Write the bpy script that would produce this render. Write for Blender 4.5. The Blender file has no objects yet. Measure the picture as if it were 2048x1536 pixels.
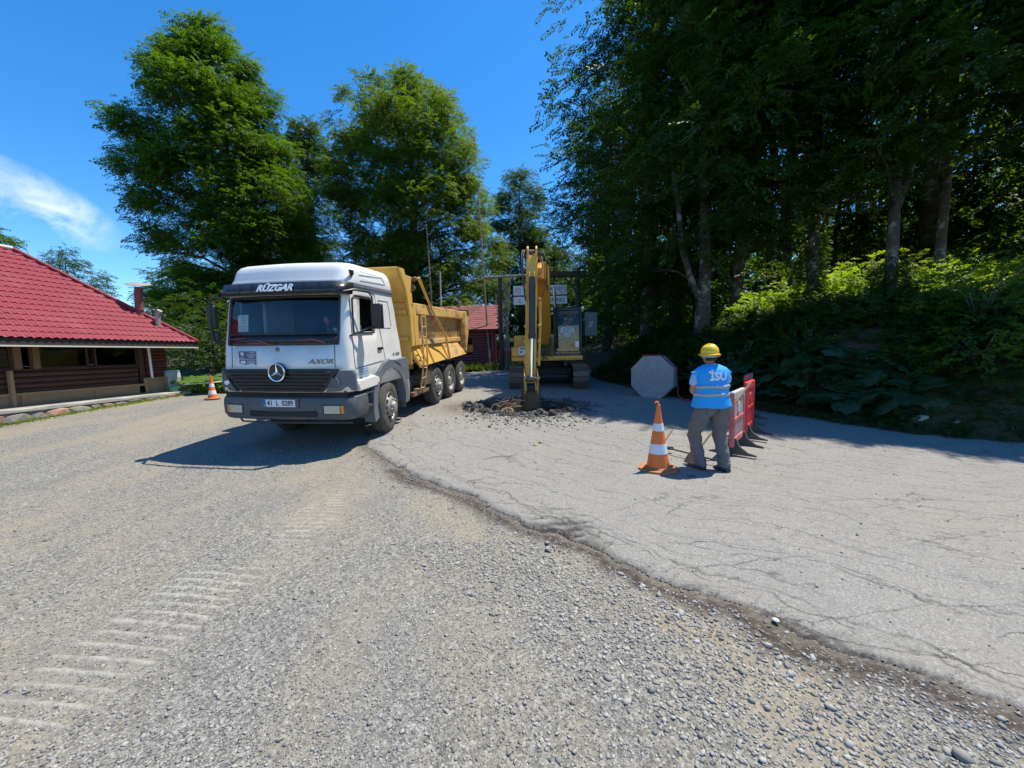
import bpy, math, random
import numpy as np
from mathutils import Vector, Matrix, Euler

R = math.radians
PI = math.pi
scn = bpy.context.scene
C = scn.collection
rnd = random.Random(7)
rng = np.random.default_rng(11)

# ---------------------------------------------------------------- camera
cam_d = bpy.data.cameras.new('camera')
cam = bpy.data.objects.new('camera', cam_d)
C.objects.link(cam)
cam_d.sensor_width = 36.0
cam_d.lens = 770.0 / 2048.0 * 36.0
cam_d.clip_start = 0.05
cam_d.clip_end = 2000
_P, _R = R(4.68), R(1.5)
_f = Vector((0, math.cos(_P), -math.sin(_P)))
_u0 = Vector((0, math.sin(_P), math.cos(_P)))
_r0 = Vector((1, 0, 0))
_rt = _r0 * math.cos(_R) - _u0 * math.sin(_R)
_up = _u0 * math.cos(_R) + _r0 * math.sin(_R)
cam.matrix_world = Matrix(((_rt.x, _up.x, -_f.x, 0), (_rt.y, _up.y, -_f.y, 0), (_rt.z, _up.z, -_f.z, 1.62), (0, 0, 0, 1)))
scn.camera = cam

# ---------------------------------------------------------------- sky, sun, exposure
SUN_EL = R(66.0)
SUN_DIR = Vector((0.89 * math.cos(SUN_EL), 0.456 * math.cos(SUN_EL), math.sin(SUN_EL))).normalized()
world = bpy.data.worlds.new("World")
scn.world = world
world.use_nodes = True
wn, wl = world.node_tree.nodes, world.node_tree.links
wn.clear()
w_out = wn.new('ShaderNodeOutputWorld')
w_bg = wn.new('ShaderNodeBackground')
w_bg.inputs['Strength'].default_value = 0.15
sky = wn.new('ShaderNodeTexSky')
sky.sky_type = 'NISHITA'
sky.sun_disc = False
sky.sun_elevation = SUN_EL
sky.sun_rotation = math.atan2(SUN_DIR.x, SUN_DIR.y)
sky.altitude = 1200
sky.air_density = 1.0
sky.dust_density = 0.3
sky.ozone_density = 3.0
# a wisp of cloud low in the sky on the left (direction space, infinitely far)
tc = wn.new('ShaderNodeTexCoord')
hs = wn.new('ShaderNodeHueSaturation')
hs.inputs['Saturation'].default_value = 1.34
hs.inputs['Value'].default_value = 1.2
wl.new(sky.outputs[0], hs.inputs['Color'])
dotn = wn.new('ShaderNodeVectorMath'); dotn.operation = 'SUBTRACT'
wl.new(tc.outputs['Generated'], dotn.inputs[0])
dotn.inputs[1].default_value = (-0.735, 0.629, 0.252)
mp = wn.new('ShaderNodeMapping')
mp.inputs['Rotation'].default_value = (0, 0, 0)
wl.new(dotn.outputs[0], mp.inputs['Vector'])
# elliptical falloff: along = horizontal tangent and slightly down to the right, across = up
def _dotc(vec):
    n = wn.new('ShaderNodeVectorMath'); n.operation = 'DOT_PRODUCT'
    wl.new(mp.outputs[0], n.inputs[0]); n.inputs[1].default_value = vec
    return n
def _math(op, a, b=None, clamp=False):
    n = wn.new('ShaderNodeMath'); n.operation = op; n.use_clamp = clamp
    for i, v in enumerate((a, b)):
        if v is None: continue
        if isinstance(v, (int, float)): n.inputs[i].default_value = v
        else: wl.new(v, n.inputs[i])
    return n.outputs[0]
al = _dotc((0.434, 0.711, -0.554)).outputs['Value']
ac = _dotc((0.46, 0.25, 0.855)).outputs['Value']
e1 = _math('POWER', _math('ABSOLUTE', _math('DIVIDE', al, 0.105)), 2.0)
e2 = _math('POWER', _math('ABSOLUTE', _math('DIVIDE', ac, 0.048)), 2.0)
fall = _math('SUBTRACT', 1.0, _math('ADD', e1, e2), True)
cn = wn.new('ShaderNodeTexNoise')
cn.inputs['Scale'].default_value = 12.0
cn.inputs['Detail'].default_value = 7.0
cn.inputs['Roughness'].default_value = 0.6
cn.inputs['Distortion'].default_value = 0.5
wl.new(tc.outputs['Generated'], cn.inputs['Vector'])
cl = _math('MULTIPLY', fall, _math('MULTIPLY', _math('SUBTRACT', cn.outputs['Fac'], 0.43, True), 4.5), True)
mixc = wn.new('ShaderNodeMixRGB')
mixc.inputs['Color2'].default_value = (5.6, 6.0, 6.5, 1)
wl.new(_math('MULTIPLY', cl, 0.8), mixc.inputs['Fac'])
wl.new(hs.outputs[0], mixc.inputs['Color1'])
wl.new(mixc.outputs[0], w_bg.inputs['Color'])
wl.new(w_bg.outputs[0], w_out.inputs['Surface'])

sun_d = bpy.data.lights.new('sun', 'SUN')
sun_d.energy = 5.0
sun_d.angle = R(0.5)
sun_d.color = (1.0, 0.93, 0.81)
sun = bpy.data.objects.new('sun', sun_d)
C.objects.link(sun)
sun.rotation_euler = SUN_DIR.to_track_quat('Z', 'Y').to_euler()
sun.location = (10, 5, 30)

scn.view_settings.view_transform = 'Standard'
scn.view_settings.look = 'None'
scn.view_settings.gamma = 1
scn.view_settings.use_curve_mapping = False
scn.view_settings.exposure = 0.5
scn.render.engine = 'CYCLES'
scn.cycles.max_bounces = 6
scn.cycles.transparent_max_bounces = 8

# ---------------------------------------------------------------- ground height
def gz(x, y):
    f = np.interp(y, [0, 3, 5.4, 6.5, 7.75, 10, 12.8, 14, 18, 22, 40, 80, 300], [0, -.03, -.08, 0, .1, .24, .37, .42, .62, .8, 1.9, 4, 9])
    return f - .018 * np.clip(x, -15, 15)

# right-hand edge of the roadway, as x over y (the bank begins there)
EY = [0, 2, 4, 5.6, 6.49, 6.84, 7.13, 7.68, 8.44, 9.2, 11.04, 14.8, 16.4, 22, 40, 400]
EX = [30, 22, 14, 10.4, 8.76, 7.9, 7.3, 6.85, 6.4, 5.75, 4.75, 3.6, 3.5, 4.2, 5.5, 20]
def bank(x, y):
    """height of the wooded bank above the road level"""
    ex = np.interp(y, EY, EX)
    d = (x - ex) * 0.74
    b = np.interp(d, [0, .3, 1.2, 2.4, 3.4, 6, 14, 40, 120], [0, .12, .95, 1.95, 2.15, 2.4, 3.7, 10, 30])
    fade = np.interp(y, [13, 18, 24, 40], [1, .75, .45, .5])
    return np.where(d > 0, b * fade, 0)

# ---------------------------------------------------------------- noise for numpy
_perm = np.random.default_rng(3).random((256, 256))
def vnoise(x, y):
    xi = np.floor(x).astype(int); yi = np.floor(y).astype(int)
    fx = x - xi; fy = y - yi
    fx = fx * fx * (3 - 2 * fx); fy = fy * fy * (3 - 2 * fy)
    a = _perm[xi % 256, yi % 256]; b = _perm[(xi + 1) % 256, yi % 256]
    c = _perm[xi % 256, (yi + 1) % 256]; d = _perm[(xi + 1) % 256, (yi + 1) % 256]
    return (a * (1 - fx) + b * fx) * (1 - fy) + (c * (1 - fx) + d * fx) * fy - .5
def fbm(x, y, o=4):
    s = 0; a = 1.0
    for i in range(o):
        s = s + a * vnoise(x * 2 ** i + 17 * i, y * 2 ** i + 31 * i); a *= .5
    return s

# ---------------------------------------------------------------- mesh helpers
def link(o, parent=None):
    C.objects.link(o)
    if parent is not None: o.parent = parent
    return o

class MB:
    def __init__(s): s.v = []; s.f = []; s.mi = []; s.cur = 0; s.M = Matrix()
    def add(s, vs, fs):
        b = len(s.v)
        for v in vs: s.v.append(tuple(s.M @ Vector(v)))
        for f in fs: s.f.append(tuple(b + i for i in f)); s.mi.append(s.cur)
        return s
    def box(s, c, d, rot=None):
        hx, hy, hz = d[0] / 2, d[1] / 2, d[2] / 2
        m = Matrix.Translation(c) @ (Euler(rot).to_matrix().to_4x4() if rot else Matrix())
        vs = [m @ Vector((x * hx, y * hy, z * hz)) for x in (-1, 1) for y in (-1, 1) for z in (-1, 1)]
        s.add(vs, [(0, 1, 3, 2), (4, 6, 7, 5), (0, 4, 5, 1), (2, 3, 7, 6), (0, 2, 6, 4), (1, 5, 7, 3)]); return s
    def b2(s, x0, x1, y0, y1, z0, z1):
        return s.box(((x0 + x1) / 2, (y0 + y1) / 2, (z0 + z1) / 2), (abs(x1 - x0), abs(y1 - y0), abs(z1 - z0)))
    def beam(s, a, b, w, h, up=(0, 0, 1), w2=None, h2=None):
        a = Vector(a); b = Vector(b); d = (b - a).normalized(); up = Vector(up)
        if abs(d.dot(up)) > .98: up = Vector((0, 1, 0))
        sx = d.cross(up).normalized(); sz = sx.cross(d).normalized()
        w2 = w if w2 is None else w2; h2 = h if h2 is None else h2
        vs = []
        for p, ww, hh in ((a, w, h), (b, w2, h2)):
            for i, j in ((-1, -1), (1, -1), (1, 1), (-1, 1)):
                vs.append(p + sx * (i * ww / 2) + sz * (j * hh / 2))
        s.add(vs, [(3, 2, 1, 0), (4, 5, 6, 7), (0, 1, 5, 4), (1, 2, 6, 5), (2, 3, 7, 6), (3, 0, 4, 7)]); return s
    def path(s, pts, r, n=8, caps=True):
        pts = [Vector(p) for p in pts]; rs = r if isinstance(r, (list, tuple)) else [r] * len(pts)
        vs = []; prev = None
        for i, p in enumerate(pts):
            d = (pts[min(i + 1, len(pts) - 1)] - pts[max(i - 1, 0)]).normalized()
            if prev is None:
                a = d.orthogonal().normalized()
            else:
                a = (prev - d * prev.dot(d)).normalized()
            prev = a; b = d.cross(a)
            for k in range(n):
                t = 2 * PI * k / n
                vs.append(p + (a * math.cos(t) + b * math.sin(t)) * rs[i])
        fs = []
        for i in range(len(pts) - 1):
            for k in range(n):
                k2 = (k + 1) % n
                fs.append((i * n + k, i * n + k2, (i + 1) * n + k2, (i + 1) * n + k))
        if caps:
            fs.append(tuple(range(n))[::-1]); fs.append(tuple((len(pts) - 1) * n + k for k in range(n)))
        s.add(vs, fs); return s
    def tube(s, a, b, r, r2=None, n=12): return s.path([a, b], [r, r if r2 is None else r2], n)
    def lathe(s, prof, n=20, m=None, caps=True):
        m = m or Matrix()
        vs = [m @ Vector((r * math.cos(2 * PI * k / n), r * math.sin(2 * PI * k / n), z)) for r, z in prof for k in range(n)]
        fs = []
        for i in range(len(prof) - 1):
            for k in range(n):
                k2 = (k + 1) % n
                fs.append((i * n + k, i * n + k2, (i + 1) * n + k2, (i + 1) * n + k))
        if caps:
            fs.append(tuple(range(n))[::-1]); fs.append(tuple((len(prof) - 1) * n + k for k in range(n)))
        s.add(vs, fs); return s
    def prism(s, poly, t, m=None):
        """poly (u,v) extruded from w=0 to w=t, then m"""
        m = m or Matrix(); n = len(poly)
        vs = [m @ Vector((u, v, 0)) for u, v in poly] + [m @ Vector((u, v, t)) for u, v in poly]
        fs = [tuple(range(n))[::-1], tuple(range(n, 2 * n))] + [(i, (i + 1) % n, n + (i + 1) % n, n + i) for i in range(n)]
        s.add(vs, fs); return s
    def build(s, name, mat, parent=None, bevel=0, smooth=None, seg=2, label=None, weld=False):
        me = bpy.data.meshes.new(name); me.from_pydata(s.v, [], s.f)
        for m in (mat if isinstance(mat, (list, tuple)) else [mat]): me.materials.append(m)
        if any(s.mi): me.polygons.foreach_set('material_index', s.mi)
        me.update()
        import bmesh
        bm = bmesh.new(); bm.from_mesh(me)
        if weld: bmesh.ops.remove_doubles(bm, verts=bm.verts, dist=.0005)
        bmesh.ops.recalc_face_normals(bm, faces=bm.faces); bm.to_mesh(me); bm.free()
        if smooth: me.shade_smooth() if hasattr(me, 'shade_smooth') else None; me.set_sharp_from_angle(angle=R(smooth if smooth > 1 else 35))
        o = bpy.data.objects.new(name, me); link(o, parent)
        if bevel:
            b = o.modifiers.new('bevel', 'BEVEL'); b.width = bevel; b.segments = seg; b.limit_method = 'ANGLE'; b.angle_limit = R(40); b.harden_normals = False
            if not smooth: me.shade_smooth(); me.set_sharp_from_angle(angle=R(50))
        if label: o['label'] = label
        return o

# x -> world axes helpers for prism(): profile in (y,z) extruded along +x
def YZ(x0): return Matrix(((0, 0, 1, x0), (1, 0, 0, 0), (0, 1, 0, 0), (0, 0, 0, 1)))
def XZ(y0): return Matrix(((1, 0, 0, 0), (0, 0, 1, y0), (0, 1, 0, 0), (0, 0, 0, 1)))
def AX(p, d):
    """matrix taking local z to direction d at p"""
    return Matrix.Translation(p) @ Vector(d).to_track_quat('Z', 'Y').to_matrix().to_4x4()

def thing(name, label, cat, loc=(0, 0, 0), rz=0, group=None):
    o = bpy.data.objects.new(name, None); link(o)
    o.empty_display_size = .2
    o.location = loc; o.rotation_euler = (0, 0, rz); o['label'] = label; o['category'] = cat
    if group: o['group'] = group
    return o
def tag(o, label, cat, group=None):
    o['label'] = label; o['category'] = cat
    if group: o['group'] = group
    return o
def copy_tree(o, parent=None, label=None):
    c = o.copy(); C.objects.link(c)
    if parent is not None: c.parent = parent
    if label: c['label'] = label
    for ch in list(KIDS.get(o.name, [])) or [x for x in bpy.data.objects if x.parent == o]:
        if ch != c: copy_tree(ch, c)
    return c
KIDS = {}

def text(parent, txt, size, m, mat, name='lettering', ext=.002, align='CENTER', sx=1.0, shear=0.0, bold=0.0):
    cu = bpy.data.curves.new(name, 'FONT'); cu.body = txt; cu.size = size; cu.extrude = ext; cu.align_x = align; cu.align_y = 'CENTER'; cu.shear = shear; cu.offset = bold
    cu.resolution_u = 3
    tmp = bpy.data.objects.new('t', cu); C.objects.link(tmp)
    dg = bpy.context.evaluated_depsgraph_get()
    me = bpy.data.meshes.new_from_object(tmp.evaluated_get(dg)); bpy.data.objects.remove(tmp)
    me.transform(m @ Matrix.Diagonal((sx, 1, 1, 1))); me.materials.clear(); me.materials.append(mat)
    o = bpy.data.objects.new(name, me); link(o, parent); return o

def mesh_np(name, v, f, mat, parent=None, smooth=False, cols=None):
    """quads/tris from numpy arrays"""
    me = bpy.data.meshes.new(name)
    v = np.asarray(v, np.float32); f = np.asarray(f, np.int32)
    me.vertices.add(len(v)); me.vertices.foreach_set('co', v.ravel())
    n = f.shape[1]
    me.loops.add(f.size); me.loops.foreach_set('vertex_index', f.ravel())
    me.polygons.add(len(f)); me.polygons.foreach_set('loop_start', np.arange(0, f.size, n, dtype=np.int32))
    me.polygons.foreach_set('loop_total', np.full(len(f), n, np.int32))
    if smooth: me.polygons.foreach_set('use_smooth', np.ones(len(f), bool))
    me.update(calc_edges=True)
    for k, a in (cols or {}).items():
        at = me.attributes.new(k, 'FLOAT', 'POINT'); at.data.foreach_set('value', np.asarray(a, np.float32))
    if mat: me.materials.append(mat)
    o = bpy.data.objects.new(name, me); link(o, parent); return o

# ---------------------------------------------------------------- materials
class NT:
    def __init__(s, name):
        s.m = bpy.data.materials.new(name); s.m.use_nodes = True
        s.n = s.m.node_tree.nodes; s.l = s.m.node_tree.links
        s.b = s.n['Principled BSDF']; s.tc = s.n.new('ShaderNodeTexCoord')
    def sock(s, v):
        return v.outputs[0] if hasattr(v, 'outputs') else v
    def put(s, inp, v):
        if isinstance(v, (int, float)): inp.default_value = v
        elif isinstance(v, (tuple, list)): inp.default_value = (*v, 1) if len(v) == 3 and len(inp.default_value) == 4 else v
        else: s.l.new(s.sock(v), inp)
    def map(s, scale=(1, 1, 1), rot=(0, 0, 0), src='Object'):
        n = s.n.new('ShaderNodeMapping'); s.l.new(s.tc.outputs[src], n.inputs['Vector'])
        n.inputs['Scale'].default_value = scale; n.inputs['Rotation'].default_value = rot; return n
    def noise(s, scale, detail=4, rough=.55, vec=None, dist=0):
        n = s.n.new('ShaderNodeTexNoise'); n.inputs['Scale'].default_value = scale; n.inputs['Detail'].default_value = detail
        n.inputs['Roughness'].default_value = rough; n.inputs['Distortion'].default_value = dist
        s.l.new(s.sock(vec) if vec is not None else s.tc.outputs['Object'], n.inputs['Vector']); return n
    def vor(s, scale, feature='F1', vec=None, rand=1.0):
        n = s.n.new('ShaderNodeTexVoronoi'); n.feature = feature; n.inputs['Scale'].default_value = scale
        n.inputs['Randomness'].default_value = rand
        s.l.new(s.sock(vec) if vec is not None else s.tc.outputs['Object'], n.inputs['Vector']); return n
    def ramp(s, v, stops):
        n = s.n.new('ShaderNodeValToRGB'); e = n.color_ramp.elements
        while len(e) < len(stops): e.new(0.5)
        for i, (p, c) in enumerate(stops):
            e[i].position = p; e[i].color = (*c, 1) if isinstance(c, (tuple, list)) else (c, c, c, 1)
        s.l.new(s.sock(v), n.inputs['Fac']); return n
    def mix(s, f, a, b, mode='MIX'):
        n = s.n.new('ShaderNodeMixRGB'); n.blend_type = mode
        s.put(n.inputs['Fac'], f); s.put(n.inputs['Color1'], a); s.put(n.inputs['Color2'], b); return n
    def math(s, op, a, b=0.0, clamp=False):
        n = s.n.new('ShaderNodeMath'); n.operation = op; n.use_clamp = clamp
        s.put(n.inputs[0], a); s.put(n.inputs[1], b); return n
    def attr(s, name):
        n = s.n.new('ShaderNodeAttribute'); n.attribute_name = name; return n.outputs['Fac']
    def bump(s, h, strength=.3, dist=.01, nrm=None):
        n = s.n.new('ShaderNodeBump'); n.inputs['Strength'].default_value = strength; n.inputs['Distance'].default_value = dist
        s.l.new(s.sock(h), n.inputs['Height'])
        if nrm is not None: s.l.new(s.sock(nrm), n.inputs['Normal'])
        s.l.new(n.outputs[0], s.b.inputs['Normal']); return n
    def col(s, v): s.put(s.b.inputs['Base Color'], v)
    def rough(s, v): s.put(s.b.inputs['Roughness'], v)

def pmat(name, c, rough=.6, metal=0.0, var=.12, nscale=6.0, dirt=None, dirt_amt=0.0, bump=0.0, bscale=60.0, coat=0.0, spec=None, dscale=3.0):
    t = NT(name)
    n = t.noise(nscale, 5, .6)
    lo = tuple(max(0, x * (1 - var)) for x in c); hi = tuple(min(1, x * (1 + var)) for x in c)
    base = t.mix(n, lo, hi)
    if dirt:
        d = t.ramp(t.noise(dscale, 8, .7), [(.5 - .18 * dirt_amt - .02, 0.0), (.72 - .1 * dirt_amt, 1.0)])
        base = t.mix(t.math('MULTIPLY', d, min(1, dirt_amt)), base, dirt)
        t.rough(t.math('ADD', t.math('MULTIPLY', d, .25), rough, True))
    else: t.rough(rough)
    t.col(base); t.b.inputs['Metallic'].default_value = metal
    t.b.inputs['Coat Weight'].default_value = coat
    if spec is not None: t.b.inputs['Specular IOR Level'].default_value = spec
    if bump: t.bump(t.noise(bscale, 4, .6), bump, .01)
    return t.m

def leafmat(name, a, b, trans=.35, alt=None):
    t = NT(name)
    oi = t.n.new('ShaderNodeObjectInfo')
    r = t.math('ADD', t.math('MULTIPLY', oi.outputs['Random'], .65), t.math('MULTIPLY', t.noise(.35, 3, .6, vec=t.n.new('ShaderNodeNewGeometry')), .5), True)
    c = t.mix(r, a, b)
    t.col(c); t.rough(.5); t.b.inputs['Specular IOR Level'].default_value = .35
    tr = t.n.new('ShaderNodeBsdfTranslucent')
    tcol = t.mix(1.0, c, (1.9, 1.9, .45), 'MULTIPLY'); t.l.new(tcol.outputs[0], tr.inputs['Color'])
    ms = t.n.new('ShaderNodeMixShader'); ms.inputs[0].default_value = trans
    t.l.new(t.b.outputs[0], ms.inputs[1]); t.l.new(tr.outputs[0], ms.inputs[2])
    t.l.new(ms.outputs[0], t.n['Material Output'].inputs['Surface'])
    return t.m

def scatter(name, src_v, src_f, pts, rot, scl, mat, parent=None, kind='stuff'):
    """one object: many small natural pieces; geometry nodes place the piece on every point"""
    nv = len(src_v); n = len(pts)
    me = bpy.data.meshes.new(name)
    v = np.concatenate([np.asarray(src_v, np.float32), np.asarray(pts, np.float32)])
    me.vertices.add(len(v)); me.vertices.foreach_set('co', v.ravel())
    tot = [len(f) for f in src_f]; li = [i for f in src_f for i in f]
    me.loops.add(len(li)); me.loops.foreach_set('vertex_index', np.array(li, np.int32))
    me.polygons.add(len(src_f)); me.polygons.foreach_set('loop_start', np.cumsum([0] + tot[:-1]).astype(np.int32))
    me.polygons.foreach_set('loop_total', np.array(tot, np.int32))
    me.update(calc_edges=True)
    a = me.attributes.new('src', 'BOOLEAN', 'POINT'); a.data.foreach_set('value', np.r_[np.ones(nv, bool), np.zeros(n, bool)])
    a = me.attributes.new('rot', 'FLOAT_VECTOR', 'POINT'); a.data.foreach_set('vector', np.concatenate([np.zeros((nv, 3)), rot]).astype(np.float32).ravel())
    a = me.attributes.new('scl', 'FLOAT_VECTOR', 'POINT'); a.data.foreach_set('vector', np.concatenate([np.ones((nv, 3)), scl]).astype(np.float32).ravel())
    me.materials.append(mat)
    o = bpy.data.objects.new(name, me); link(o, parent)
    if kind: o['kind'] = kind
    m = o.modifiers.new('place', 'NODES'); m.node_group = scatter_group()
    return o
_sg = []
def scatter_group():
    if _sg: return _sg[0]
    g = bpy.data.node_groups.new('place pieces', 'GeometryNodeTree')
    g.interface.new_socket('Geometry', in_out='INPUT', socket_type='NodeSocketGeometry')
    g.interface.new_socket('Geometry', in_out='OUTPUT', socket_type='NodeSocketGeometry')
    i = g.nodes.new('NodeGroupInput'); o = g.nodes.new('NodeGroupOutput')
    def na(nm, t):
        n = g.nodes.new('GeometryNodeInputNamedAttribute'); n.data_type = t; n.inputs['Name'].default_value = nm
        return [x for x in n.outputs if x.enabled and x.name == 'Attribute'][0]
    sep = g.nodes.new('GeometryNodeSeparateGeometry'); sep.domain = 'POINT'
    iop = g.nodes.new('GeometryNodeInstanceOnPoints')
    g.links.new(i.outputs[0], sep.inputs['Geometry']); g.links.new(na('src', 'BOOLEAN'), sep.inputs['Selection'])
    g.links.new(sep.outputs['Inverted'], iop.inputs['Points']); g.links.new(sep.outputs['Selection'], iop.inputs['Instance'])
    e2r = g.nodes.new('FunctionNodeEulerToRotation'); g.links.new(na('rot', 'FLOAT_VECTOR'), e2r.inputs[0])
    g.links.new(e2r.outputs[0], iop.inputs['Rotation']); g.links.new(na('scl', 'FLOAT_VECTOR'), iop.inputs['Scale'])
    g.links.new(iop.outputs[0], o.inputs[0])
    _sg.append(g); return g
# ================================================================ GROUND
CRACK = [(6.0, -2.0), (4.2, .3), (2.9, 1.25), (2.28, 1.62), (2.14, 1.78), (1.92, 1.94), (1.61, 2.08), (1.52, 2.39), (.98, 2.72), (.56, 3.23), (.09, 3.6), (-.53, 4.44), (-1.2, 5.04), (-1.8, 5.7), (-2.58, 6.69), (-3.1, 8), (-3.7, 11), (-4.2, 16), (-4.5, 40)]
def crack_sd(x, y):
    """signed distance to the broken asphalt edge, + on the asphalt side (right)"""
    best = np.full(x.shape, 1e9); sg = np.ones(x.shape)
    for (ax, ay), (bx, by) in zip(CRACK[:-1], CRACK[1:]):
        dx, dy = bx - ax, by - ay; L = dx * dx + dy * dy
        t = np.clip(((x - ax) * dx + (y - ay) * dy) / L, 0, 1)
        d = np.hypot(x - ax - t * dx, y - ay - t * dy)
        s = np.where((x - ax) * dy - (y - ay) * dx > 0, 1.0, -1.0)
        m = d < best; best = np.where(m, d, best); sg = np.where(m, s, sg)
    return best * sg
PIT = (.35, 9.75)
def pit_r(x, y):
    return np.hypot((x - PIT[0]) / 1.25, (y - PIT[1]) / .85) + .25 * fbm(x * 1.7, y * 1.7, 3)
def tread(x, y):
    """prints left by the excavator's tracks: raised dust bars across the path"""
    h = 0; m = 0
    wob = .03 * vnoise(x * 3, y * 3)
    a = np.clip(1 - ((x + 2.2 - .06 * (y - 3)) / .33) ** 6, 0, 1) * (y > 1.2) * (y < 5.6) * np.clip(1.25 - abs(y - 2.9) / 2.3, 0, 1)
    patch = np.clip(.6 + 2.2 * vnoise(x * 1.6 + 5, y * 1.6), 0, 1)
    bars = np.clip(np.cos((y + wob + .10 * x) * 2 * PI / .092) * 2.2 - 1.25, 0, 1) * np.clip(.75 + 1.3 * vnoise(x * 7, y * 13), 0, 1)
    h += 1.5 * a * patch * bars; m += a * patch * bars
    b = np.clip(1 - ((x - .36 - .02 * (y - 3)) / .27) ** 6, 0, 1) * (y > 3.0) * (y < 5.2)
    bars2 = np.clip(np.cos((y + wob) * 2 * PI / .125) * 2.0 - .5, 0, 1) * np.clip(.9 + 1.5 * vnoise(x * 8, y * 9), 0, 1)
    g = b * bars2 * np.clip(1.35 - (y - 3.1) / 1.3, 0, 1)
    return h, g, m
def detail_h(x, y):
    sd = crack_sd(x, y) + .10 * fbm(x * 2.3 + 7, y * 2.3, 2) + .07 * fbm(x * 8, y * 8, 4)
    near = np.clip((14 - y) / 8, 0, 1)
    base = gz(x, y)
    rough_g = .012 * fbm(x * 1.3, y * 1.3, 3) + near * .006 * fbm(x * 14, y * 14, 3)
    t1, t2, _ = tread(x, y)
    grav = base + rough_g - .014 * np.exp(-np.clip(-sd, 0, 9) / .5) + .013 * t1 * (sd < 0) - .012 + .02 * (t2) * (sd < 0)
    asp = base + .010 * fbm(x * .6, y * .6, 3) + near * .003 * fbm(x * 18, y * 18, 3) - .030 * t2 - .02 * np.clip(1.1 - np.hypot((x - .38) / .30, (y - 3.38) / .30), 0, 1) * (.5 + 1.5 * fbm(x * 9, y * 9, 3)) - .012 * np.exp(-np.clip(sd, 0, 9) / .10) * (vnoise(x * 9, y * 9) + .5)
    pr = pit_r(x, y)
    asp = asp - .75 * np.clip((1.0 - pr) * 2.2, 0, 1) ** .7 * (pr < 1) + .15 * np.exp(-((pr - 1.17) / .14) ** 2) * (.55 + fbm(x * 3.5, y * 3.5, 3)) * (.45 + .55 * (y > 9.2))
    return sd, grav, asp, pr

def fan(nu, ys, umax, off):
    u = np.linspace(-umax, umax, nu)
    U, Y = np.meshgrid(u, ys)
    return U * (Y + off), Y
nu = 560
ys = np.concatenate([-2.4 + np.linspace(0, 3.2, 12, endpoint=False), np.geomspace(.8, 8.6, 330, endpoint=False), np.linspace(8.6, 11.2, 60, endpoint=False), np.geomspace(11.2, 34, 60)])
GX, GY = fan(nu, ys, 1.52, 1.25 + 1.4 * 1)
sd, HG, HA, PR = detail_h(GX, GY)
idx = np.arange(GX.size).reshape(GX.shape)
Q = np.stack([idx[:-1, :-1], idx[:-1, 1:], idx[1:, 1:], idx[1:, :-1]], -1).reshape(-1, 4)
sdq = sd.ravel()[Q]
def submesh(name, H, keep, mat, cols):
    f = Q[keep]; used = np.unique(f); mp_ = np.full(GX.size, -1); mp_[used] = np.arange(len(used))
    v = np.stack([GX.ravel()[used], GY.ravel()[used], H.ravel()[used]], -1)
    o = mesh_np(name, v, mp_[f], mat, smooth=True, cols={k: a.ravel()[used] for k, a in cols.items()})
    o['kind'] = 'structure'; return o
rr_ok = (lambda xq, yq: (xq > np.interp(yq, [0, 12.4, 13.2, 15, 20, 40], [-99, -12, -8.5, -5.5, -1.6, -.6]) + .25 * vnoise(xq * 2, yq * 2)) & (xq < np.interp(yq, EY, EX) + 1.0))(GX.ravel()[Q].mean(1), GY.ravel()[Q].mean(1))
kg = (sdq.min(1) < .12) & rr_ok
ka = (sdq.min(1) > -.0) & rr_ok
# asphalt vertices on its own border drop to the gravel -> a crumbled step
HA2 = HA.copy()
bordermask = np.zeros(GX.size, bool)
allq = np.zeros(GX.size, int); np.add.at(allq, Q[~ka].ravel(), 1)
touch = np.zeros(GX.size, int); np.add.at(touch, Q[ka].ravel(), 1)
bordermask = (allq > 0) & (touch > 0)
hb = HA2.ravel(); hb[bordermask] = HG.ravel()[bordermask] - .004; HA2 = hb.reshape(GX.shape)
# gravel under the asphalt lies well below its top
HG2 = np.where(sd > .03, HG - .018, HG)

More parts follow.
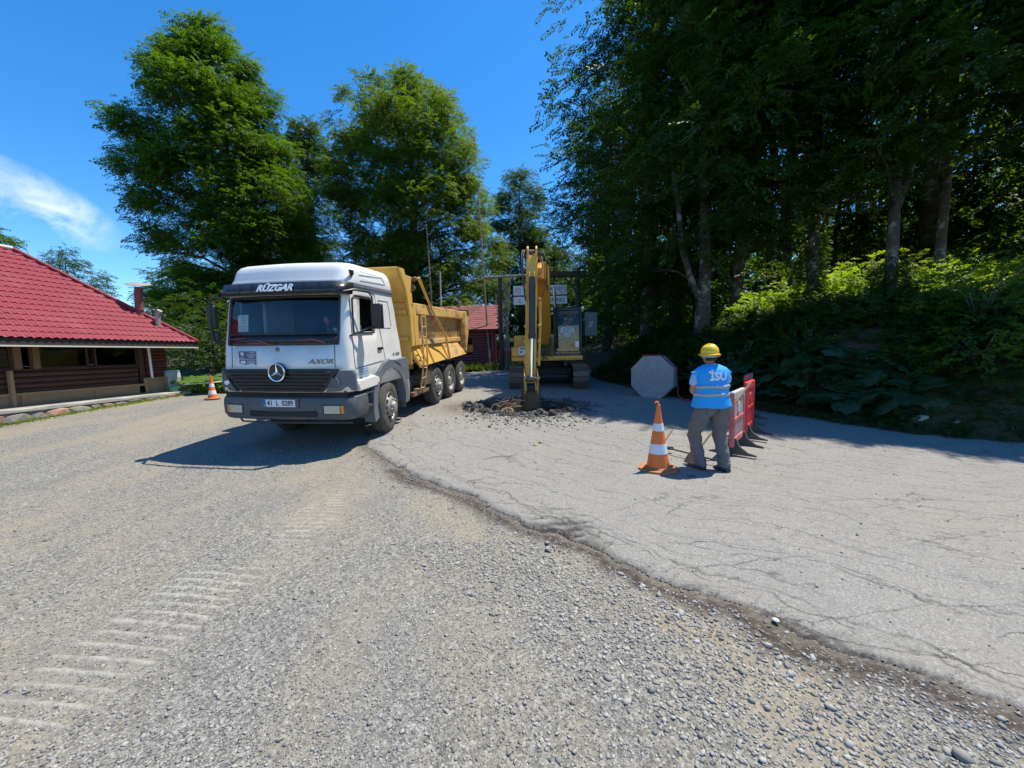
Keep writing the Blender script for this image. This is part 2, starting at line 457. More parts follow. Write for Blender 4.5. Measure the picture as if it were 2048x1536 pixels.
# --- materials of the ground
def ground_gravel():
    t = NT('gravel ground')
    soil = t.attr('soil'); dust = t.attr('dust'); yel = t.attr('yellow')
    n1 = t.noise(2.2, 6, .65); n2 = t.noise(26, 5, .75); n3 = t.vor(120); n4 = t.vor(48)
    stone = t.ramp(n3.outputs['Color'], [(.10, (.055, .055, .055)), (.42, (.22, .215, .20)), (.72, (.36, .35, .32)), (.95, (.74, .72, .67))])
    stone2 = t.ramp(n4.outputs['Color'], [(.2, (.11, .11, .105)), (.55, (.28, .272, .25)), (.95, (.56, .545, .50))])
    st = t.mix(.45, stone, stone2)
    dustc = t.mix(n2, (.33, .285, .205), (.45, .40, .30))
    # driven-in dust in long streaks that run towards the gate
    stre = t.noise(1.1, 5, .6, vec=t.map((1.0, .34, 1), (0, 0, R(-28))))
    k = t.math('MULTIPLY', t.ramp(stre, [(.42, 0.0), (.62, 1.0)]), .75)
    k = t.math('ADD', k, t.math('MULTIPLY', dust, .8), True)
    k = t.math('MULTIPLY', k, t.ramp(n2, [(.3, .45), (.6, 1.0)]), True)
    c = t.mix(k, st, dustc)
    blue = t.ramp(t.noise(.9, 4, .6, vec=t.map((1, .6, 1), (0, 0, R(20)))), [(.5, 0.0), (.7, 1.0)])
    c = t.mix(t.math('MULTIPLY', blue, .35), c, (.20, .205, .215))
    c = t.mix(t.math('MULTIPLY', t.attr('bar'), t.ramp(n2, [(.35, .2), (.6, 1.0)])), c, (.52, .50, .46))
    c = t.mix(t.math('MULTIPLY', soil, t.ramp(n2, [(.32, .25), (.52, 1.0)])), c, (.075, .058, .048))
    c = t.mix(t.math('MULTIPLY', yel, t.ramp(n2, [(.35, .0), (.6, 1.0)])), c, (.42, .31, .14))
    c = t.mix(1.0, c, (.74, .73, .70), 'MULTIPLY'); t.col(c); t.rough(.92); t.b.inputs['Specular IOR Level'].default_value = .2
    b = t.bump(t.vor(120).outputs['Distance'], .55, .006)
    t.bump(t.noise(45, 6, .7), .5, .012, nrm=b)
    return t.m
def ground_asphalt():
    t = NT('old asphalt')
    n2 = t.noise(30, 5, .7); n3 = t.vor(95)
    ag = t.ramp(n3.outputs['Color'], [(.08, (.07, .07, .068)), (.35, (.26, .252, .235)), (.75, (.40, .39, .36)), (.97, (.78, .76, .72))])
    c = t.mix(.6, ag, t.mix(t.noise(1.3, 6, .65), (.27, .265, .25), (.385, .37, .335)))
    c = t.mix(t.math('MULTIPLY', t.ramp(t.noise(.45, 5, .6), [(.48, 0.0), (.66, 1.0)]), .35), c, (.37, .34, .285))
    # alligator cracks, drawn out along the broken edge
    wv = t.n.new('ShaderNodeMixRGB'); wv.inputs['Fac'].default_value = .30
    mpn = t.map((.8, 2.2, 1), (0, 0, R(40))); t.l.new(mpn.outputs[0], wv.inputs['Color1'])
    t.l.new(t.noise(2.2, 6, .75).outputs['Color'], wv.inputs['Color2'])
    v = t.vor(1.15, 'DISTANCE_TO_EDGE', vec=wv); v2 = t.vor(2.9, 'DISTANCE_TO_EDGE', vec=wv)
    cr = t.ramp(v.outputs['Distance'], [(.0, 1.0), (.006, .6), (.014, 0.0)])
    cr2 = t.ramp(v2.outputs['Distance'], [(.0, .8), (.012, 0.0)])
    fade = t.ramp(t.noise(.8, 4, .6), [(.40, 0.0), (.58, 1.0)])
    edge = t.attr('edge')
    crk = t.math('ADD', t.math('MULTIPLY', cr, t.math('ADD', t.math('MULTIPLY', fade, .7), edge, True)), t.math('MULTIPLY', cr2, t.math('ADD', t.math('MULTIPLY', edge, .9), t.math('MULTIPLY', t.ramp(t.noise(.5, 3), [(.42, 0.0), (.56, 1.0)]), .8), True)), True)
    # long cracks that run beside the broken edge
    sdn = t.math('ADD', t.attr('sdist'), t.math('ADD', t.math('MULTIPLY', t.noise(.9, 3, .5), .75), t.math('MULTIPLY', t.noise(8, 5, .7), .085)))
    def lines(k, off, w):
        fr = t.math('FRACT', t.math('ADD', t.math('MULTIPLY', sdn, k), off)); return t.ramp(t.math('ABSOLUTE', t.math('SUBTRACT', fr, .5)), [(0, 1.0), (w, 0.0)])
    l1 = t.math('MULTIPLY', lines(1.9, .1, .040), t.ramp(t.noise(.7, 4, .6, vec=t.map((1, 1, 1), (0, 0, 1))), [(.38, 0.0), (.48, 1.0)]))
    l2 = t.math('MULTIPLY', lines(4.6, .4, .065), t.ramp(t.noise(1.3, 4, .6, vec=t.map((1, 1, 1), (0, 0, 2))), [(.44, 0.0), (.53, 1.0)]))
    crk = t.math('ADD', crk, t.math('MULTIPLY', t.math('ADD', l1, l2, True), t.ramp(t.attr('sdist'), [(0.0, 1.0), (.35, .9), (1.0, .6)])), True)
    crk = t.math('MULTIPLY', crk, t.ramp(t.noise(7, 4, .6), [(.35, .25), (.55, 1.0)]), True)
    c = t.mix(t.math('MULTIPLY', crk, .8), c, (.045, .042, .04))
    c = t.mix(t.math('MULTIPLY', t.attr('soil'), t.ramp(n2, [(.3, .3), (.5, 1.0)])), c, (.06, .052, .046))
    c = t.mix(t.math('MULTIPLY', t.attr('dust'), t.ramp(n2, [(.35, .1), (.6, 1.0)])), c, (.20, .155, .10))
    c = t.mix(t.math('MULTIPLY', t.ramp(t.noise(14, 3, .5), [(.70, 0.0), (.73, 1.0)]), .6), c, (.09, .085, .08))
    c = t.mix(1.0, c, (.74, .735, .72), 'MULTIPLY'); t.col(c); t.rough(.9); t.b.inputs['Specular IOR Level'].default_value = .25
    b = t.bump(t.math('SUBTRACT', t.vor(160).outputs['Distance'], t.math('MULTIPLY', crk, 2.0)), .5, .006)
    t.bump(n2, .3, .008, nrm=b)
    return t.m
X, Y = GX, GY
t1, t2, tm = tread(X, Y)
soil_g = np.clip(1.15 - abs(-sd - .11) / (.07 + .15 * np.clip(vnoise(X * 2, Y * 2) + .6, 0, 1)), 0, 1) * (Y < 5.6) * 1.0
soil_g = np.maximum(soil_g, .7 * np.clip(1 - abs(sd) / .25, 0, 1) * (Y < 6.9))
yel = np.clip(1.1 - abs(-sd - .42) / .10, 0, 1) * np.clip(1.2 - abs(Y - 2.15) / .35, 0, 1) * .45
gm = submesh('gravel_ground', HG2, kg, ground_gravel(), dict(soil=soil_g, dust=np.clip(.35 * tm, 0, 1), bar=np.clip(1.3 * t1, 0, 1), yellow=yel))
pr = PR
soil_a = np.clip(np.clip((1.24 - pr) / .10, 0, 1) + .55 * np.clip(1 - abs(pr - 1.4) / .34, 0, 1) * (fbm(X * 4, Y * 4, 3) > -.05) + np.clip(1 - sd / .05, 0, 1) * .85 + .5 * np.clip(1 - sd / .16, 0, 1) * (fbm(X * 5, Y * 5, 3) > .05) + .75 * np.clip(t2 * 1.3, 0, 1) * (Y < 4.05) + .9 * np.clip(1.25 - np.hypot((X - .38) / .30, (Y - 3.38) / .30) + .9 * fbm(X * 7, Y * 9, 3), 0, 1), 0, 1)
dust_a = np.clip(1.2 - np.hypot((X + 1.15) / 1.0, (Y - 9.9) / 1.15), 0, 1) * .95
am = submesh('asphalt_road', HA2, ka, ground_asphalt(), dict(soil=soil_a, dust=dust_a, edge=np.exp(-np.clip(sd, 0, 9) / .45), sdist=sd))

# --- wide terrain to the horizon with the wooded bank
gx = np.concatenate([np.geomspace(-700, -30, 14, endpoint=False), np.linspace(-30, 3, 34, endpoint=False), np.linspace(3, 32, 150, endpoint=False), np.geomspace(32, 700, 16)])
gy = np.concatenate([np.linspace(-40, 2, 12, endpoint=False), np.linspace(2, 30, 120, endpoint=False), np.geomspace(30, 900, 24)])
TX, TY = np.meshgrid(gx, gy)
B = bank(TX, TY)
TZ = gz(TX, TY) - .09 + B + np.where(B > .02, .09, 0) + (B > .3) * .25 * fbm(TX * .9, TY * .9, 3)
TZ = np.where(pit_r(TX, TY) < 1.3, TZ - 1.0, TZ)
def soilmat():
    t = NT('forest soil')
    c = t.mix(t.noise(1.5, 6, .7), (.035, .042, .016), (.10, .075, .045))
    c = t.mix(t.ramp(t.noise(5, 5, .7), [(.5, 0.0), (.6, 1.0)]), c, (.035, .06, .018))
    e = t.attr('earth'); c = t.mix(e, c, t.mix(t.noise(9, 6, .7), (.10, .06, .036), (.21, .14, .09)))
    t.col(c); t.rough(.95); t.bump(t.noise(12, 8, .7), .9, .12); return t.m
earth = np.clip(1.25 - np.hypot((TX - 8.3) / 1.0, (TY - 9.2) / .6) + .9 * fbm(TX * 2, TY * 2, 2), 0, 1)
ti = np.arange(TX.size).reshape(TX.shape)
TQ = np.stack([ti[:-1, :-1], ti[:-1, 1:], ti[1:, 1:], ti[1:, :-1]], -1).reshape(-1, 4)
terr = mesh_np('ground', np.stack([TX, TY, TZ], -1).reshape(-1, 3), TQ, soilmat(), smooth=True, cols=dict(earth=earth.ravel()))
terr['kind'] = 'structure'
def tz(x, y):
    return float(gz(x, y) + bank(np.array(x), np.array(y)))

# ================================================================ LOOSE STONES
def ico():
    import bmesh
    bm = bmesh.new(); bmesh.ops.create_icosphere(bm, subdivisions=1, radius=1.0)
    v = [tuple(x.co) for x in bm.verts]; f = [tuple(a.index for a in x.verts) for x in bm.faces]; bm.free(); return np.array(v), f
iv, if_ = ico()
def stone_mesh(seed):
    r = np.random.default_rng(seed); return iv * (1 + r.uniform(-.28, .22, (len(iv), 1))) * np.array([1, .74, .48])
def stonemat(name, a, b, c):
    t = NT(name); oi = t.n.new('ShaderNodeObjectInfo')
    cc = t.ramp(oi.outputs['Random'], [(0, a), (.5, b), (1, c)])
    t.col(t.mix(.25, cc, t.mix(t.noise(3, 3), (.2, .2, .2), (.5, .48, .44)), 'MIX')); t.rough(.85); return t.m
M_st1 = stonemat('grey stone', (.07, .07, .068), (.18, .176, .162), (.38, .37, .345))
M_st2 = stonemat('dusty stone', (.12, .112, .095), (.23, .215, .18), (.40, .385, .34))
M_rub = stonemat('broken asphalt', (.014, .011, .009), (.040, .031, .024), (.11, .09, .07))
def stones(name, n, fx, size, seed, mat, sink=.3):
    r = np.random.default_rng(seed)
    x, y = fx(r, n); s, hg, ha, p = detail_h(x, y)
    z = np.where(s < 0, hg, ha)
    sz = size(r, len(x))
    pts = np.stack([x, y, z + sz * (.5 - sink)], -1)
    rot = r.uniform(-.5, .5, (len(x), 3)); rot[:, 2] = r.uniform(0, 6.28, len(x))
    scl = sz[:, None] * r.uniform(.75, 1.25, (len(x), 3))
    return scatter(name, stone_mesh(seed), if_, pts, rot, scl, mat)
def persp(y0, y1, side, power=1.0, um=1.5):
    def f(r, n):
        y = y0 * (y1 / y0) ** (r.random(n) ** power); x = r.uniform(-um, um, n) * (y + .5)
        s = crack_sd(x, y); cl = fbm(x * .8, y * .8, 3)
        tt = tread(x, y)[0]; k = (s < -.02) & (cl + r.uniform(-.5, .5, n) > -.2) & (tt < .25) if side < 0 else (s > 0)
        return x[k], y[k]
    return f
stones('fine_gravel', 52000, persp(1.0, 6.5, -1, 1.1), lambda r, n: r.gamma(3, .0012, n) + .0022, 21, M_st1)
stones('dusty_gravel', 26000, persp(1.0, 8.5, -1, 1.0), lambda r, n: r.gamma(2.5, .0017, n) + .0025, 22, M_st2)
def along(d0, d1, y0, y1):
    def f(r, n):
        y = r.uniform(y0, y1, n * 3); x = r.uniform(-3.2, 4.5, n * 3); s = -crack_sd(x, y)
        k = (s > d0) & (s < d1) & (r.random(n * 3) < np.exp(-((s - (d0 + d1) / 2) / (d1 - d0) * 2) ** 2)); return x[k][:n], y[k][:n]
    return f
stones('coarse_gravel', 15000, along(.12, 1.15, .9, 3.3), lambda r, n: r.gamma(2.6, .0024, n) + .004, 23, M_st2)
stones('edge_gravel', 5000, along(.0, .5, 1.2, 6.3), lambda r, n: r.gamma(2.2, .0026, n) + .003, 24, M_st1)
def pebroad(r, n):
    y = 2.0 * (7.5 / 2.0) ** r.random(n); x = r.uniform(-1.4, 1.5, n) * (y + .5); k = crack_sd(x, y) > 0
    return x[k], y[k]
stones('dark_chippings', 500, pebroad, lambda r, n: r.gamma(2, .0022, n) + .003, 25, M_rub)
def rim(r, n):
    a = r.uniform(0, 6.28, n); q = np.abs(r.normal(0, .16, n)) + .96; x = PIT[0] + 1.25 * q * np.cos(a); y = PIT[1] + .85 * q * np.sin(a); return x, y
stones('rubble', 3400, rim, lambda r, n: r.gamma(1.8, .010, n) + .006, 26, M_rub, .1)
def rimf(r, n):
    x = r.normal(.35, .8, n); y = 8.9 - np.abs(r.normal(0, .55, n)); return x, y
stones('fine_rubble', 900, rimf, lambda r, n: r.gamma(1.8, .006, n) + .004, 27, M_rub, .1)
# broken slabs of asphalt heaped round the pit, one object each
def chunk(x, y, z, s, rot, seed, label, name='asphalt_chunk', mat=None, flat=.55):
    r = np.random.default_rng(seed)
    v = iv * (1 + r.uniform(-.3, .25, (len(iv), 1))) * np.array([s, s * .8, s * flat])
    me = bpy.data.meshes.new(name); me.from_pydata(v.tolist(), [], if_); me.materials.append(mat or M_rub2)
    o = bpy.data.objects.new(name, me); link(o); o.location = (x, y, z); o.rotation_euler = rot
    tag(o, label, 'rubble' if name == 'asphalt_chunk' else 'stone', 'broken chunks round the pit' if name == 'asphalt_chunk' else None)
    return o
M_rub2 = pmat('torn asphalt', (.055, .044, .034), .9, var=.6, nscale=9, bump=.8, bscale=25)
M_earth = pmat('dug earth', (.20, .135, .08), .95, var=.5, nscale=7, bump=.9, bscale=14)
cr = random.Random(5)
for i in range(26):
    a = cr.uniform(0, 2 * PI); q = cr.uniform(.95, 1.22)
    if i % 3 == 0: a = cr.uniform(PI * 1.15, PI * 1.9)
    x = PIT[0] + 1.25 * q * math.cos(a); y = PIT[1] + .85 * q * math.sin(a); s = cr.uniform(.06, .15)
    big = 'large' if s > .12 else ('middling' if s > .09 else 'small'); flt = 'flat' if i % 2 else 'upright'
    side = 'left' if x < -.35 else ('right' if x > 1.0 else ('near' if y < PIT[1] else 'far'))
    chunk(x, y, float(gz(x, y)) + s * .3, s, (cr.uniform(-.7, .7), cr.uniform(-.7, .7), cr.uniform(0, 6)), 100 + i, '%s %s asphalt chunk at the %s of the %s pit rim' % (big, flt, 'outer edge' if q > 1.1 else 'inner lip', side), flat=(.4 if i % 2 else .8))
# ================================================================ VEGETATION
def spray_mesh(seed, n=7, L=.42, lw=.055, ll=.10, droop=.12):
    """a beech twig: alternate leaves left and right of a thin stem"""
    r = random.Random(seed); v = []; f = []
    def leaf(p, d, nrm, l, w):
        p = Vector(p); d = Vector(d).normalized(); s = d.cross(Vector(nrm)).normalized(); b = len(v)
        n_ = Vector(nrm)
        v.extend([tuple(p), tuple(p + d * l * .5 + s * w * .5 + n_ * .12 * w), tuple(p + d * l - n_ * .15 * l), tuple(p + d * l * .5 - s * w * .5 + n_ * .12 * w)])
        f.extend([(b, b + 1, b + 2), (b, b + 2, b + 3)])
    for i in range(n):
        t = (i + .6) / n; x = L * t; z = -droop * t * t
        for sgn in (-1, 1):
            yaw = sgn * (1.0 - .35 * t) + r.uniform(-.25, .25)
            leaf((x + r.uniform(-.02, .02), sgn * .01, z), (math.cos(yaw), math.sin(yaw), r.uniform(-.45, .2)), (r.uniform(-.35, .35), r.uniform(-.35, .35), 1), ll * r.uniform(.8, 1.25), lw * r.uniform(.85, 1.2))
    leaf((L, 0, -droop), (1, 0, -.3), (0, 0, 1), ll, lw)
    b = len(v); v.extend([(0, -.004, 0), (0, .004, 0), (L, 0, -droop)]); f.append((b, b + 1, b + 2))
    return np.array(v), f
SP1 = spray_mesh(1); SP2 = spray_mesh(2, 6, .34, .06, .095, .05); SPBIG = spray_mesh(3, 6, .8, .13, .22, .25)
SPN = spray_mesh(4, 12, .5, .022, .07, .06)
M_leafA = leafmat('beech leaf', (.030, .074, .008), (.090, .160, .020), .48)
M_leafB = leafmat('beech leaf olive', (.042, .085, .011), (.118, .175, .026), .48)
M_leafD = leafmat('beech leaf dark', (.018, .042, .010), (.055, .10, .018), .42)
M_leafF = leafmat('far leaf', (.030, .065, .016), (.060, .105, .024), .4)
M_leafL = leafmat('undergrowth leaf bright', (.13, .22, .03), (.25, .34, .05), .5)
M_leafC = leafmat('conifer needles', (.010, .030, .013), (.026, .055, .022), .1)
def barkmat(name, a, b, band=True, ivy=False):
    t = NT(name)
    n = t.noise(5, 8, .7, vec=t.map((1, 1, .5)))
    c = t.mix(n, a, b)
    if band:
        c = t.mix(t.math('MULTIPLY', t.ramp(t.noise(9, 5, .65, vec=t.map((.5, .5, 3.2))), [(.52, 0.0), (.6, 1.0)]), .6), c, tuple(x * .45 for x in a))
        c = t.mix(t.math('MULTIPLY', t.ramp(t.noise(3, 4, .6), [(.54, 0.0), (.62, 1.0)]), .75), c, (.30, .31, .27))
    t.col(c); t.rough(.9); t.bump(t.noise(14, 8, .7, vec=t.map((1, 1, 1.6))), .8, .04); return t.m
M_bark = barkmat('beech bark', (.045, .036, .029), (.125, .105, .086))
M_barkd = barkmat('dark bark', (.05, .042, .035), (.13, .11, .09))

def leafcloud(r, centers, radii, per, flat=.55):
    """twig positions clustered round branch tips; each tip a ragged, slightly drooping fan"""
    P = []; A = []
    for (c, rad) in zip(centers, radii):
        n = max(3, int(per * rad * rad * r.uniform(.7, 1.3)))
        d = r.normal(size=(n, 3)); d /= np.linalg.norm(d, axis=1)[:, None]
        q = rad * r.random(n) ** .45
        p = d * q[:, None]; p[:, 2] *= flat
        P.append(p + c); A.append(np.arctan2(p[:, 1], p[:, 0]))
    P = np.concatenate(P); A = np.concatenate(A)
    return P, A

# where, on the roadway, the shade of the wood ends (x over y)
XSY = [0, 5.5, 6.5, 7.3, 8.2, 9.0, 9.8, 11, 13.2, 13.8, 14.2, 60]
XSX = [30, 9.5, 7.2, 5.6, 3.4, 2.2, 1.2, .7, -.2, -.8, -60, -60]
def shadecut(px, py, pz, k):
    if py > 24 or px < 0: return False
    t = pz / SUN_DIR.z
    return px - t * SUN_DIR.x < np.interp(py - t * SUN_DIR.y, XSY, XSX) - .3
def tree(name, label, cat, x, y, h, prof, seed, trunk_r=.35, leafm=None, spray=None, ncl=260, clr=(.55, 1.1), per=26, lean=(0, 0), zb=None, group=None, bark=None, forks=None, hole=None, scale=1.0, limbs=22, squash=1.0, bare=0, shell=.5, bot=0.0):
    """prof: list of (height fraction, left radius, right radius) of the crown; everything in metres"""
    r = np.random.default_rng(seed); rr = random.Random(seed)
    z0 = tz(x, y) if zb is None else zb
    t = thing(name, label, cat, (x, y, z0 - .1), 0, group)
    # trunk, local coordinates
    n = 14; th = h * .90
    def tp(s):
        return Vector((lean[0] * s * h + .30 * math.sin(s * 11 + seed) * (1 - s) * trunk_r * 4 * s ** .5, lean[1] * s * h + .12 * math.cos(s * 6 + seed) * trunk_r * 3 * s ** .5, th * s))
    mb = MB()
    pts = [tp(i / n) for i in range(n + 1)]
    rad = [trunk_r * (1.0 + .55 * math.exp(-i * 1.6)) * (1 - i / n) ** .75 + .02 for i in range(n + 1)]
    mb.path(pts, rad, 12)
    for (fz, fx, fy, fr, fh) in (forks or []):
        b = tp(fz / th)
        mb.path([b - Vector((0, 0, .2)), b + Vector((fx * .45, fy * .45, fh * .10)), b + Vector((fx * .85, fy * .85, fh * .3)), b + Vector((fx, fy, fh * .55)), b + Vector((fx * 1.25, fy * 1.2, fh * .8)), b + Vector((fx * 1.3, fy * 1.3, fh))], [fr, fr * .95, fr * .85, fr * .7, fr * .5, .03], 10)
    # clump centres inside the envelope, biased to its outside
    hs_ = [p[0] for p in prof]; ls = [p[1] for p in prof]; rs = [p[2] for p in prof]
    cs = []; rd = []
    zlo, zhi = hs_[0], hs_[-1]
    tries = 0
    while len(cs) < ncl and tries < ncl * 12:
        tries += 1
        s = zlo + (zhi - zlo) * r.random()
        a = r.uniform(0, 2 * PI); wl_, wr = np.interp(s, hs_, ls), np.interp(s, hs_, rs)
        R_ = (wr if math.cos(a) > 0 else wl_) * abs(math.cos(a)) ** 2 + (wl_ + wr) / 2 * math.sin(a) ** 2 * squash
        if r.random() > .25 + .75 * R_ / max(ls + rs): continue
        q = R_ * (shell + (1 - shell) * r.random() ** .6) * (1 + .22 * fbm(np.array(a * 1.4 + seed), np.array(s * 9.0), 2)) if r.random() < .8 else R_ * r.random() * .6
        c = np.array([lean[0] * s * h + q * math.cos(a), lean[1] * s * h + q * math.sin(a), h * s + .1 * q * rr.uniform(-1, 1)])
        k = rr.uniform(*clr) * (.65 + .35 * min(1, (1 - s) * 3 + .2))
        if shadecut(c[0] + x, c[1] + y, c[2] + z0, k * .6): continue
        if hole is not None and hole(c[0] + x, c[1] + y, c[2] + z0, k): continue
        cs.append(c); rd.append(k)
    # limbs out to some of the clumps
    lb = mb; order = sorted(range(len(cs)), key=lambda i: cs[i][2] + rr.uniform(-1, 1))
    pick = [i for i in order[::max(1, len(order) // limbs)] if math.hypot(cs[i][0] - lean[0] * cs[i][2], cs[i][1]) < 2.7 or x < 0]
    for i in pick:
        c = Vector(cs[i]); s0 = max(.10, min(.93, (c.z - .35 * math.hypot(c.x, c.y)) / th)); b = tp(s0)
        m = b.lerp(c, .5) + Vector((0, 0, .08 * (c - b).length)) + Vector((rr.uniform(-.3, .3), rr.uniform(-.3, .3), 0))
        r0 = max(.03, trunk_r * (1 - s0) ** .8 * .38)
        q1 = b.lerp(m, .5) + Vector((rr.uniform(-.15, .15),) * 3); q2 = m.lerp(c, .5) + Vector((rr.uniform(-.2, .2),) * 3)
        lb.path([b, q1, m, q2, c], [r0, r0 * .8, r0 * .6, r0 * .4, .012], 6, caps=False)
        for _ in range(2):
            e = c + Vector((rr.uniform(-1, 1), rr.uniform(-1, 1), rr.uniform(-.3, .5))) * .9
            lb.path([q2, q2.lerp(e, .5) + Vector((0, 0, .1)), e], [r0 * .35, r0 * .22, .008], 5, caps=False)
    for i in range(bare):
        b = tp(.86); e = b + Vector((-rr.uniform(1.2, 3.2), rr.uniform(-.8, .2) - 1.5, rr.uniform(1.2, 2.6)))
        lb.path([b, b.lerp(e, .35) + Vector((0, -1, .6)), b.lerp(e, .7) + Vector((-.1, -1.2, .3)), e], [.07, .05, .03, .008], 6, caps=False)
        for k in range(4):
            q = b.lerp(e, .5 + .12 * k) + Vector((0, -1.1, .3)); lb.path([q, q + Vector((rr.uniform(-.9, .3), rr.uniform(-.3, .3), rr.uniform(.3, 1.0)))], [.018, .005], 5, caps=False)
    lb.build('trunk', bark or M_bark, t, smooth=60)
    P, A = leafcloud(r, np.array(cs), rd, per * 3.0 / scale ** 2)
    if y < 24 and x > 0:
        wz = P[:, 2] + z0; t_ = wz / SUN_DIR.z; sx_ = P[:, 0] + x - t_ * SUN_DIR.x; sy_ = P[:, 1] + y - t_ * SUN_DIR.y
        kp = (sx_ > np.interp(sy_, XSY, XSX) - 1.1 * r.random(len(P)) ** 2 + .8 * fbm(sx_ * 1.1, sy_ * 1.1, 2)) & ~((P[:, 2] + z0 < 5.9) & (P[:, 0] + x < .175 * (P[:, 1] + y)))
        P = P[kp]; A = A[kp]
    if hole is not None:
        kp = np.array([not hole(p[0] + x, p[1] + y, p[2] + z0, 0) for p in P]); P = P[kp]; A = A[kp]
    if bot is not None:
        gl = gz(P[:, 0] + x, P[:, 1] + y) + bank(P[:, 0] + x, P[:, 1] + y) - z0
        k = P[:, 2] > gl + bot; P = P[k]; A = A[k]
    m = len(P)
    out = np.arctan2(P[:, 1] - lean[1] * P[:, 2], P[:, 0] - lean[0] * P[:, 2])
    yaw = np.where(r.random(m) < .55, out, A) + r.normal(0, .7, m)
    rot = np.stack([r.normal(0, .38, m), r.normal(.10, .32, m), yaw], -1)
    scl = np.repeat(r.uniform(.75, 1.35, m)[:, None], 3, 1) * scale
    sp = spray or SP1
    return_ = scatter('crown', sp[0], sp[1], P, rot, scl, leafm or M_leafA, t)
    return t

# the two tall trees behind the truck, the gap trees and far ones
tree('beech_tree', 'tallest broad beech with leaning crown, standing behind the white truck cab', 'tree', -15.9, 25, 20.7,
     [(.03, 3.6, 3.2), (.12, 4.4, 3.7), (.28, 4.8, 3.9), (.45, 4.8, 3.8), (.6, 5.2, 3.4), (.72, 4.8, 2.9), (.82, 3.5, 2.5), (.92, 2.2, 1.8), (1.0, .6, .6)], 31, .42, M_leafA, SP1, 560, (.6, 1.25), 26, lean=(-.10, 0), limbs=40, squash=.85)
tree('beech_tree', 'second tall beech with bare dead branches at its top, behind the tipper body', 'tree', -6.8, 28.5, 19.8,
     [(.02, 3.6, 6.0), (.1, 3.9, 6.3), (.3, 4.2, 6.4), (.5, 4.7, 5.8), (.66, 5.2, 5.2), (.8, 5.0, 4.2), (.9, 3.9, 2.9), (1.0, .8, .8)], 32, .42, M_leafB, SP1, 580, (.6, 1.25), 26, limbs=40, bare=3, squash=.85)
tree('slender_tree', 'slimmer dark tree in the gap between the two tall beeches', 'tree', -18.9, 38, 21.8,
     [(.04, 2.6, 2.6), (.3, 2.6, 2.4), (.6, 2.5, 2.3), (.85, 1.9, 1.8), (1.0, .6, .6)], 33, .35, M_leafF, SP1, 260, (.8, 1.4), 20, scale=1.25, limbs=20)
tree('slender_tree', 'rounded narrow tree standing alone beyond the gate', 'tree', 1.4, 46, 21.0,
     [(.04, 2.6, 2.6), (.3, 3.0, 3.2), (.6, 3.3, 3.2), (.82, 2.7, 2.5), (1.0, .6, .6)], 34, .3, M_leafF, SP1, 240, (.8, 1.4), 20, scale=1.25, limbs=14)
tree('roadside_tree', 'bright green tree at the far left edge behind the red roof', 'tree', -37.5, 27.5, 10.5,
     [(.1, 4.0, 3.4), (.5, 4.8, 3.8), (.8, 3.4, 2.4), (1.0, .5, .5)], 35, .3, M_leafA, SP1, 190, (.7, 1.2), 22, scale=1.15, limbs=12)
far = [(-63, 56, 15, 5), (-50, 60, 14.5, 5), (-44, 52, 11, 4.5), (-33, 50, 13, 5), (-27, 44, 10, 4), (-12, 42, 13, 5), (-3, 52, 11, 5), (6, 58, 15, 4.5), (11, 50, 14, 4.5), (4.6, 40, 10.5, 3.0)]
for i, (x, y, h, w) in enumerate(far):
    tree('distant_tree', ['low round tree far behind the left end of the red roof', 'blue green tree top far behind the middle of the red roof ridge', 'small round tree behind the rusty chimney', 'distant tree between the chimney and the tallest beech', 'low distant tree seen under the crown of the tallest beech', 'distant tree filling the gap behind the tipper body', 'distant tree behind the log cabin roof', 'distant tree beyond the gate, left of the dark forest', 'distant tree beyond the gate beside the forest edge', 'small bright tree just beyond the gate signs'][i], 'tree', x, y, h,
         [(.05, w * .8, w * .8), (.4, w, w), (.75, w * .75, w * .75), (1.0, .5, .5)], 50 + i, .25, M_leafF, SP1, 110, (1.0, 1.7), 14, scale=1.7, limbs=8)

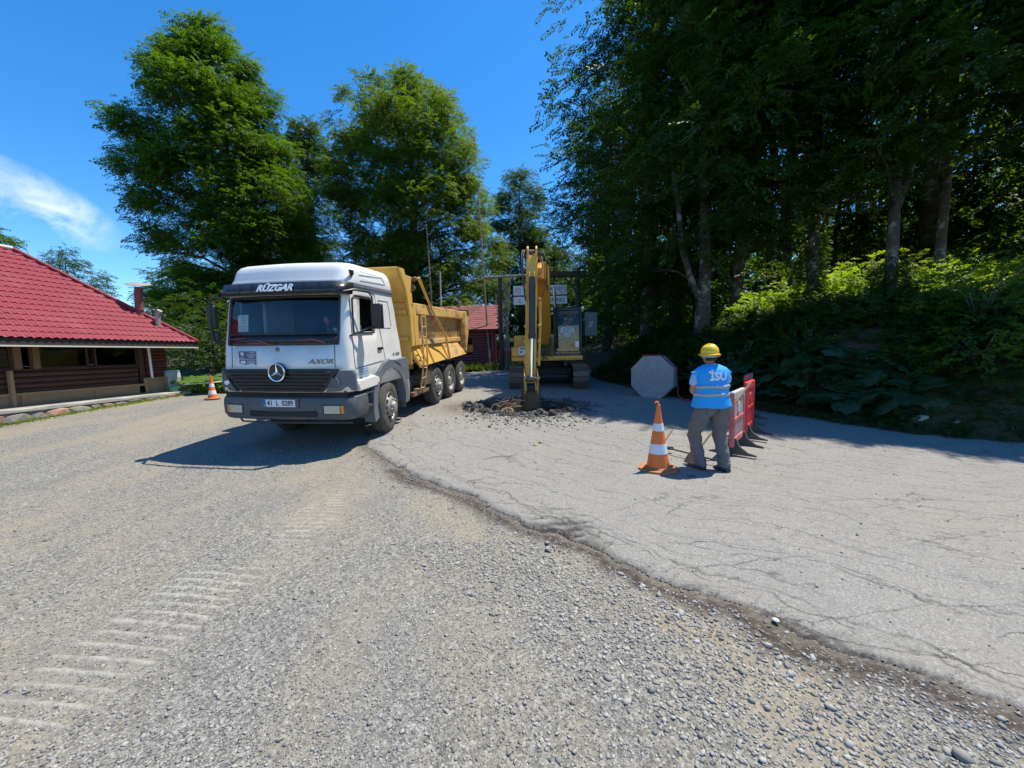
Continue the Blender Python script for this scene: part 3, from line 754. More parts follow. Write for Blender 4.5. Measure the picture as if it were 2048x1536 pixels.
# forest on the bank, right of the road
_bushc = np.array([12.0, 13.3, 3.4]); _sd = np.array(SUN_DIR)
def sunhole(px, py, pz, k):
    """the clearing through which the sun reaches the undergrowth behind the first trunks"""
    if pz < 5.0: return False
    t = (pz - _bushc[2]) / _sd[2]; qx = px - t * _sd[0]; qy = py - t * _sd[1]
    return ((qx - 12.3) / (5.4 + .3 * k)) ** 2 + ((qy - 13.1) / (2.9 + .2 * k)) ** 2 < 1.0
FT = [
 (7.0, 14.2, 22, .19, [(.10, 4.6, 3.6), (.22, 5.6, 4), (.42, 5.4, 4.4), (.65, 4.6, 4.2), (.85, 3.2, 3.2), (1, 1, 1)], [(1.3, -1.05, -.2, .12, 6)], 'forked grey beech trunk nearest the concrete slab on the bank'),
 (9.8, 12.7, 21, .145, [(.16, 2.6, 2.6), (.24, 3.6, 3.6), (.45, 4.2, 4.2), (.7, 4, 4), (1, 1, 1)], [], 'slim ivy clad tree, second trunk from the forked beech'),
 (11.0, 11.3, 20, .125, [(.20, 2.6, 3.2), (.34, 4.2, 4.2), (.5, 4.4, 4.4), (.75, 4, 4), (1, 1, 1)], [(3.2, .75, .1, .10, 6), (5.2, -.45, .2, .09, 5)], 'mottled grey beech whose trunk divides into several stems above the bright shrubs'),
 (13.6, 12.4, 20, .11, [(.20, 3.0, 4), (.34, 4.4, 4.4), (.5, 4.4, 4.6), (.75, 4, 4), (1, 1, 1)], [(5.0, .7, .1, .08, 5)], 'straight dark trunk right of the mottled dividing beech'),
 (9.3, 16.0, 22, .20, [(.20, 3, 3), (.5, 4, 4), (.75, 4, 4), (1, 1, 1)], [], 'thin tree set back between the forked beech and the ivy clad tree'),
 (6.6, 18.8, 22, .30, [(.04, 4.2, 3), (.2, 5.0, 4), (.5, 5.2, 4), (.8, 3.5, 3.5), (1, 1, 1)], [], 'dark tree beside the gate post at the left end of the forest'),
 (16.5, 10.5, 20, .28, [(.20, 4, 4), (.5, 5, 5), (.8, 4, 4), (1, 1, 1)], [], 'tree at the right edge of the picture above the pale shrubs'),
 (17.5, 16.5, 22, .3, [(.12, 4, 4), (.5, 5, 5), (.8, 4, 4), (1, 1, 1)], [], 'tree deep in the wood at right behind the dark straight trunk'),
 (13.0, 18.5, 22, .3, [(.10, 4, 4), (.5, 5, 5), (.8, 4, 4), (1, 1, 1)], [], 'tree in the second row behind the mottled dividing beech'),
 (9.0, 21.0, 22, .3, [(.06, 4, 4), (.5, 5, 5), (.8, 4, 4), (1, 1, 1)], [], 'tree in the second row behind the forked beech'),
 (22.5, 14.5, 22, .3, [(.08, 5, 5), (.5, 5.5, 5.5), (.8, 4, 4), (1, 1, 1)], [], 'large leafy tree at the far right of the wood'),
 (7.0, 28.0, 20, .3, [(.03, 3.4, 3), (.5, 4, 4), (.8, 3, 3), (1, 1, 1)], [], 'forest edge tree beyond the gate on the right'),
]
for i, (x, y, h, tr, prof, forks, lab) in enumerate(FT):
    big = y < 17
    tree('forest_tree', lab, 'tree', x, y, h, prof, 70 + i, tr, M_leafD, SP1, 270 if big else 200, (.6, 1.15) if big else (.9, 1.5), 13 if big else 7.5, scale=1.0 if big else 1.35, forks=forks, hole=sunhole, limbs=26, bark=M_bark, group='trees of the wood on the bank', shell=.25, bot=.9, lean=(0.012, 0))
# ivy on two of the trunks
for (x, y, hh, tr_, lb_) in ((9.8, 12.7, 3.4, .24, 'ivy wrapped round the slim second trunk'), (11.0, 11.3, 1.6, .25, 'ivy at the foot of the mottled beech')):
    r = np.random.default_rng(int(x * 10)); n = 700; a = r.uniform(0, 6.28, n); z = hh * r.random(n) ** 1.3
    iv_t = thing('ivy', lb_, 'ivy', (x, y, tz(x, y)))
    q = tr_ + .10 * r.random(n); scatter('foliage', SP2[0], SP2[1], np.stack([q * np.cos(a), q * np.sin(a), z], -1), np.stack([r.normal(0, .5, n), r.normal(0, .5, n), a + r.normal(0, .8, n)], -1), np.repeat(r.uniform(.4, .7, n)[:, None], 3, 1), M_leafD, iv_t)
# slim trunks deeper in the wood, each one a tree
tr2 = random.Random(3)
for i in range(16):
    x = 8 + i * 1.15 + tr2.uniform(-.5, .5); y = 17.5 + tr2.uniform(0, 9) + (i % 3)
    t = thing('slim_tree', 'thin bare lower trunk in the dark depth of the wood', 'tree', (x, y, tz(x, y) - .1), 0, 'thin trunks deep in the wood')
    hh = tr2.uniform(9, 13); MB().path([(0, 0, 0), (tr2.uniform(-.2, .2), 0, hh * .4), (tr2.uniform(-.5, .5), 0, hh)], [tr2.uniform(.09, .17), .10, .04], 8).build('trunk', M_barkd, t, smooth=60)
# the wood further up the hill reads as one mass
r = np.random.default_rng(90)
n = 15000
fx = r.uniform(-2, 62, n); fy = r.uniform(24, 52, n); fx = fx + 4 + (fy - 24) * .22
fz = gz(fx, fy) + bank(fx, fy) + r.random(n) ** .8 * 16 * np.clip(.6 + .6 * fbm(fx * .15, fy * .15, 3), .35, 1.2)
k = (fbm(fx * .25, fz * .3 + fy * .1, 3) > -.28) & (fx > 7)
pts = np.stack([fx, fy, fz], -1)[k]; m = len(pts)
scatter('hillside_wood', SPBIG[0], SPBIG[1], pts, np.stack([r.normal(0, .5, m), r.normal(.2, .4, m), r.uniform(0, 6.28, m)], -1), np.repeat(r.uniform(1.0, 1.9, m)[:, None], 3, 1), M_leafA)
fx = r.uniform(14, 40, n); fy = r.uniform(8, 26, n)
k = (fx > 15 + np.clip(fy - 12, 0, 99) * .2) & ~((fy < 16) & (fx < 17)); fx = fx[k]; fy = fy[k]; m = len(fx)
fz = gz(fx, fy) + bank(fx, fy) + r.random(m) ** 1.3 * 13
q_ = (fbm(fx * .5, fz * .5, 3) > -.22); fx = fx[q_]; fy = fy[q_]; fz = fz[q_]; m = len(fx)
scatter('woodland_right', SPBIG[0], SPBIG[1], np.stack([fx, fy, fz], -1), np.stack([r.normal(0, .5, m), r.normal(.2, .4, m), r.uniform(0, 6.28, m)], -1), np.repeat(r.uniform(.5, 1.0, m)[:, None], 3, 1), M_leafA)

# undergrowth on the bank
def cover(name, n, xr, yr, dmin, dmax, hmax, mat, sp, seed, sc=(.7, 1.2), cond=None, lump=1.0):
    r = np.random.default_rng(seed); x = r.uniform(*xr, n); y = r.uniform(*yr, n)
    d = (x - np.interp(y, EY, EX)) * .74
    lum = np.clip(.55 + lump * fbm(x * .9, y * .9 + 4, 3), .12, 1.3)
    z = gz(x, y) + bank(x, y) + .03 + hmax * lum * r.random(n) ** .7 * np.clip((d - dmin) / .8, .15, 1)
    k = (d > dmin) & (d < dmax) & (earthmask(x, y) < r.random(n) * .8)
    if cond is not None: k &= cond(x, y)
    x, y, z = x[k], y[k], z[k]; m = len(x)
    return scatter(name, sp[0], sp[1], np.stack([x, y, z], -1), np.stack([r.normal(0, .45, m), r.normal(-.15, .4, m), r.uniform(0, 6.28, m)], -1), np.repeat(r.uniform(*sc, m)[:, None], 3, 1), mat)
def earthmask(x, y): return np.clip(1.1 - np.hypot((x - 8.3) / 1.0, (y - 9.1) / .7), 0, .55)
cover('bank_undergrowth', 26000, (3, 17), (4.5, 18), .25, 4.6, .65, M_leafD, SP2, 201, (.6, 1.1))
cover('bank_foot_plants', 5000, (3, 14), (4.5, 17), .0, .9, .22, M_leafD, SP2, 202, (.4, .8))
cover('forest_floor_plants', 9000, (6, 26), (10, 26), 2.6, 14, .9, M_leafD, SP1, 203, (.9, 1.5))
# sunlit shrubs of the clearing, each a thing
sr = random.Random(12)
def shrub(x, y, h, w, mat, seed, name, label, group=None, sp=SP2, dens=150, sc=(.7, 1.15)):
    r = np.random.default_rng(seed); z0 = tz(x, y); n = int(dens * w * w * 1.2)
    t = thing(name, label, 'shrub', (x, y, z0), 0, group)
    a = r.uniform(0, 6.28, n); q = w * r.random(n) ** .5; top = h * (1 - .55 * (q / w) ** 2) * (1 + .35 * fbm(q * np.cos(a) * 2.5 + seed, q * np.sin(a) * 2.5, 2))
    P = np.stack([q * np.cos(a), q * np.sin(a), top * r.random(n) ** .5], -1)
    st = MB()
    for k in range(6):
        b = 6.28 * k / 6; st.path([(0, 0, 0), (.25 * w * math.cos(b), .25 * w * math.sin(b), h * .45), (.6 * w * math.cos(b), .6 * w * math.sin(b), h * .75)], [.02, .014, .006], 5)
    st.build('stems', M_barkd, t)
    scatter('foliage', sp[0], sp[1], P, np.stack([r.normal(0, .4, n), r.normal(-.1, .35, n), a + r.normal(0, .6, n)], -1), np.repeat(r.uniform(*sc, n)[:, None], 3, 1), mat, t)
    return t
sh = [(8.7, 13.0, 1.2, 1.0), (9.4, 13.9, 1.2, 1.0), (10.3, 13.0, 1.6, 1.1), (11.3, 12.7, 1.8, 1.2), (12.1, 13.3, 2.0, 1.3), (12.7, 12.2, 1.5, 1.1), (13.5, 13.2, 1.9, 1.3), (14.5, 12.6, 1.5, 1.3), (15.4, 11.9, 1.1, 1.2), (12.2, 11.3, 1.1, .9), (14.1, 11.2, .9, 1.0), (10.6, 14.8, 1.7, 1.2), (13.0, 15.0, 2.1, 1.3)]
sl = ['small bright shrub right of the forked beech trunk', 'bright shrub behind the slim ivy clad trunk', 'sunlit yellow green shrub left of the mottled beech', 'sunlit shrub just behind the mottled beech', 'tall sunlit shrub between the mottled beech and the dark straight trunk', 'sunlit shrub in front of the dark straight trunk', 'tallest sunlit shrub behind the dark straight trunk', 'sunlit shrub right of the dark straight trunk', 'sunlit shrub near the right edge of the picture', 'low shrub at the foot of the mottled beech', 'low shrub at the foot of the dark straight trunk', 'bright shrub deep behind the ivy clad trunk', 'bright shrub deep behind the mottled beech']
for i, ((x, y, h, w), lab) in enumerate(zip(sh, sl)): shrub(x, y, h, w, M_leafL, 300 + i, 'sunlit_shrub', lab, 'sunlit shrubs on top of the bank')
shrub(8.95, 7.35, 1.0, .75, M_leafB, 330, 'pale_shrub', 'pale leaved shrub at the bank foot by the right edge', dens=170)
shrub(9.9, 8.2, 1.5, .9, M_leafB, 331, 'pale_shrub', 'larger pale shrub higher on the bank by the right edge', dens=150)
# pale drooping shrub left of the truck / behind the barrel
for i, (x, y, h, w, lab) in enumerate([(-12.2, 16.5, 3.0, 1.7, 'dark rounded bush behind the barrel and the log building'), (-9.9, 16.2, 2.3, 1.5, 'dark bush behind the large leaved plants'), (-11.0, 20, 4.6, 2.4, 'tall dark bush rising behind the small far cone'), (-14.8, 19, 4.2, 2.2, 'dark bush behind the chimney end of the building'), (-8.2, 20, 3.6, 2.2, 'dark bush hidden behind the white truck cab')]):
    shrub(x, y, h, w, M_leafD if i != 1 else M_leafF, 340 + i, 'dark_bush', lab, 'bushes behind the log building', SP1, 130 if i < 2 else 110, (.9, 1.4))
cover2 = []
def grass(name, pts_fn, n, seed, mat, h=(.12, .3)):
    r = np.random.default_rng(seed); x, y = pts_fn(r, n); m = len(x)
    v = []; f = []
    g = random.Random(seed)
    for k in range(9):
        a = g.uniform(0, 6.28); l = g.uniform(.6, 1.0); d = g.uniform(.1, .5); b = len(v); w = .035
        v += [(-w * math.sin(a), w * math.cos(a), 0), (w * math.sin(a), -w * math.cos(a), 0), (d * .5 * math.cos(a), d * .5 * math.sin(a), l * .6), (d * math.cos(a), d * math.sin(a), l)]
        f += [(b, b + 1, b + 2), (b, b + 2, b + 3)]
    z = np.array([tz(a, b) for a, b in zip(x, y)]) - .02
    return scatter(name, np.array(v), f, np.stack([x, y, z], -1), np.stack([np.zeros(m), np.zeros(m), r.uniform(0, 6.28, m)], -1), np.repeat(r.uniform(*h, m)[:, None], 3, 1), mat)
grass('verge_weeds', lambda r, n: (lambda y: (np.interp(y, EY, EX) + r.normal(.12, .12, n), y))(r.uniform(5.6, 18, n)), 900, 400, M_leafD, (.06, .2))
grass('cabin_weeds', lambda r, n: (r.uniform(-4.5, .6, n), 20.0 + r.normal(.35, .3, n)), 700, 401, M_leafB, (.2, .5))
grass('far_meadow', lambda r, n: (r.uniform(-1, 4, n), r.uniform(24, 34, n)), 1500, 402, M_leafL, (.3, .7))
grass('plinth_weeds', lambda r, n: (lambda y: (-11.0 + (y - 8.3) * .13 + r.normal(0, .08, n), y))(r.uniform(5.5, 12.4, n)), 520, 403, M_leafL, (.04, .12))
grass('left_verge_weeds', lambda r, n: (r.uniform(-11, -6.5, n), r.uniform(12.6, 15.5, n)), 1400, 404, M_leafL, (.15, .4))

# butterbur / burdock plants: each plant a thing, each big leaf a part
def bigleaf_mesh(seed):
    g = random.Random(seed); n = 16; v = [(0, 0, 0)]; f = []
    for ring, rr_ in ((1, .5), (2, 1.0)):
        for k in range(n):
            a = PI * .08 + (2 * PI - PI * .16) * k / (n - 1) + PI
            rad = rr_ * (1 + .10 * g.uniform(-1, 1)) * (1.0 + .15 * math.cos(a))
            z = .14 * rr_ - .22 * rr_ ** 2 + .05 * g.uniform(-1, 1) * rr_ + (.05 if k % 2 else -.02) * rr_
            v.append((rad * math.cos(a) * .55, rad * math.sin(a) * .5, z))
    for k in range(n - 1):
        f.append((0, 1 + k, 2 + k)); f.append((1 + k, 1 + n + k, 2 + n + k, 2 + k))
    me = bpy.data.meshes.new('leaf'); me.from_pydata(v, [], f); me.shade_smooth(); return me
def bigleafmat(name, a, b):
    t = NT(name); c = t.mix(t.noise(3, 5, .6), a, b)
    t.col(c); t.rough(.55)
    t.bump(t.noise(9, 4, .6), .6, .03)
    tr = t.n.new('ShaderNodeBsdfTranslucent'); tr.inputs['Color'].default_value = (*[min(1, q * 2) for q in b], 1)
    ms = t.n.new('ShaderNodeMixShader'); ms.inputs[0].default_value = .3
    t.l.new(t.b.outputs[0], ms.inputs[1]); t.l.new(tr.outputs[0], ms.inputs[2]); t.l.new(ms.outputs[0], t.n['Material Output'].inputs['Surface']); return t.m
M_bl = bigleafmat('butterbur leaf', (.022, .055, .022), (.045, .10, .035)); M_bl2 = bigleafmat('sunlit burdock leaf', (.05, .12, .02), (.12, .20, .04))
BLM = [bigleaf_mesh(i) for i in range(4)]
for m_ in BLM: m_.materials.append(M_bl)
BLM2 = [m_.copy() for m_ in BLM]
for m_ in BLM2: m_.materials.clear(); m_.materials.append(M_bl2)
def butterbur(x, y, nl, R_, seed, label, group, meshes, hh=.45, ls=(.32, .6)):
    g = random.Random(seed); t = thing('butterbur_plant' if meshes is BLM else 'burdock_plant', label, 'plant', (x, y, tz(x, y)), 0, group)
    st = MB()
    for k in range(nl):
        a = 6.28 * k / nl + g.uniform(-.4, .4); d = R_ * g.uniform(.35, 1.0); p = Vector((d * math.cos(a), d * math.sin(a) * .8, hh * g.uniform(.55, 1.1) + (tz(x + d * math.cos(a), y + d * math.sin(a) * .8) - tz(x, y)) * .9))
        o = bpy.data.objects.new('leaf', meshes[g.randrange(4)]); link(o, t); o.location = p; s = g.uniform(*ls); o.scale = (s, s, s)
        o.rotation_euler = (g.uniform(-.35, .35) + .45, g.uniform(-.35, .35), a + g.uniform(-.5, .5)) if meshes is BLM else (g.uniform(-.2, .5), g.uniform(-.3, .3), a)
        st.path([(0, 0, -.05), (p.x * .5, p.y * .5, p.z * .7), tuple(p)], [.012, .009, .006], 5)
    st.build('stalks', M_bl if meshes is BLM else M_bl2, t)
pl_ = [(5.5, 10.4), (5.95, 9.75), (6.35, 9.15), (6.7, 8.75), (7.0, 8.3), (7.3, 7.95), (6.0, 10.6), (6.6, 9.75), (7.1, 9.2), (7.55, 8.5), (4.9, 11.6), (7.75, 7.6), (5.2, 11.0)]
plab = ['behind the worker', 'behind the red and white barriers', 'right of the barriers', 'two steps right of the barriers', 'under the bare earth patch', 'right below the bare earth patch', 'higher on the bank behind the worker', 'higher on the bank right of the barriers', 'just under the bare earth of the bank', 'right of the bare earth, higher up', 'beside the octagonal slab', 'furthest right of the big leaved row', 'between the octagonal slab and the worker']
for i, ((x, y), lb_) in enumerate(zip(pl_, plab)): butterbur(x + .12, y, 8, .55, 500 + i, 'big leaved butterbur plant at the bank foot, ' + lb_, 'butterbur plants along the bank foot', BLM)
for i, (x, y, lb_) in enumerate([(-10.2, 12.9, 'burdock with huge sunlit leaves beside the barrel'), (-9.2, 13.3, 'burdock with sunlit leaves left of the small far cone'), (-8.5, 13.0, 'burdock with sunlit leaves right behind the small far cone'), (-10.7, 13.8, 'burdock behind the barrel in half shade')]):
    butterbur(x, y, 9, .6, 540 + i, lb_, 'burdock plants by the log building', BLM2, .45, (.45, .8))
# ================================================================ TIPPER TRUCK
M_white = pmat('white truck paint', (.78, .76, .71), .30, var=.04, nscale=2, dirt=(.40, .34, .26), dirt_amt=.34, coat=.5, dscale=2.2)
M_roofw = pmat('chalky white roof paint', (.70, .70, .68), .5, var=.05, nscale=9, dirt=(.45, .43, .38), dirt_amt=.14, dscale=3)
M_greyp = pmat('grey cab plastic', (.125, .14, .16), .5, var=.1, nscale=5, dirt=(.33, .30, .25), dirt_amt=.18, dscale=2.5)
M_bump = pmat('grey bumper plastic', (.075, .084, .092), .55, var=.1, nscale=5, dirt=(.36, .33, .27), dirt_amt=.28, dscale=2.0)
M_blk = pmat('black plastic', (.018, .019, .021), .35, var=.2, dirt=(.12, .11, .09), dirt_amt=.12)
M_blkm = pmat('black matt parts', (.02, .019, .018), .8, var=.3, dirt=(.12, .10, .08), dirt_amt=.3)
M_visor = pmat('smoked visor', (.016, .016, .018), .32, coat=.25, spec=.4)
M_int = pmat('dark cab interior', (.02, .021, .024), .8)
M_chrome = pmat('chrome', (.75, .76, .78), .18, metal=1.0, var=.03)
M_rub_t = pmat('tyre rubber', (.045, .043, .040), .85, var=.25, nscale=8, dirt=(.20, .18, .145), dirt_amt=.42, dscale=3, bump=.3)
M_rim = pmat('dusty silver rim', (.36, .34, .31), .55, metal=.35, var=.2, nscale=7, dirt=(.24, .21, .16), dirt_amt=.45, dscale=6)
M_chas = pmat('chassis steel', (.06, .05, .045), .75, var=.3, dirt=(.22, .18, .13), dirt_amt=.4)
M_rustb = pmat('rust brown steel', (.20, .105, .07), .8, var=.3, nscale=9, dirt=(.10, .06, .04), dirt_amt=.3)
M_yel = pmat('yellow tipper paint', (.68, .40, .085), .5, var=.07, nscale=3, dirt=(.30, .17, .06), dirt_amt=.30, dscale=3.5)
def rusty_yellow():
    t = NT('worn yellow paint')
    base = t.mix(t.noise(3, 5), (.64, .37, .085), (.74, .46, .12))
    pale = t.ramp(t.noise(2.2, 7, .65), [(.42, 0.0), (.62, 1.0)])
    c = t.mix(t.math('MULTIPLY', pale, .75), base, (.60, .42, .24))
    ru = t.ramp(t.noise(3.2, 10, .78, vec=t.map((1, .6, 1.5))), [(.49, 0.0), (.58, 1.0)])
    c = t.mix(t.math('MULTIPLY', ru, .8), c, (.26, .13, .055))
    dk = t.ramp(t.noise(7, 8, .75, vec=t.map((1, 1, .35))), [(.60, 0.0), (.66, 1.0)])
    c = t.mix(t.math('MULTIPLY', dk, .7), c, (.12, .065, .035))
    t.col(c); t.rough(.62); t.bump(t.noise(5, 6, .6), .25, .02); return t.m
M_yrust = rusty_yellow()
M_amber = pmat('amber lens', (.75, .25, .03), .15, coat=.8)
M_lens = pmat('clear lamp lens', (.48, .47, .40), .12, metal=.3, var=.3, nscale=18, coat=.9)
M_paper = pmat('white paper', (.78, .80, .76), .7)
M_platew = pmat('white number plate', (.72, .73, .74), .4)
M_blue = pmat('blue print', (.03, .10, .42), .5)
M_bluet = pmat('blue lettering', (.10, .30, .62), .5)
M_ink = pmat('black print', (.015, .015, .018), .5)
M_sticker = pmat('slate blue sticker', (.10, .115, .20), .45)
M_txtw = pmat('white lettering', (.82, .83, .84), .5)
M_badge = pmat('dull badge chrome', (.22, .22, .23), .35, metal=.6)
M_redw = pmat('red wiper cover', (.42, .05, .045), .5)
def glassmat(name, tint=(.03, .045, .055), refl=.5, clear=.35):
    t = NT(name)
    gl = t.n.new('ShaderNodeBsdfGlossy'); gl.inputs['Roughness'].default_value = .03; gl.inputs['Color'].default_value = (1, 1, 1, 1)
    tr = t.n.new('ShaderNodeBsdfTransparent'); tr.inputs['Color'].default_value = (clear, clear * 1.05, clear * 1.08, 1)
    fr = t.n.new('ShaderNodeFresnel'); fr.inputs['IOR'].default_value = 1.55
    m1 = t.n.new('ShaderNodeMixShader'); t.l.new(t.math('MULTIPLY', fr, refl).outputs[0], m1.inputs[0])
    t.l.new(tr.outputs[0], m1.inputs[1]); t.l.new(gl.outputs[0], m1.inputs[2]); t.l.new(m1.outputs[0], t.n['Material Output'].inputs['Surface'])
    return t.m
M_glass = glassmat('tinted glass', clear=.80, refl=1.1)
M_glassd = glassmat('dark window glass', clear=.35, refl=2.2)

truck = thing('tipper_truck', 'white cab three rear axle tipper truck with yellow dump body, standing left of the pit', 'truck', (-3.775, 6.307, .068))
truck.rotation_mode = 'YXZ'; truck.rotation_euler = (R(3.098), R(.971), R(-8.445))

# ---- cab shell: rounded horizontal sections stacked, split into panels
def section(w, yf, yb, r, bul):
    """points of one half-turned section, symmetric; returns list of (x,y) with fixed count, plus keys"""
    P = []
    xs = [-1, -.8, -.5, -.2, 0, .2, .5, .8, 1]
    for q in xs: P.append((q * (w - r), yf + bul * (q * q) - bul * .0))
    yc = yf + bul
    for k in range(1, 5):
        a = PI / 2 * k / 5; P.append((w - r + r * math.sin(a), yc + r * (1 - math.cos(a))))
    for q in SIDEY(yc + r, yb): P.append((w, q))
    P.append((w - .04, yb + .03))
    P.append((0, yb + .03))
    n = [(-x, y) for x, y in P[9:-1]][::-1]
    return P + n
def SIDEY(y0, y1): return [y0 + (y1 - y0) * q for q in (0, .09, .16, .46, .50, .66, .72, .92, 1.0)]
NF, NC, NS = 9, 4, 9
def loft(levels, parent):
    rows = [[(x, y, z) for x, y in section(*s)] for z, *s in levels]
    return rows
#        z     w      yf    yb    r    bulge
LV = [(1.00, 1.17, .02, 2.10, .10, .06),
      (1.38, 1.15, .03, 2.12, .12, .08),
      (1.42, 1.15, .03, 2.12, .12, .08),
      (1.76, 1.135, .05, 2.08, .13, .09),
      (1.93, 1.125, .08, 2.05, .13, .09),
      (2.02, 1.12, .10, 2.03, .13, .09),
      (2.20, 1.115, .13, 2.00, .13, .09),
      (2.38, 1.11, .165, 1.97, .13, .09),
      (2.54, 1.105, .20, 1.93, .13, .09),
      (2.62, 1.10, .21, 1.91, .13, .09),
      (2.76, 1.095, .20, 1.88, .13, .09)]
rows = loft(LV, truck); NPT = len(rows[0])
side0 = NF + NC            # first index of the driver's side points
def quad(i, j): return [rows[i][j], rows[i][(j + 1) % NPT], rows[i + 1][(j + 1) % NPT], rows[i + 1][j]]
back = side0 + NS
def mir(j): return NPT - 1 - (j - 8) if j >= 8 else None
panels = {}
def cls(i, j):
    z = LV[i][0]
    mj = j
    other = False
    if j > back: # passenger side: mirror the column index
        mj = NPT + 8 - 1 - j; other = True
    if j < 8:
        if 1.90 < z < 2.60 and (i >= 4 and i <= 7): return 'windscreen'
        if i == 3: return 'cowl'
        return 'shell'
    if 8 <= mj < 8 + 1 and 3 <= i <= 8: return 'pillar' if i >= 4 else 'cowl2'
    s = mj - side0
    if s in (2,) and 4 <= i <= 7: return 'side_glass' if other else 'opening'
    if s in (5,) and 5 <= i <= 7: return 'inset'
    return 'shell'
for i in range(len(LV) - 1):
    for j in range(NPT):
        panels.setdefault(cls(i, j), []).append(quad(i, j))
def panel(name, keys, mat, th=.02, **k):
    mb = MB()
    for key in keys:
        for q in panels.get(key, []): mb.add(q, [(0, 1, 2, 3)])
    import bmesh
    me = bpy.data.meshes.new(name); me.from_pydata(mb.v, [], mb.f); bm = bmesh.new(); bm.from_mesh(me)
    bmesh.ops.remove_doubles(bm, verts=bm.verts, dist=.0005); bmesh.ops.recalc_face_normals(bm, faces=bm.faces)
    bm.to_mesh(me); bm.free(); me.materials.append(mat); me.shade_smooth(); me.set_sharp_from_angle(angle=R(32))
    o = bpy.data.objects.new(name, me); link(o, truck)
    if th:
        m = o.modifiers.new('thick', 'SOLIDIFY'); m.thickness = th; m.offset = -1
    return o
panel('cab_shell', ['shell', 'inset', 'pillar', 'cowl2'], M_white, .03)
panel('windscreen', ['windscreen'], M_glass, 0)
panel('wiper_cowl', ['cowl'], M_blk, .02)
panel('side_window', ['side_glass'], M_glass, 0)
# black surround of the windscreen (frit) set just proud
def yfront(x, z):
    zs = [l[0] for l in LV]; yf = np.interp(z, zs, [l[2] for l in LV]); b = np.interp(z, zs, [l[5] for l in LV]); w = np.interp(z, zs, [l[1] - l[4] for l in LV])
    return float(yf + b * (x / w) ** 2)
mb = MB()
for sx in (-1, 1):
    pts_ = [(sx * .985, yfront(.985, z) - .004, z) for z in (1.78, 2.0, 2.3, 2.54)]
    mb.path(pts_, .022, 6)
mb.path([(x, yfront(x, 1.945) - .004, 1.945) for x in np.linspace(-.98, .98, 12)], .016, 6)
mb.path([(x, yfront(x, 2.54) - .004, 2.54) for x in np.linspace(-.98, .98, 12)], .02, 6)
mb.build('windscreen_seal', M_blk, truck, smooth=60)
# roof cap: closed loft with a rounded top
def closedloft(name, lv, mat, sub=1, parent=None, bev=.0):
    rws = [[(x, y, z) for x, y in section(*s)] for z, *s in lv]; n = len(rws[0]); mb = MB()
    for i in range(len(rws) - 1):
        for j in range(n): mb.add([rws[i][j], rws[i][(j + 1) % n], rws[i + 1][(j + 1) % n], rws[i + 1][j]], [(0, 1, 2, 3)])
    mb.add(rws[-1], [tuple(range(n))]); mb.add(rws[0], [tuple(range(n))[::-1]])
    import bmesh
    me = bpy.data.meshes.new(name); me.from_pydata(mb.v, [], mb.f); bm = bmesh.new(); bm.from_mesh(me)
    bmesh.ops.remove_doubles(bm, verts=bm.verts, dist=.0005); bmesh.ops.recalc_face_normals(bm, faces=bm.faces); bm.to_mesh(me); bm.free()
    me.materials.append(mat); me.shade_smooth(); me.set_sharp_from_angle(angle=R(30)); o = bpy.data.objects.new(name, me); link(o, parent or truck); return o
closedloft('roof_cap', [(2.768, 1.095, .235, 1.90, .20, .08), (2.80, 1.10, .23, 1.90, .22, .08), (2.86, 1.095, .26, 1.89, .25, .08), (2.95, 1.085, .29, 1.87, .25, .08), (3.02, 1.068, .325, 1.84, .25, .08),
    (3.07, 1.04, .37, 1.81, .25, .08), (3.10, 1.0, .43, 1.77, .25, .08), (3.12, .94, .52, 1.70, .24, .08), (3.13, .80, .72, 1.55, .22, .06)], M_roofw)
# recess outline and marker on the roof side
mb = MB(); mb.path([(1.112, .75, 2.98), (1.088, 1.55, 2.98), (1.10, 1.66, 2.86), (1.112, .75, 2.86)], .006, 5); mb.build('roof_moulding', M_roofw, truck, smooth=60)
MB().prism([(.42, 2.97), (.55, 2.97), (.55, 2.91), (.485, 2.86), (.44, 2.90)], .02, YZ(1.085)).build('roof_marker', M_blk, truck, bevel=.004)
# grey gutter band between cab and roof cap
closedloft('gutter_band', [(2.70, 1.115, .22, 1.93, .14, .09), (2.71, 1.125, .21, 1.935, .14, .09), (2.762, 1.122, .215, 1.93, .15, .09), (2.768, 1.11, .225, 1.92, .15, .09)], M_greyp)
# sun visor: a curved dark band wrapping the corners
mb = MB(); X_ = np.linspace(-1, 1, 25); vt = []; vb = []
for q in X_:
    x = q * 1.165; back_ = .02 + .26 * max(0, abs(q) - .86) / .14 + .05 * q * q
    vt.append((x, .10 + back_, 2.765 - .01 * q * q)); vb.append((x * 1.005, .015 + back_, 2.565))
for k in range(24):
    mb.add([vb[k], vb[k + 1], vt[k + 1], vt[k]], [(0, 1, 2, 3)])
o = mb.build('sun_visor', M_visor, truck, smooth=60, weld=True); m = o.modifiers.new('thick', 'SOLIDIFY'); m.thickness = .015
mb = MB()
for q in (-.55, -.36, -.16, .10, .42, .64):
    x = q * 1.165; mb.beam((x, .055 + .05 * q * q, 2.60), (x + .01, .095 + .05 * q * q, 2.74), .018, .018)
mb.build('visor_bracket', M_blk, truck)
vis_m = Matrix.Translation((.02, .052, 2.668)) @ Matrix.Rotation(R(90 - 23), 4, 'X')
text(truck, 'RÜZGAR', .158, vis_m, M_txtw, 'visor_name', .003, shear=.25, bold=.006, sx=1.0)
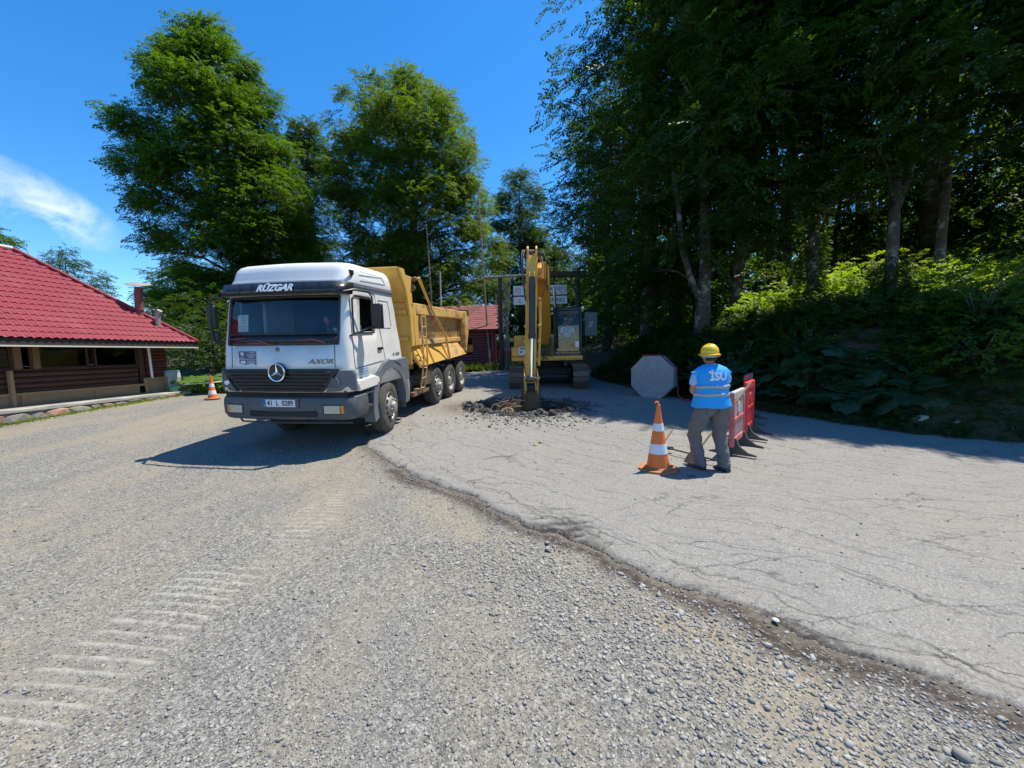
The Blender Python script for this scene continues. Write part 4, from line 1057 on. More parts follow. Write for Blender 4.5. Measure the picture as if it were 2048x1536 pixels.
# hood seams, panel lines
mb = MB()
mb.path([(.93, yfront(.93, 1.40) - .002, 1.40), (.925, yfront(.925, 1.75) - .002, 1.755)], .006, 4)
mb.path([(-.93, yfront(.93, 1.40) - .002, 1.40), (-.925, yfront(.925, 1.75) - .002, 1.755)], .006, 4)
mb.build('panel_gap', M_blk, truck)
def ysx(z):  # half width of the cab side at height z
    return float(np.interp(z, [l[0] for l in LV], [l[1] for l in LV]))
def sideline(pts, r=.005):
    return [(ysx(z) + .002, y, z) for y, z in pts]
door = [(.30, 1.46), (.31, 1.8), (.34, 2.2), (.37, 2.60), (.55, 2.665), (1.05, 2.665), (1.20, 2.62), (1.24, 2.3), (1.30, 1.9), (1.38, 1.42), (1.2, 1.41), (.32, 1.36), (.30, 1.46)]
MB().path(sideline(door), .006, 4).build('door_gap', M_blk, truck)
MB().path(sideline([(1.31, 2.54), (1.69, 2.54), (1.73, 2.4), (1.77, 2.08), (1.74, 2.03), (1.42, 2.03), (1.36, 2.15), (1.31, 2.54)]), .006, 4).build('blind_window_frame', M_greyp, truck)
h = MB(); h.box((ysx(1.64) + .012, 1.20, 1.65), (.03, .17, .05)); h.box((ysx(1.64) + .03, 1.20, 1.665), (.02, .15, .02)); h.build('door_handle', M_blk, truck, bevel=.008)
fr_ = [(.37, 1.945), (.39, 2.2), (.42, 2.50), (.50, 2.56), (.98, 2.56), (1.04, 2.50), (1.03, 2.2), (1.01, 1.95), (.37, 1.945)]
for sx in (1, -1):
    MB().path([(sx * (ysx(z) + .004), y, z) for y, z in fr_], .018, 6).build('window_seal', M_blk, truck, smooth=60)
text(truck, '41 L 0289', .095, Matrix.Translation((ysx(1.49) + .004, 1.86, 1.505)) @ Matrix.Rotation(R(90), 4, 'Z') @ Matrix.Rotation(R(90), 4, 'X'), M_ink, 'door_number', .001, sx=.8)
for k, (tx_, sz_) in enumerate([('BERCİ NAKLİYAT', .05), ('TURGUT ERTAŞ', .05), ('KÖY: MERKEZ MAH. NO', .038), ('MESS. YOLU, KARTEPE', .038), ('YUVACIK / KOCAELİ', .038), ('TELEFON: 41', .038)]):
    text(truck, tx_, sz_, Matrix.Translation((1.162 + .006, .55, 1.335 - .047 * k)) @ Matrix.Rotation(R(90), 4, 'Z') @ Matrix.Rotation(R(90), 4, 'X'), M_bluet, 'door_print', .001, sx=.78)
# stickers on the hood, badge, emblem
for (x0, x1, z0, z1) in ((-.775, -.62, 1.545, 1.675), (-.61, -.435, 1.545, 1.675), (-.775, -.62, 1.40, 1.535), (-.61, -.435, 1.40, 1.535)):
    mb = MB(); q0, q1 = yfront(x0, 1.55) - .006, yfront(x1, 1.55) - .006
    mb.add([(x0, q0, z0), (x1, q1, z0), (x1, q1, z1), (x0, q0, z1), (x0, q0 + .004, z0), (x1, q1 + .004, z0), (x1, q1 + .004, z1), (x0, q0 + .004, z1)], [(0, 1, 2, 3), (4, 7, 6, 5), (0, 4, 5, 1), (1, 5, 6, 2), (2, 6, 7, 3), (3, 7, 4, 0)])
    mb.build('sticker', M_sticker, truck)
FT_ = Matrix.Rotation(R(90), 4, 'X')
for (tx_, sz_, x, z) in (('2023', .075, -.52, 1.49), ('HİZMET', .028, -.52, 1.435), ('T.C. KOCAELİ', .024, -.52, 1.65), ('BÜYÜKŞEHİR', .030, -.52, 1.61), ('BELEDİYESİ', .026, -.52, 1.575), ('KOCAELİ', .022, -.698, 1.565)):
    text(truck, tx_, sz_, Matrix.Translation((x, yfront(x, 1.55) - .012, z)) @ Matrix.Rotation(.16 * x, 4, 'Z') @ FT_, M_txtw, 'sticker_print', .001, sx=.95)
mb = MB(); mb.lathe([(.030, 0), (.030, .004), (.018, .004), (.018, 0)], 16, Matrix.Translation((-.698, yfront(.7, 1.55) - .008, 1.63)) @ FT_)
mb.M = Matrix(); mb.box((-.715, yfront(.7, 1.5) - .010, 1.495), (.03, .004, .045)); mb.box((-.67, yfront(.7, 1.5) - .010, 1.495), (.045, .004, .045))
for k in range(4): mb.box((-.745 + .03 * k, yfront(.7, 1.42) - .010, 1.435 + .008 * (k % 2)), (.03, .004, .012), (0, R(25 if k % 2 else -25), 0))
mb.build('sticker_emblem', M_txtw, truck)
text(truck, 'AXOR', .115, Matrix.Translation((.70, yfront(.72, 1.49) - .012, 1.495)) @ Matrix.Rotation(.125, 4, 'Z') @ FT_, M_badge, 'model_badge', .006, shear=.35, sx=1.25)
mb = MB(); mb.lathe([(.036, 0), (.036, .01), (.028, .014), (.028, 0)], 16, Matrix.Translation((-.02, yfront(0, 1.62) + .004, 1.70)) @ FT_)
mb.lathe([(.018, .0), (.018, .012)], 12, Matrix.Translation((-.02, yfront(0, 1.62) + .004, 1.70)) @ FT_); mb.build('bonnet_badge', M_badge, truck, smooth=40)
# grille
mb = MB()
gp = [(-1.04, 1.385), (1.04, 1.385), (.98, 1.30), (.86, 1.12), (.72, 1.01), (-.72, 1.01), (-.86, 1.12), (-.98, 1.30)]
mb.prism(gp, .05, XZ(.0)); mb.build('grille_frame', M_blk, truck, bevel=.01)
for k in range(6):
    z = 1.335 - .056 * k; wd = float(np.interp(z, [1.01, 1.12, 1.30, 1.385], [.64, .78, .90, .95]))
    mb = MB()
    nn = 8
    for q in range(nn):
        x0 = -wd + 2 * wd * q / nn + .006; x1 = -wd + 2 * wd * (q + 1) / nn - .006
        if (q + k) % 2: mb.box(((x0 + x1) / 2, -.022, z - .006), (x1 - x0 - .02, .03, .020), (R(18), 0, 0))
    mb.box((0, -.012, z), (2 * wd, .035, .018), (R(18), 0, 0))
    mb.build('grille_slat', M_blk, truck, bevel=.004)
# star emblem
st = MB(); em = Matrix.Translation((-.005, -.052, 1.335)) @ FT_
ring = []
n_ = 40
for k in range(n_ + 1): ring.append(em @ Vector((.142 * math.cos(2 * PI * k / n_), .142 * math.sin(2 * PI * k / n_), 0)))
st.path(ring, .013, 8, caps=False)
for k in range(3):
    a = PI / 2 + k * 2 * PI / 3; c_, s_ = math.cos(a), math.sin(a); px_, py_ = -s_, c_
    pts_ = [(0, 0, .014), (.024 * (c_ * .5 - px_ * .87), .024 * (s_ * .5 - py_ * .87), 0), (.138 * c_, .138 * s_, .004), (.024 * (c_ * .5 + px_ * .87), .024 * (s_ * .5 + py_ * .87), 0)]
    st.add([em @ Vector(p) for p in pts_], [(0, 1, 2), (0, 2, 3)]); st.add([em @ Vector((p[0], p[1], -.004)) for p in pts_], [(0, 2, 1), (0, 3, 2)])
st.build('star_emblem', M_chrome, truck, smooth=40)
MB().lathe([(.001, .0), (.155, 0), (.15, .03), (.001, .035)], 28, em @ Matrix.Translation((0, 0, -.04)), caps=False).build('emblem_disc', M_blk, truck, smooth=40)
# corner cheeks with blanked lamps
for sx in (-1, 1):
    mb = MB()
    P = [(.80, 1.01), (.90, 1.16), (1.04, 1.37), (1.20, 1.36), (1.235, 1.28), (1.235, 1.02)]
    m = Matrix(((sx, 0, 0, 0), (0, 0, 1, .0), (0, 1, 0, 0), (0, 0, 0, 1)))
    vs0 = [(u, v) for u, v in P]
    front = [m @ Vector((u, v, -.02 + .16 * max(0, (u - 1.0)) / .2)) for u, v in vs0]; back_ = [m @ Vector((u - .02, v, .24)) for u, v in vs0]
    mb.add(front + back_, [tuple(range(6)), tuple(range(6, 12))[::-1]] + [(i, (i + 1) % 6, 6 + (i + 1) % 6, 6 + i) for i in range(6)])
    mb.build('corner_cheek', M_greyp if sx > 0 else M_bump, truck, bevel=.02, seg=3)
    MB().prism([(sx * .84, 1.09), (sx * .93, 1.24), (sx * 1.02, 1.25), (sx * 1.05, 1.15), (sx * 1.02, 1.09)], .02, XZ(-.028)).build('blanking_plate', M_bump, truck, bevel=.008)
MB().add([(-.99, -.04, 1.19), (-.90, -.045, 1.21), (-.88, -.045, 1.16), (-.93, -.045, 1.13), (-.88, -.045, 1.11), (-.98, -.04, 1.14)], [(0, 1, 2, 3, 4, 5)]).build('torn_sticker', M_txtw, truck)
# dark gap, radiator lower
MB().b2(-1.10, 1.10, .08, .35, .86, 1.02).build('lower_grille', M_blkm, truck)
MB().b2(-.78, .78, .09, 1.9, 1.0, 1.05).build('cab_floor', M_blkm, truck)
# bumper
def rsec(z, w, yf, dep, r, bul):
    P = []
    for q in np.linspace(-1, 1, 11): P.append((q * (w - r), yf + bul * q * q, z))
    for k in range(1, 6):
        a = PI / 2 * k / 6; P.append((w - r + r * math.sin(a), yf + bul + r * (1 - math.cos(a)), z))
    P.append((w, yf + bul + r + .0, z)); P.append((w, dep, z)); P.append((w - .08, dep, z)); 
    P.append((0, yf + .16, z))
    n = [(-x, y, zz) for x, y, zz in P[11:-1]][::-1]
    return P + n
lv = [rsec(.535, 1.13, .05, .46, .14, .06), rsec(.56, 1.19, -.005, .50, .17, .07), rsec(.64, 1.225, -.035, .52, .18, .07), rsec(.80, 1.225, -.035, .52, .18, .07), rsec(.86, 1.22, -.03, .52, .18, .07), rsec(.905, 1.215, -.01, .52, .18, .07), rsec(.92, 1.19, .02, .50, .17, .07)]
mb = MB(); n = len(lv[0])
for i in range(len(lv) - 1):
    for j in range(n): mb.add([lv[i][j], lv[i][(j + 1) % n], lv[i + 1][(j + 1) % n], lv[i + 1][j]], [(0, 1, 2, 3)])
mb.add(lv[-1], [tuple(range(n))]); mb.add(lv[0], [tuple(range(n))[::-1]])
mb.build('bumper', M_bump, truck, smooth=38, weld=True)
MB().b2(-.58, .62, -.045, .02, .605, .70).build('bumper_intake', M_blkm, truck, bevel=.02)
MB().prism([(-.34, .915), (.33, .915), (.33, .74), (-.34, .74)], .03, XZ(-.056)).build('plate_recess', M_bump, truck, bevel=.006)
pl = MB().b2(-.285, .285, -.072, -.060, .775, .895).build('number_plate', M_platew, truck, bevel=.003)
MB().b2(-.283, -.235, -.0755, -.0725, .777, .893).build('plate_band', M_blue, pl)
text(pl, '41  L  0289', .118, Matrix.Translation((.022, -.0745, .835)) @ FT_, M_ink, 'plate_number', .001, sx=.86, bold=.002)
text(pl, 'TR', .035, Matrix.Translation((-.259, -.0765, .797)) @ FT_, M_txtw, 'plate_country', .0005)
for sx in (-1, 1):
    def yb_(x): return -.035 + .07 * (x / 1.045) ** 2 + (.09 * max(0, x - 1.045) / .1)
    def lampblock(x0, x1, z0, z1, out, nm, mt, par):
        xs_ = np.linspace(x0, x1, 5); P = [(x, yb_(x) - out) for x in xs_] + [(x, yb_(x) + .05) for x in xs_[::-1]]
        m = Matrix(((sx, 0, 0, 0), (0, 1, 0, 0), (0, 0, 1, z0), (0, 0, 0, 1))); return MB().prism(P, z1 - z0, m).build(nm, mt, par, bevel=.006)
    hb = lampblock(.72, 1.15, .640, .805, .004, 'headlight', M_blkm, truck)
    lampblock(.74, 1.0, .655, .79, .016, 'lamp_lens', M_lens, hb); lampblock(1.01, 1.14, .655, .79, .014, 'indicator_lens', M_amber, hb)
    # front corner end of bumper, step, lower fender, arch
    MB().b2(sx * .95, sx * 1.20, .50, .98, .64, .70).build('cab_step', M_blkm, truck, bevel=.01)
    MB().b2(sx * .92, sx * 1.19, .30, .95, .89, .93).build('cab_step', M_bump, truck, bevel=.01)
    mb = MB(); mb.prism([(.26, 1.10), (.30, 1.17), (.82, 1.19), (.98, 1.14), (.99, 1.06), (.90, 1.00), (.30, .98)], .20, YZ(1.02 if sx > 0 else -1.22)); mb.build('fender_step', M_white, truck, bevel=.02, seg=3)
    # arch: ring of grey plastic
    mb = MB(); prof = []
    for k in range(13):
        a = R(198 - 208 * k / 12)
        prof.append((a, .60, .60 + (.20 if k > 1 else .10)))
    yc, zc = 1.50, .60
    for k in range(12):
        a0, a1 = prof[k][0], prof[k + 1][0]
        for ri, ro, xa, xb in ((.64, .80, 1.0, 1.205), (.64, .66, .78, 1.02)):
            vs = []
            for a in (a0, a1):
                for rr_ in (ri, ro):
                    for xx in (xa, xb): vs.append((sx * xx, yc + rr_ * .97 * math.cos(a), zc + rr_ * 1.03 * math.sin(a)))
            mb.add(vs, [(0, 1, 3, 2), (4, 6, 7, 5), (0, 2, 6, 4), (1, 5, 7, 3), (0, 4, 5, 1), (2, 3, 7, 6)])
    import bmesh as _b
    o = mb.build('wheel_arch', M_greyp, truck, smooth=50)
    mb = MB(); mb.prism([(1.55, 1.40), (2.22, 1.42), (2.34, 1.30), (2.36, .95), (2.24, .93), (2.10, 1.05), (1.95, 1.22), (1.55, 1.36)], .16, YZ(1.045 if sx > 0 else -1.205)); mb.build('rear_fender', M_greyp, truck, bevel=.03, seg=3)
    mb = MB(); mb.prism([(.80, 1.16), (1.20, 1.40), (1.52, 1.45), (1.56, 1.33), (1.2, 1.25), (.92, 1.02)], .12, YZ(1.06 if sx > 0 else -1.18)); mb.build('front_fender', M_greyp, truck, bevel=.03, seg=3)
    MB().b2(sx * 1.02, sx * 1.10, .77, .88, .60, 1.02).build('fender_leg', M_greyp, truck, bevel=.015)
    MB().b2(sx * .80, sx * 1.14, 2.20, 2.235, .34, 1.0).build('mudflap', M_bump, truck, bevel=.006)
    MB().lathe([(.034, 0), (.034, .03), (.02, .045)], 12, Matrix.Translation((sx * 1.18, .92, 1.045)) @ Matrix.Rotation(R(90 * sx), 4, 'Y')).build('side_marker', M_amber, truck, smooth=40)
    # mirrors
    arm = MB()
    if sx > 0:
        arm.path([(1.10, .20, 2.60), (1.20, .34, 2.64), (1.30, .62, 2.62), (1.32, .68, 2.55), (1.325, .70, 2.1), (1.30, .66, 2.0)], .016, 6)
        arm.path([(1.12, .26, 1.90), (1.22, .42, 1.96), (1.31, .66, 2.05)], .016, 6); 
    else:
        arm.path([(-1.10, .20, 2.56), (-1.20, .14, 2.56), (-1.25, .13, 2.50), (-1.26, .12, 2.1), (-1.24, .12, 1.85), (-1.2, .16, 1.80), (-1.1, .2, 1.82)], .016, 6)
    arm.build('mirror_arm', M_blk, truck, smooth=60)
    if sx > 0: MB().box((1.38, .72, 2.22), (.21, .10, .43), (0, 0, R(-8))).build('mirror', M_blk, truck, bevel=.03, seg=3)
    else:
        MB().box((-1.27, .17, 2.24), (.14, .10, .40), (0, 0, R(8))).build('mirror', M_blk, truck, bevel=.03, seg=3); MB().box((-1.25, .17, 1.92), (.13, .09, .18), (0, 0, R(8))).build('mirror', M_blk, truck, bevel=.03, seg=3)
# wipers
for (x0, z0, x1, z1) in ((-.36, 1.855, -.12, 1.775), (.55, 1.87, .80, 1.80)):
    MB().beam((x0, yfront(x0, z0) - .02, z0 - .01), (x1, yfront(x1, z1) - .03, z1), .02, .02).build('wiper', M_redw if x0 > 0 else M_redw, truck, bevel=.004)
    MB().beam((x1 - .75, yfront(x1 - .8, 1.80) - .03, 1.775 + .02), (x1 + .1, yfront(x1, 1.79) - .03, 1.785), .015, .025).build('wiper_blade', M_blk, truck)
MB().beam((-.95, yfront(.9, 1.86) - .012, 1.865), (-.62, yfront(.7, 1.88) - .012, 1.885), .02, .012).build('cowl_strip', M_redw, truck)
MB().beam((-.58, yfront(.5, 1.80) - .012, 1.80), (-.30, yfront(.35, 1.80) - .012, 1.805), .02, .012).build('cowl_strip', M_redw, truck)
MB().beam((.30, yfront(.35, 1.84) - .012, 1.835), (.58, yfront(.5, 1.84) - .012, 1.85), .02, .012).build('cowl_strip', M_redw, truck)
# interior
MB().b2(-.98, .98, .35, .72, 1.55, 1.93).build('dashboard', M_int, truck, bevel=.04)
MB().b2(-1.02, 1.02, 1.80, 1.86, 1.1, 2.68).build('cab_rear_wall', M_int, truck)
MB().b2(-1.04, 1.04, .45, 1.84, 2.64, 2.69).build('headliner', M_int, truck)
for sx in (-1, 1):
    s_ = thing  # seats are parts of the cab
    MB().b2(sx * .55 - .25, sx * .55 + .25, 1.0, 1.48, 1.35, 1.50).build('seat', M_int, truck, bevel=.04)
    MB().box((sx * .55, 1.50, 1.85), (.50, .13, .75), (R(-8), 0, 0)).build('seat_back', M_int, truck, bevel=.04)
sw = MB(); mm = Matrix.Translation((.55, .80, 1.93)) @ Matrix.Rotation(R(-35), 4, 'X'); rg = [mm @ Vector((.24 * math.cos(2 * PI * k / 28), .24 * math.sin(2 * PI * k / 28), 0)) for k in range(29)]
sw.path(rg, .016, 8, caps=False)
for a in (R(0), R(180), R(270)): sw.path([mm @ Vector((0, 0, -.02)), mm @ Vector((.235 * math.cos(a), .235 * math.sin(a), 0))], .014, 6)
sw.tube(mm @ Vector((0, 0, 0)), mm @ Vector((0, 0, -.35)), .03); sw.build('steering_wheel', M_blk, truck, smooth=60)
# passenger side far window seen through the screen: curtain rail and edge
MB().path([(-.98, 1.0, 2.56), (-.98, .45, 2.50), (-.97, .42, 2.0)], .014, 6).build('window_rail', M_txtw, truck, smooth=60)
ppr = thing('paper_notice', 'white printed sheet taped inside the truck windscreen, at its left', 'paper', (0, 0, 0)); ppr.parent = None
# (a sheet lying against the glass, its own thing, placed in the truck's frame)
TM = Matrix.Translation(truck.location) @ Euler(truck.rotation_euler, 'YXZ').to_matrix().to_4x4()
ppr.matrix_world = TM @ Matrix.Translation((-.73, yfront(.73, 2.1) + .03, 2.13)) @ Matrix.Rotation(R(-2.5), 4, 'Y') @ Matrix.Rotation(R(-11), 4, 'X')
MB().b2(-.095, .095, -.001, .001, -.14, .14).build('sheet', M_paper, ppr)
pm = MB()
for k in range(9): pm.b2(-.06 + (.02 if k % 3 else 0), .06 - (.03 if k % 2 else 0), -.0032, -.0022, .10 - .027 * k, .107 - .027 * k)
pm.build('print', M_badge, ppr)
# ---- wheels
def wheel(cx, cy, cz, r, wd, steer=0.0, dual=False, sx=1, dish='out', lugtread=False):
    """tyre > rim (with bolts); axis along x, outer face at cx"""
    m = Matrix.Translation((cx, cy, cz)) @ Matrix.Rotation(steer, 4, 'Z') @ Matrix.Rotation(R(90 * sx), 4, 'Y')
    w = MB(); R0 = r
    prof = [(r * .56, -.035), (r * .60, -.012), (r * .72, .0), (r * .88, -.012), (r * .955, -.035), (r * .99, -.055), (r, -.075), (r, -wd + .075), (r * .99, -wd + .055), (r * .955, -wd + .03), (r * .88, -wd + .01), (r * .70, -wd), (r * .56, -wd + .03)]
    w.lathe(prof, 44, m, caps=False); ty = w.build('wheel', M_rub_t, truck, smooth=35)
    tb = MB(); nb = 40 if lugtread else 52
    for k in range(nb):
        a = 2 * PI * k / nb
        for off in ((-.10, -wd * .38), (-wd + .10, -wd * .62)) if lugtread else ((-.08, -wd * .28), (-wd * .36, -wd * .64), (-wd + .08, -wd * .72)):
            z0, z1 = off; mid = (z0 + z1) / 2; ww = abs(z1 - z0); hh = .022 if lugtread else .010
            p = m @ Matrix.Rotation(a + (.07 if mid < -wd / 2 else 0), 4, 'Z') @ Matrix.Translation((r + hh * .4, 0, mid)) @ Matrix.Rotation(.25 if lugtread else .1, 4, 'X')
            sv = [p @ Vector((x * hh, y * r * PI / nb * .68, z * ww / 2)) for x in (-1, 1) for y in (-1, 1) for z in (-1, 1)]
            tb.add(sv, [(0, 1, 3, 2), (4, 6, 7, 5), (0, 4, 5, 1), (2, 3, 7, 6), (0, 2, 6, 4), (1, 5, 7, 3)])
    o = tb.build('tread', M_rub_t, ty); o['kind'] = 'stuff'
    rim = MB(); q = r * .57
    if dish == 'out':
        rim.lathe([(q, -.05), (q * .97, -.012), (q * .90, -.05), (q * .86, -.09), (q * .80, -.06), (q * .62, .01), (q * .55, .02), (q * .34, .02), (q * .32, .06), (q * .26, .085), (.001, .09)], 30, m, caps=False)
    else:
        rim.lathe([(q, -.05), (q * .97, -.012), (q * .92, -.07), (q * .88, -.15), (q * .84, -.20), (q * .45, -.17), (q * .44, -.08), (q * .36, -.03), (.001, -.02)], 30, m, caps=False)
    rm = rim.build('rim', M_rim, ty, smooth=30)
    hl = MB()
    for k in range(10):
        a = 2 * PI * k / 10 + .3; zz = -.018 if dish == 'out' else -.178; rr_ = q * .71
        hl.lathe([(.030, -.02), (.030, .012)], 8, m @ Matrix.Translation((rr_ * math.cos(a), rr_ * math.sin(a), zz)))
    hl.build('hand_hole', M_blkm, ty)['kind'] = 'stuff'
    bt = MB()
    for k in range(10):
        a = 2 * PI * k / 10; rr_ = q * .46; zz = .02 if dish == 'out' else -.165
        bt.lathe([(.016, 0), (.016, .035), (.009, .045)], 6, m @ Matrix.Translation((rr_ * math.cos(a), rr_ * math.sin(a), zz)))
    bt.build('wheel_nut', M_rim, ty)['kind'] = 'stuff'
    if dual:
        w2 = MB(); w2.lathe([(a_, b_ - wd - .03) for a_, b_ in prof], 36, m, caps=False); w2.build('inner_wheel', M_rub_t, truck, smooth=35)
    return ty
for sx in (1, -1):
    wheel(sx * 1.175, 1.47, .505, .515, .30, steer=R(8), sx=sx)
    wheel(sx * 1.17, 4.30, .515, .50, .30, sx=sx)
    wheel(sx * 1.19, 5.42, .505, .505, .29, dual=True, sx=sx, dish='in', lugtread=True)
    wheel(sx * 1.19, 6.62, .505, .505, .29, dual=True, sx=sx, dish='in')
# axles and chassis
for y in (1.47, 4.30, 5.42, 6.62): MB().tube((-1.0, y, .50), (1.0, y, .50), .07).build('axle', M_chas, truck, smooth=60)
for sx in (-1, 1): MB().b2(sx * .36, sx * .46, .6, 7.5, .78, 1.02).build('chassis_rail', M_chas, truck, bevel=.01)
MB().b2(-.45, .45, .3, 1.9, .55, 1.0).build('engine_sump', M_blkm, truck, bevel=.05)
MB().b2(-.34, .34, .12, .3, .45, .62).build('tow_beam', M_blkm, truck)
MB().path([(-.98, .2, .50), (-.8, .05, .50), (-.2, .05, .485), (.5, .06, .49), (1.1, .2, .47)], .016, 6).build('front_pipe', M_chas, truck, smooth=60)
for sx in (1, -1):
    MB().prism([(2.30, .92), (2.62, .92), (2.66, .78), (2.60, .42), (2.40, .38), (2.30, .5)], .42, YZ(.66 if sx > 0 else -1.08)).build('battery_box', M_rim, truck, bevel=.03)
    mb = MB()
    for k in range(4): mb.tube((sx * .55, 2.80, .62 + .1 * k), (sx * 1.02, 2.80 + .03 * k, .60 + .1 * k), .055 - .006 * k)
    mb.tube((sx * 1.0, 2.72, .5), (sx * 1.0, 3.35, .5), .05); mb.tube((sx * .9, 3.1, .75), (sx * .9, 3.6, .75), .09)
    mb.build('air_tank', M_chas, truck, smooth=40)
    MB().b2(sx * 1.02, sx * 1.12, 2.72, 3.72, .46, .56).build('side_guard', M_rustb, truck, bevel=.008)
    MB().prism([(3.25, .66), (3.25, .90), (3.90, 1.12), (3.95, 1.10), (3.88, .62)], .3, YZ(.85 if sx > 0 else -1.15)).build('tool_box', M_chas, truck, bevel=.01)
    MB().beam((sx * 1.13, 3.96, 1.14), (sx * 1.13, 3.86, .60), .02, .03).build('box_stay', M_yel, truck)
    MB().prism([(3.78, 1.0), (4.3, 1.12), (4.84, 1.02), (4.84, .98), (4.3, 1.08), (3.78, .96)], .3, YZ(.86 if sx > 0 else -1.16)).build('mudguard', M_blkm, truck)
# ---- dump body: cross-section lofted along y
def bsec(y, top=2.56, rail=True):
    #   outer skin points (x,z) from the floor centre out and up
    return [(0, 1.20), (.55, 1.22), (.86, 1.34), (1.03, 1.56), (1.085, 1.72), (1.10, 2.30), (1.115, 2.32)]
for sx in (1, -1):
    mb = MB(); S = bsec(0)
    ysb = [2.62, 3.2, 4.2, 5.2, 6.2, 7.05]
    for a, b in zip(ysb[:-1], ysb[1:]):
        for (x0, z0), (x1, z1) in zip(S[:-1], S[1:]):
            mb.add([(sx * x0, a, z0), (sx * x0, b, z0), (sx * x1, b, z1), (sx * x1, a, z1)], [(0, 1, 2, 3)])
    import bmesh as _bm
    o = mb.build('body_side', M_yrust, truck, smooth=50, weld=True); md = o.modifiers.new('thick', 'SOLIDIFY'); md.thickness = .03; md.offset = 1 if sx > 0 else 1
    MB().prism([(2.86, 2.34), (2.86, 2.585), (7.12, 2.575), (7.12, 2.34)], .13, YZ(1.105 if sx > 0 else -1.235)).build('top_rail', M_yrust, truck, bevel=.015)
    # pressed ledge in the lower side
    MB().prism([(2.80, 1.63), (2.80, 1.76), (6.80, 1.76), (6.80, 1.63)], .03, YZ(1.085 if sx > 0 else -1.115)).build('side_ledge', M_yrust, truck, bevel=.012)
    # front corner post / rear frame
    MB().prism([(2.76, 1.62), (2.70, 2.34), (2.80, 2.585), (3.10, 2.585), (2.98, 2.3), (2.98, 1.66)], .14, YZ(1.08 if sx > 0 else -1.22)).build('front_post', M_yel, truck, bevel=.012)
    MB().prism([(6.95, 1.30), (6.90, 2.60), (7.12, 2.60), (7.40, 2.62), (7.36, 1.9), (7.05, 1.28)], .16, YZ(1.09 if sx > 0 else -1.25)).build('rear_post', M_yrust, truck, bevel=.015)
    # skirts over the wheels
    mb = MB(); mb.add([(sx * 1.05, 2.62, 1.62), (sx * 1.05, 5.02, 1.60), (sx * 1.21, 5.10, 1.17), (sx * 1.21, 3.02, 1.13), (sx * 1.0, 2.62, 1.60), (sx * 1.0, 5.02, 1.57), (sx * 1.17, 5.10, 1.15), (sx * 1.17, 3.02, 1.11)], [(0, 1, 2, 3), (4, 7, 6, 5), (0, 4, 5, 1), (1, 5, 6, 2), (2, 6, 7, 3), (3, 7, 4, 0)])
    mb.build('front_skirt', M_yel, truck, bevel=.008)
    mb = MB(); mb.add([(sx * 1.09, 4.98, 1.63), (sx * 1.09, 6.50, 1.60), (sx * 1.23, 7.10, 1.20), (sx * 1.235, 5.12, 1.16), (sx * 1.04, 4.98, 1.6), (sx * 1.04, 6.50, 1.57), (sx * 1.19, 7.10, 1.18), (sx * 1.19, 5.12, 1.14)], [(0, 1, 2, 3), (4, 7, 6, 5), (0, 4, 5, 1), (1, 5, 6, 2), (2, 6, 7, 3), (3, 7, 4, 0)])
    mb.build('rear_skirt', M_yrust, truck, bevel=.008)
    for y in (3.45, 3.9): 
        MB().beam((sx * 1.08, y - .1, 1.62), (sx * 1.23, y, 1.16), .03, .02, up=(0, 1, 0)).build('skirt_rib', M_yel, truck)
    MB().beam((sx * 1.06, 2.70, 1.64), (sx * 1.22, 3.0, 1.12), .05, .05).build('skirt_edge', M_yel, truck)
    # headboard wing and stay
    MB().prism([(2.10, 3.26), (2.34, 3.26), (2.56, 2.90), (2.62, 2.55), (2.84, 2.34), (2.74, 1.64), (2.58, 1.62), (2.55, 2.30), (2.38, 2.86)], .05, YZ(1.16 if sx > 0 else -1.21)).build('headboard_wing', M_yel, truck, bevel=.008)
    MB().b2(sx * 1.10, sx * 1.17, 2.52, 2.80, 2.56, 3.16).build('arm_bracket', M_yel, truck, bevel=.008)
    mb = MB(); mb.tube((sx * 1.2, 2.86, 3.10), (sx * 1.2, 2.98, 3.14), .05); mb.tube((sx * 1.17, 2.8, 2.96), (sx * 1.17, 2.92, 2.92), .05); mb.tube((sx * 1.12, 2.84, 3.12), (sx * 1.27, 2.84, 3.12), .035); mb.tube((sx * 1.12, 2.84, 2.9), (sx * 1.2, 2.84, 2.9), .04)
    mb.build('hinge', M_rustb, truck, smooth=40)
    MB().path([(sx * 1.25, 3.04, 3.17), (sx * 1.27, 3.75, 2.5), (sx * 1.28, 4.75, 1.83), (sx * 1.27, 5.08, 1.20)], [.035, .028, .026, .03], 8).build('sheet_arm', M_yel, truck, smooth=60)
    MB().box((sx * 1.22, 6.75, 2.28), (.05, .12, .16)).build('tarp_hook', M_yrust, truck, bevel=.01)
# ladder
ld = MB()
for y in (3.02, 3.26): ld.beam((1.27, y, 2.36), (1.28, y + .03, 1.16), .03, .03); ld.beam((1.26, y + .03, 1.16), (1.16, y + .04, .58), .03, .03)
for k in range(8):
    z = 2.30 - .24 * k; xx = 1.27 if z > 1.15 else 1.27 - (1.16 - z) * .18; ld.tube((xx, 3.02, z), (xx, 3.29, z), .012)
for z in (2.30, 1.35): ld.beam((1.12, 3.14, z), (1.27, 3.14, z), .02, .02)
ld.build('ladder', M_yrust, truck)
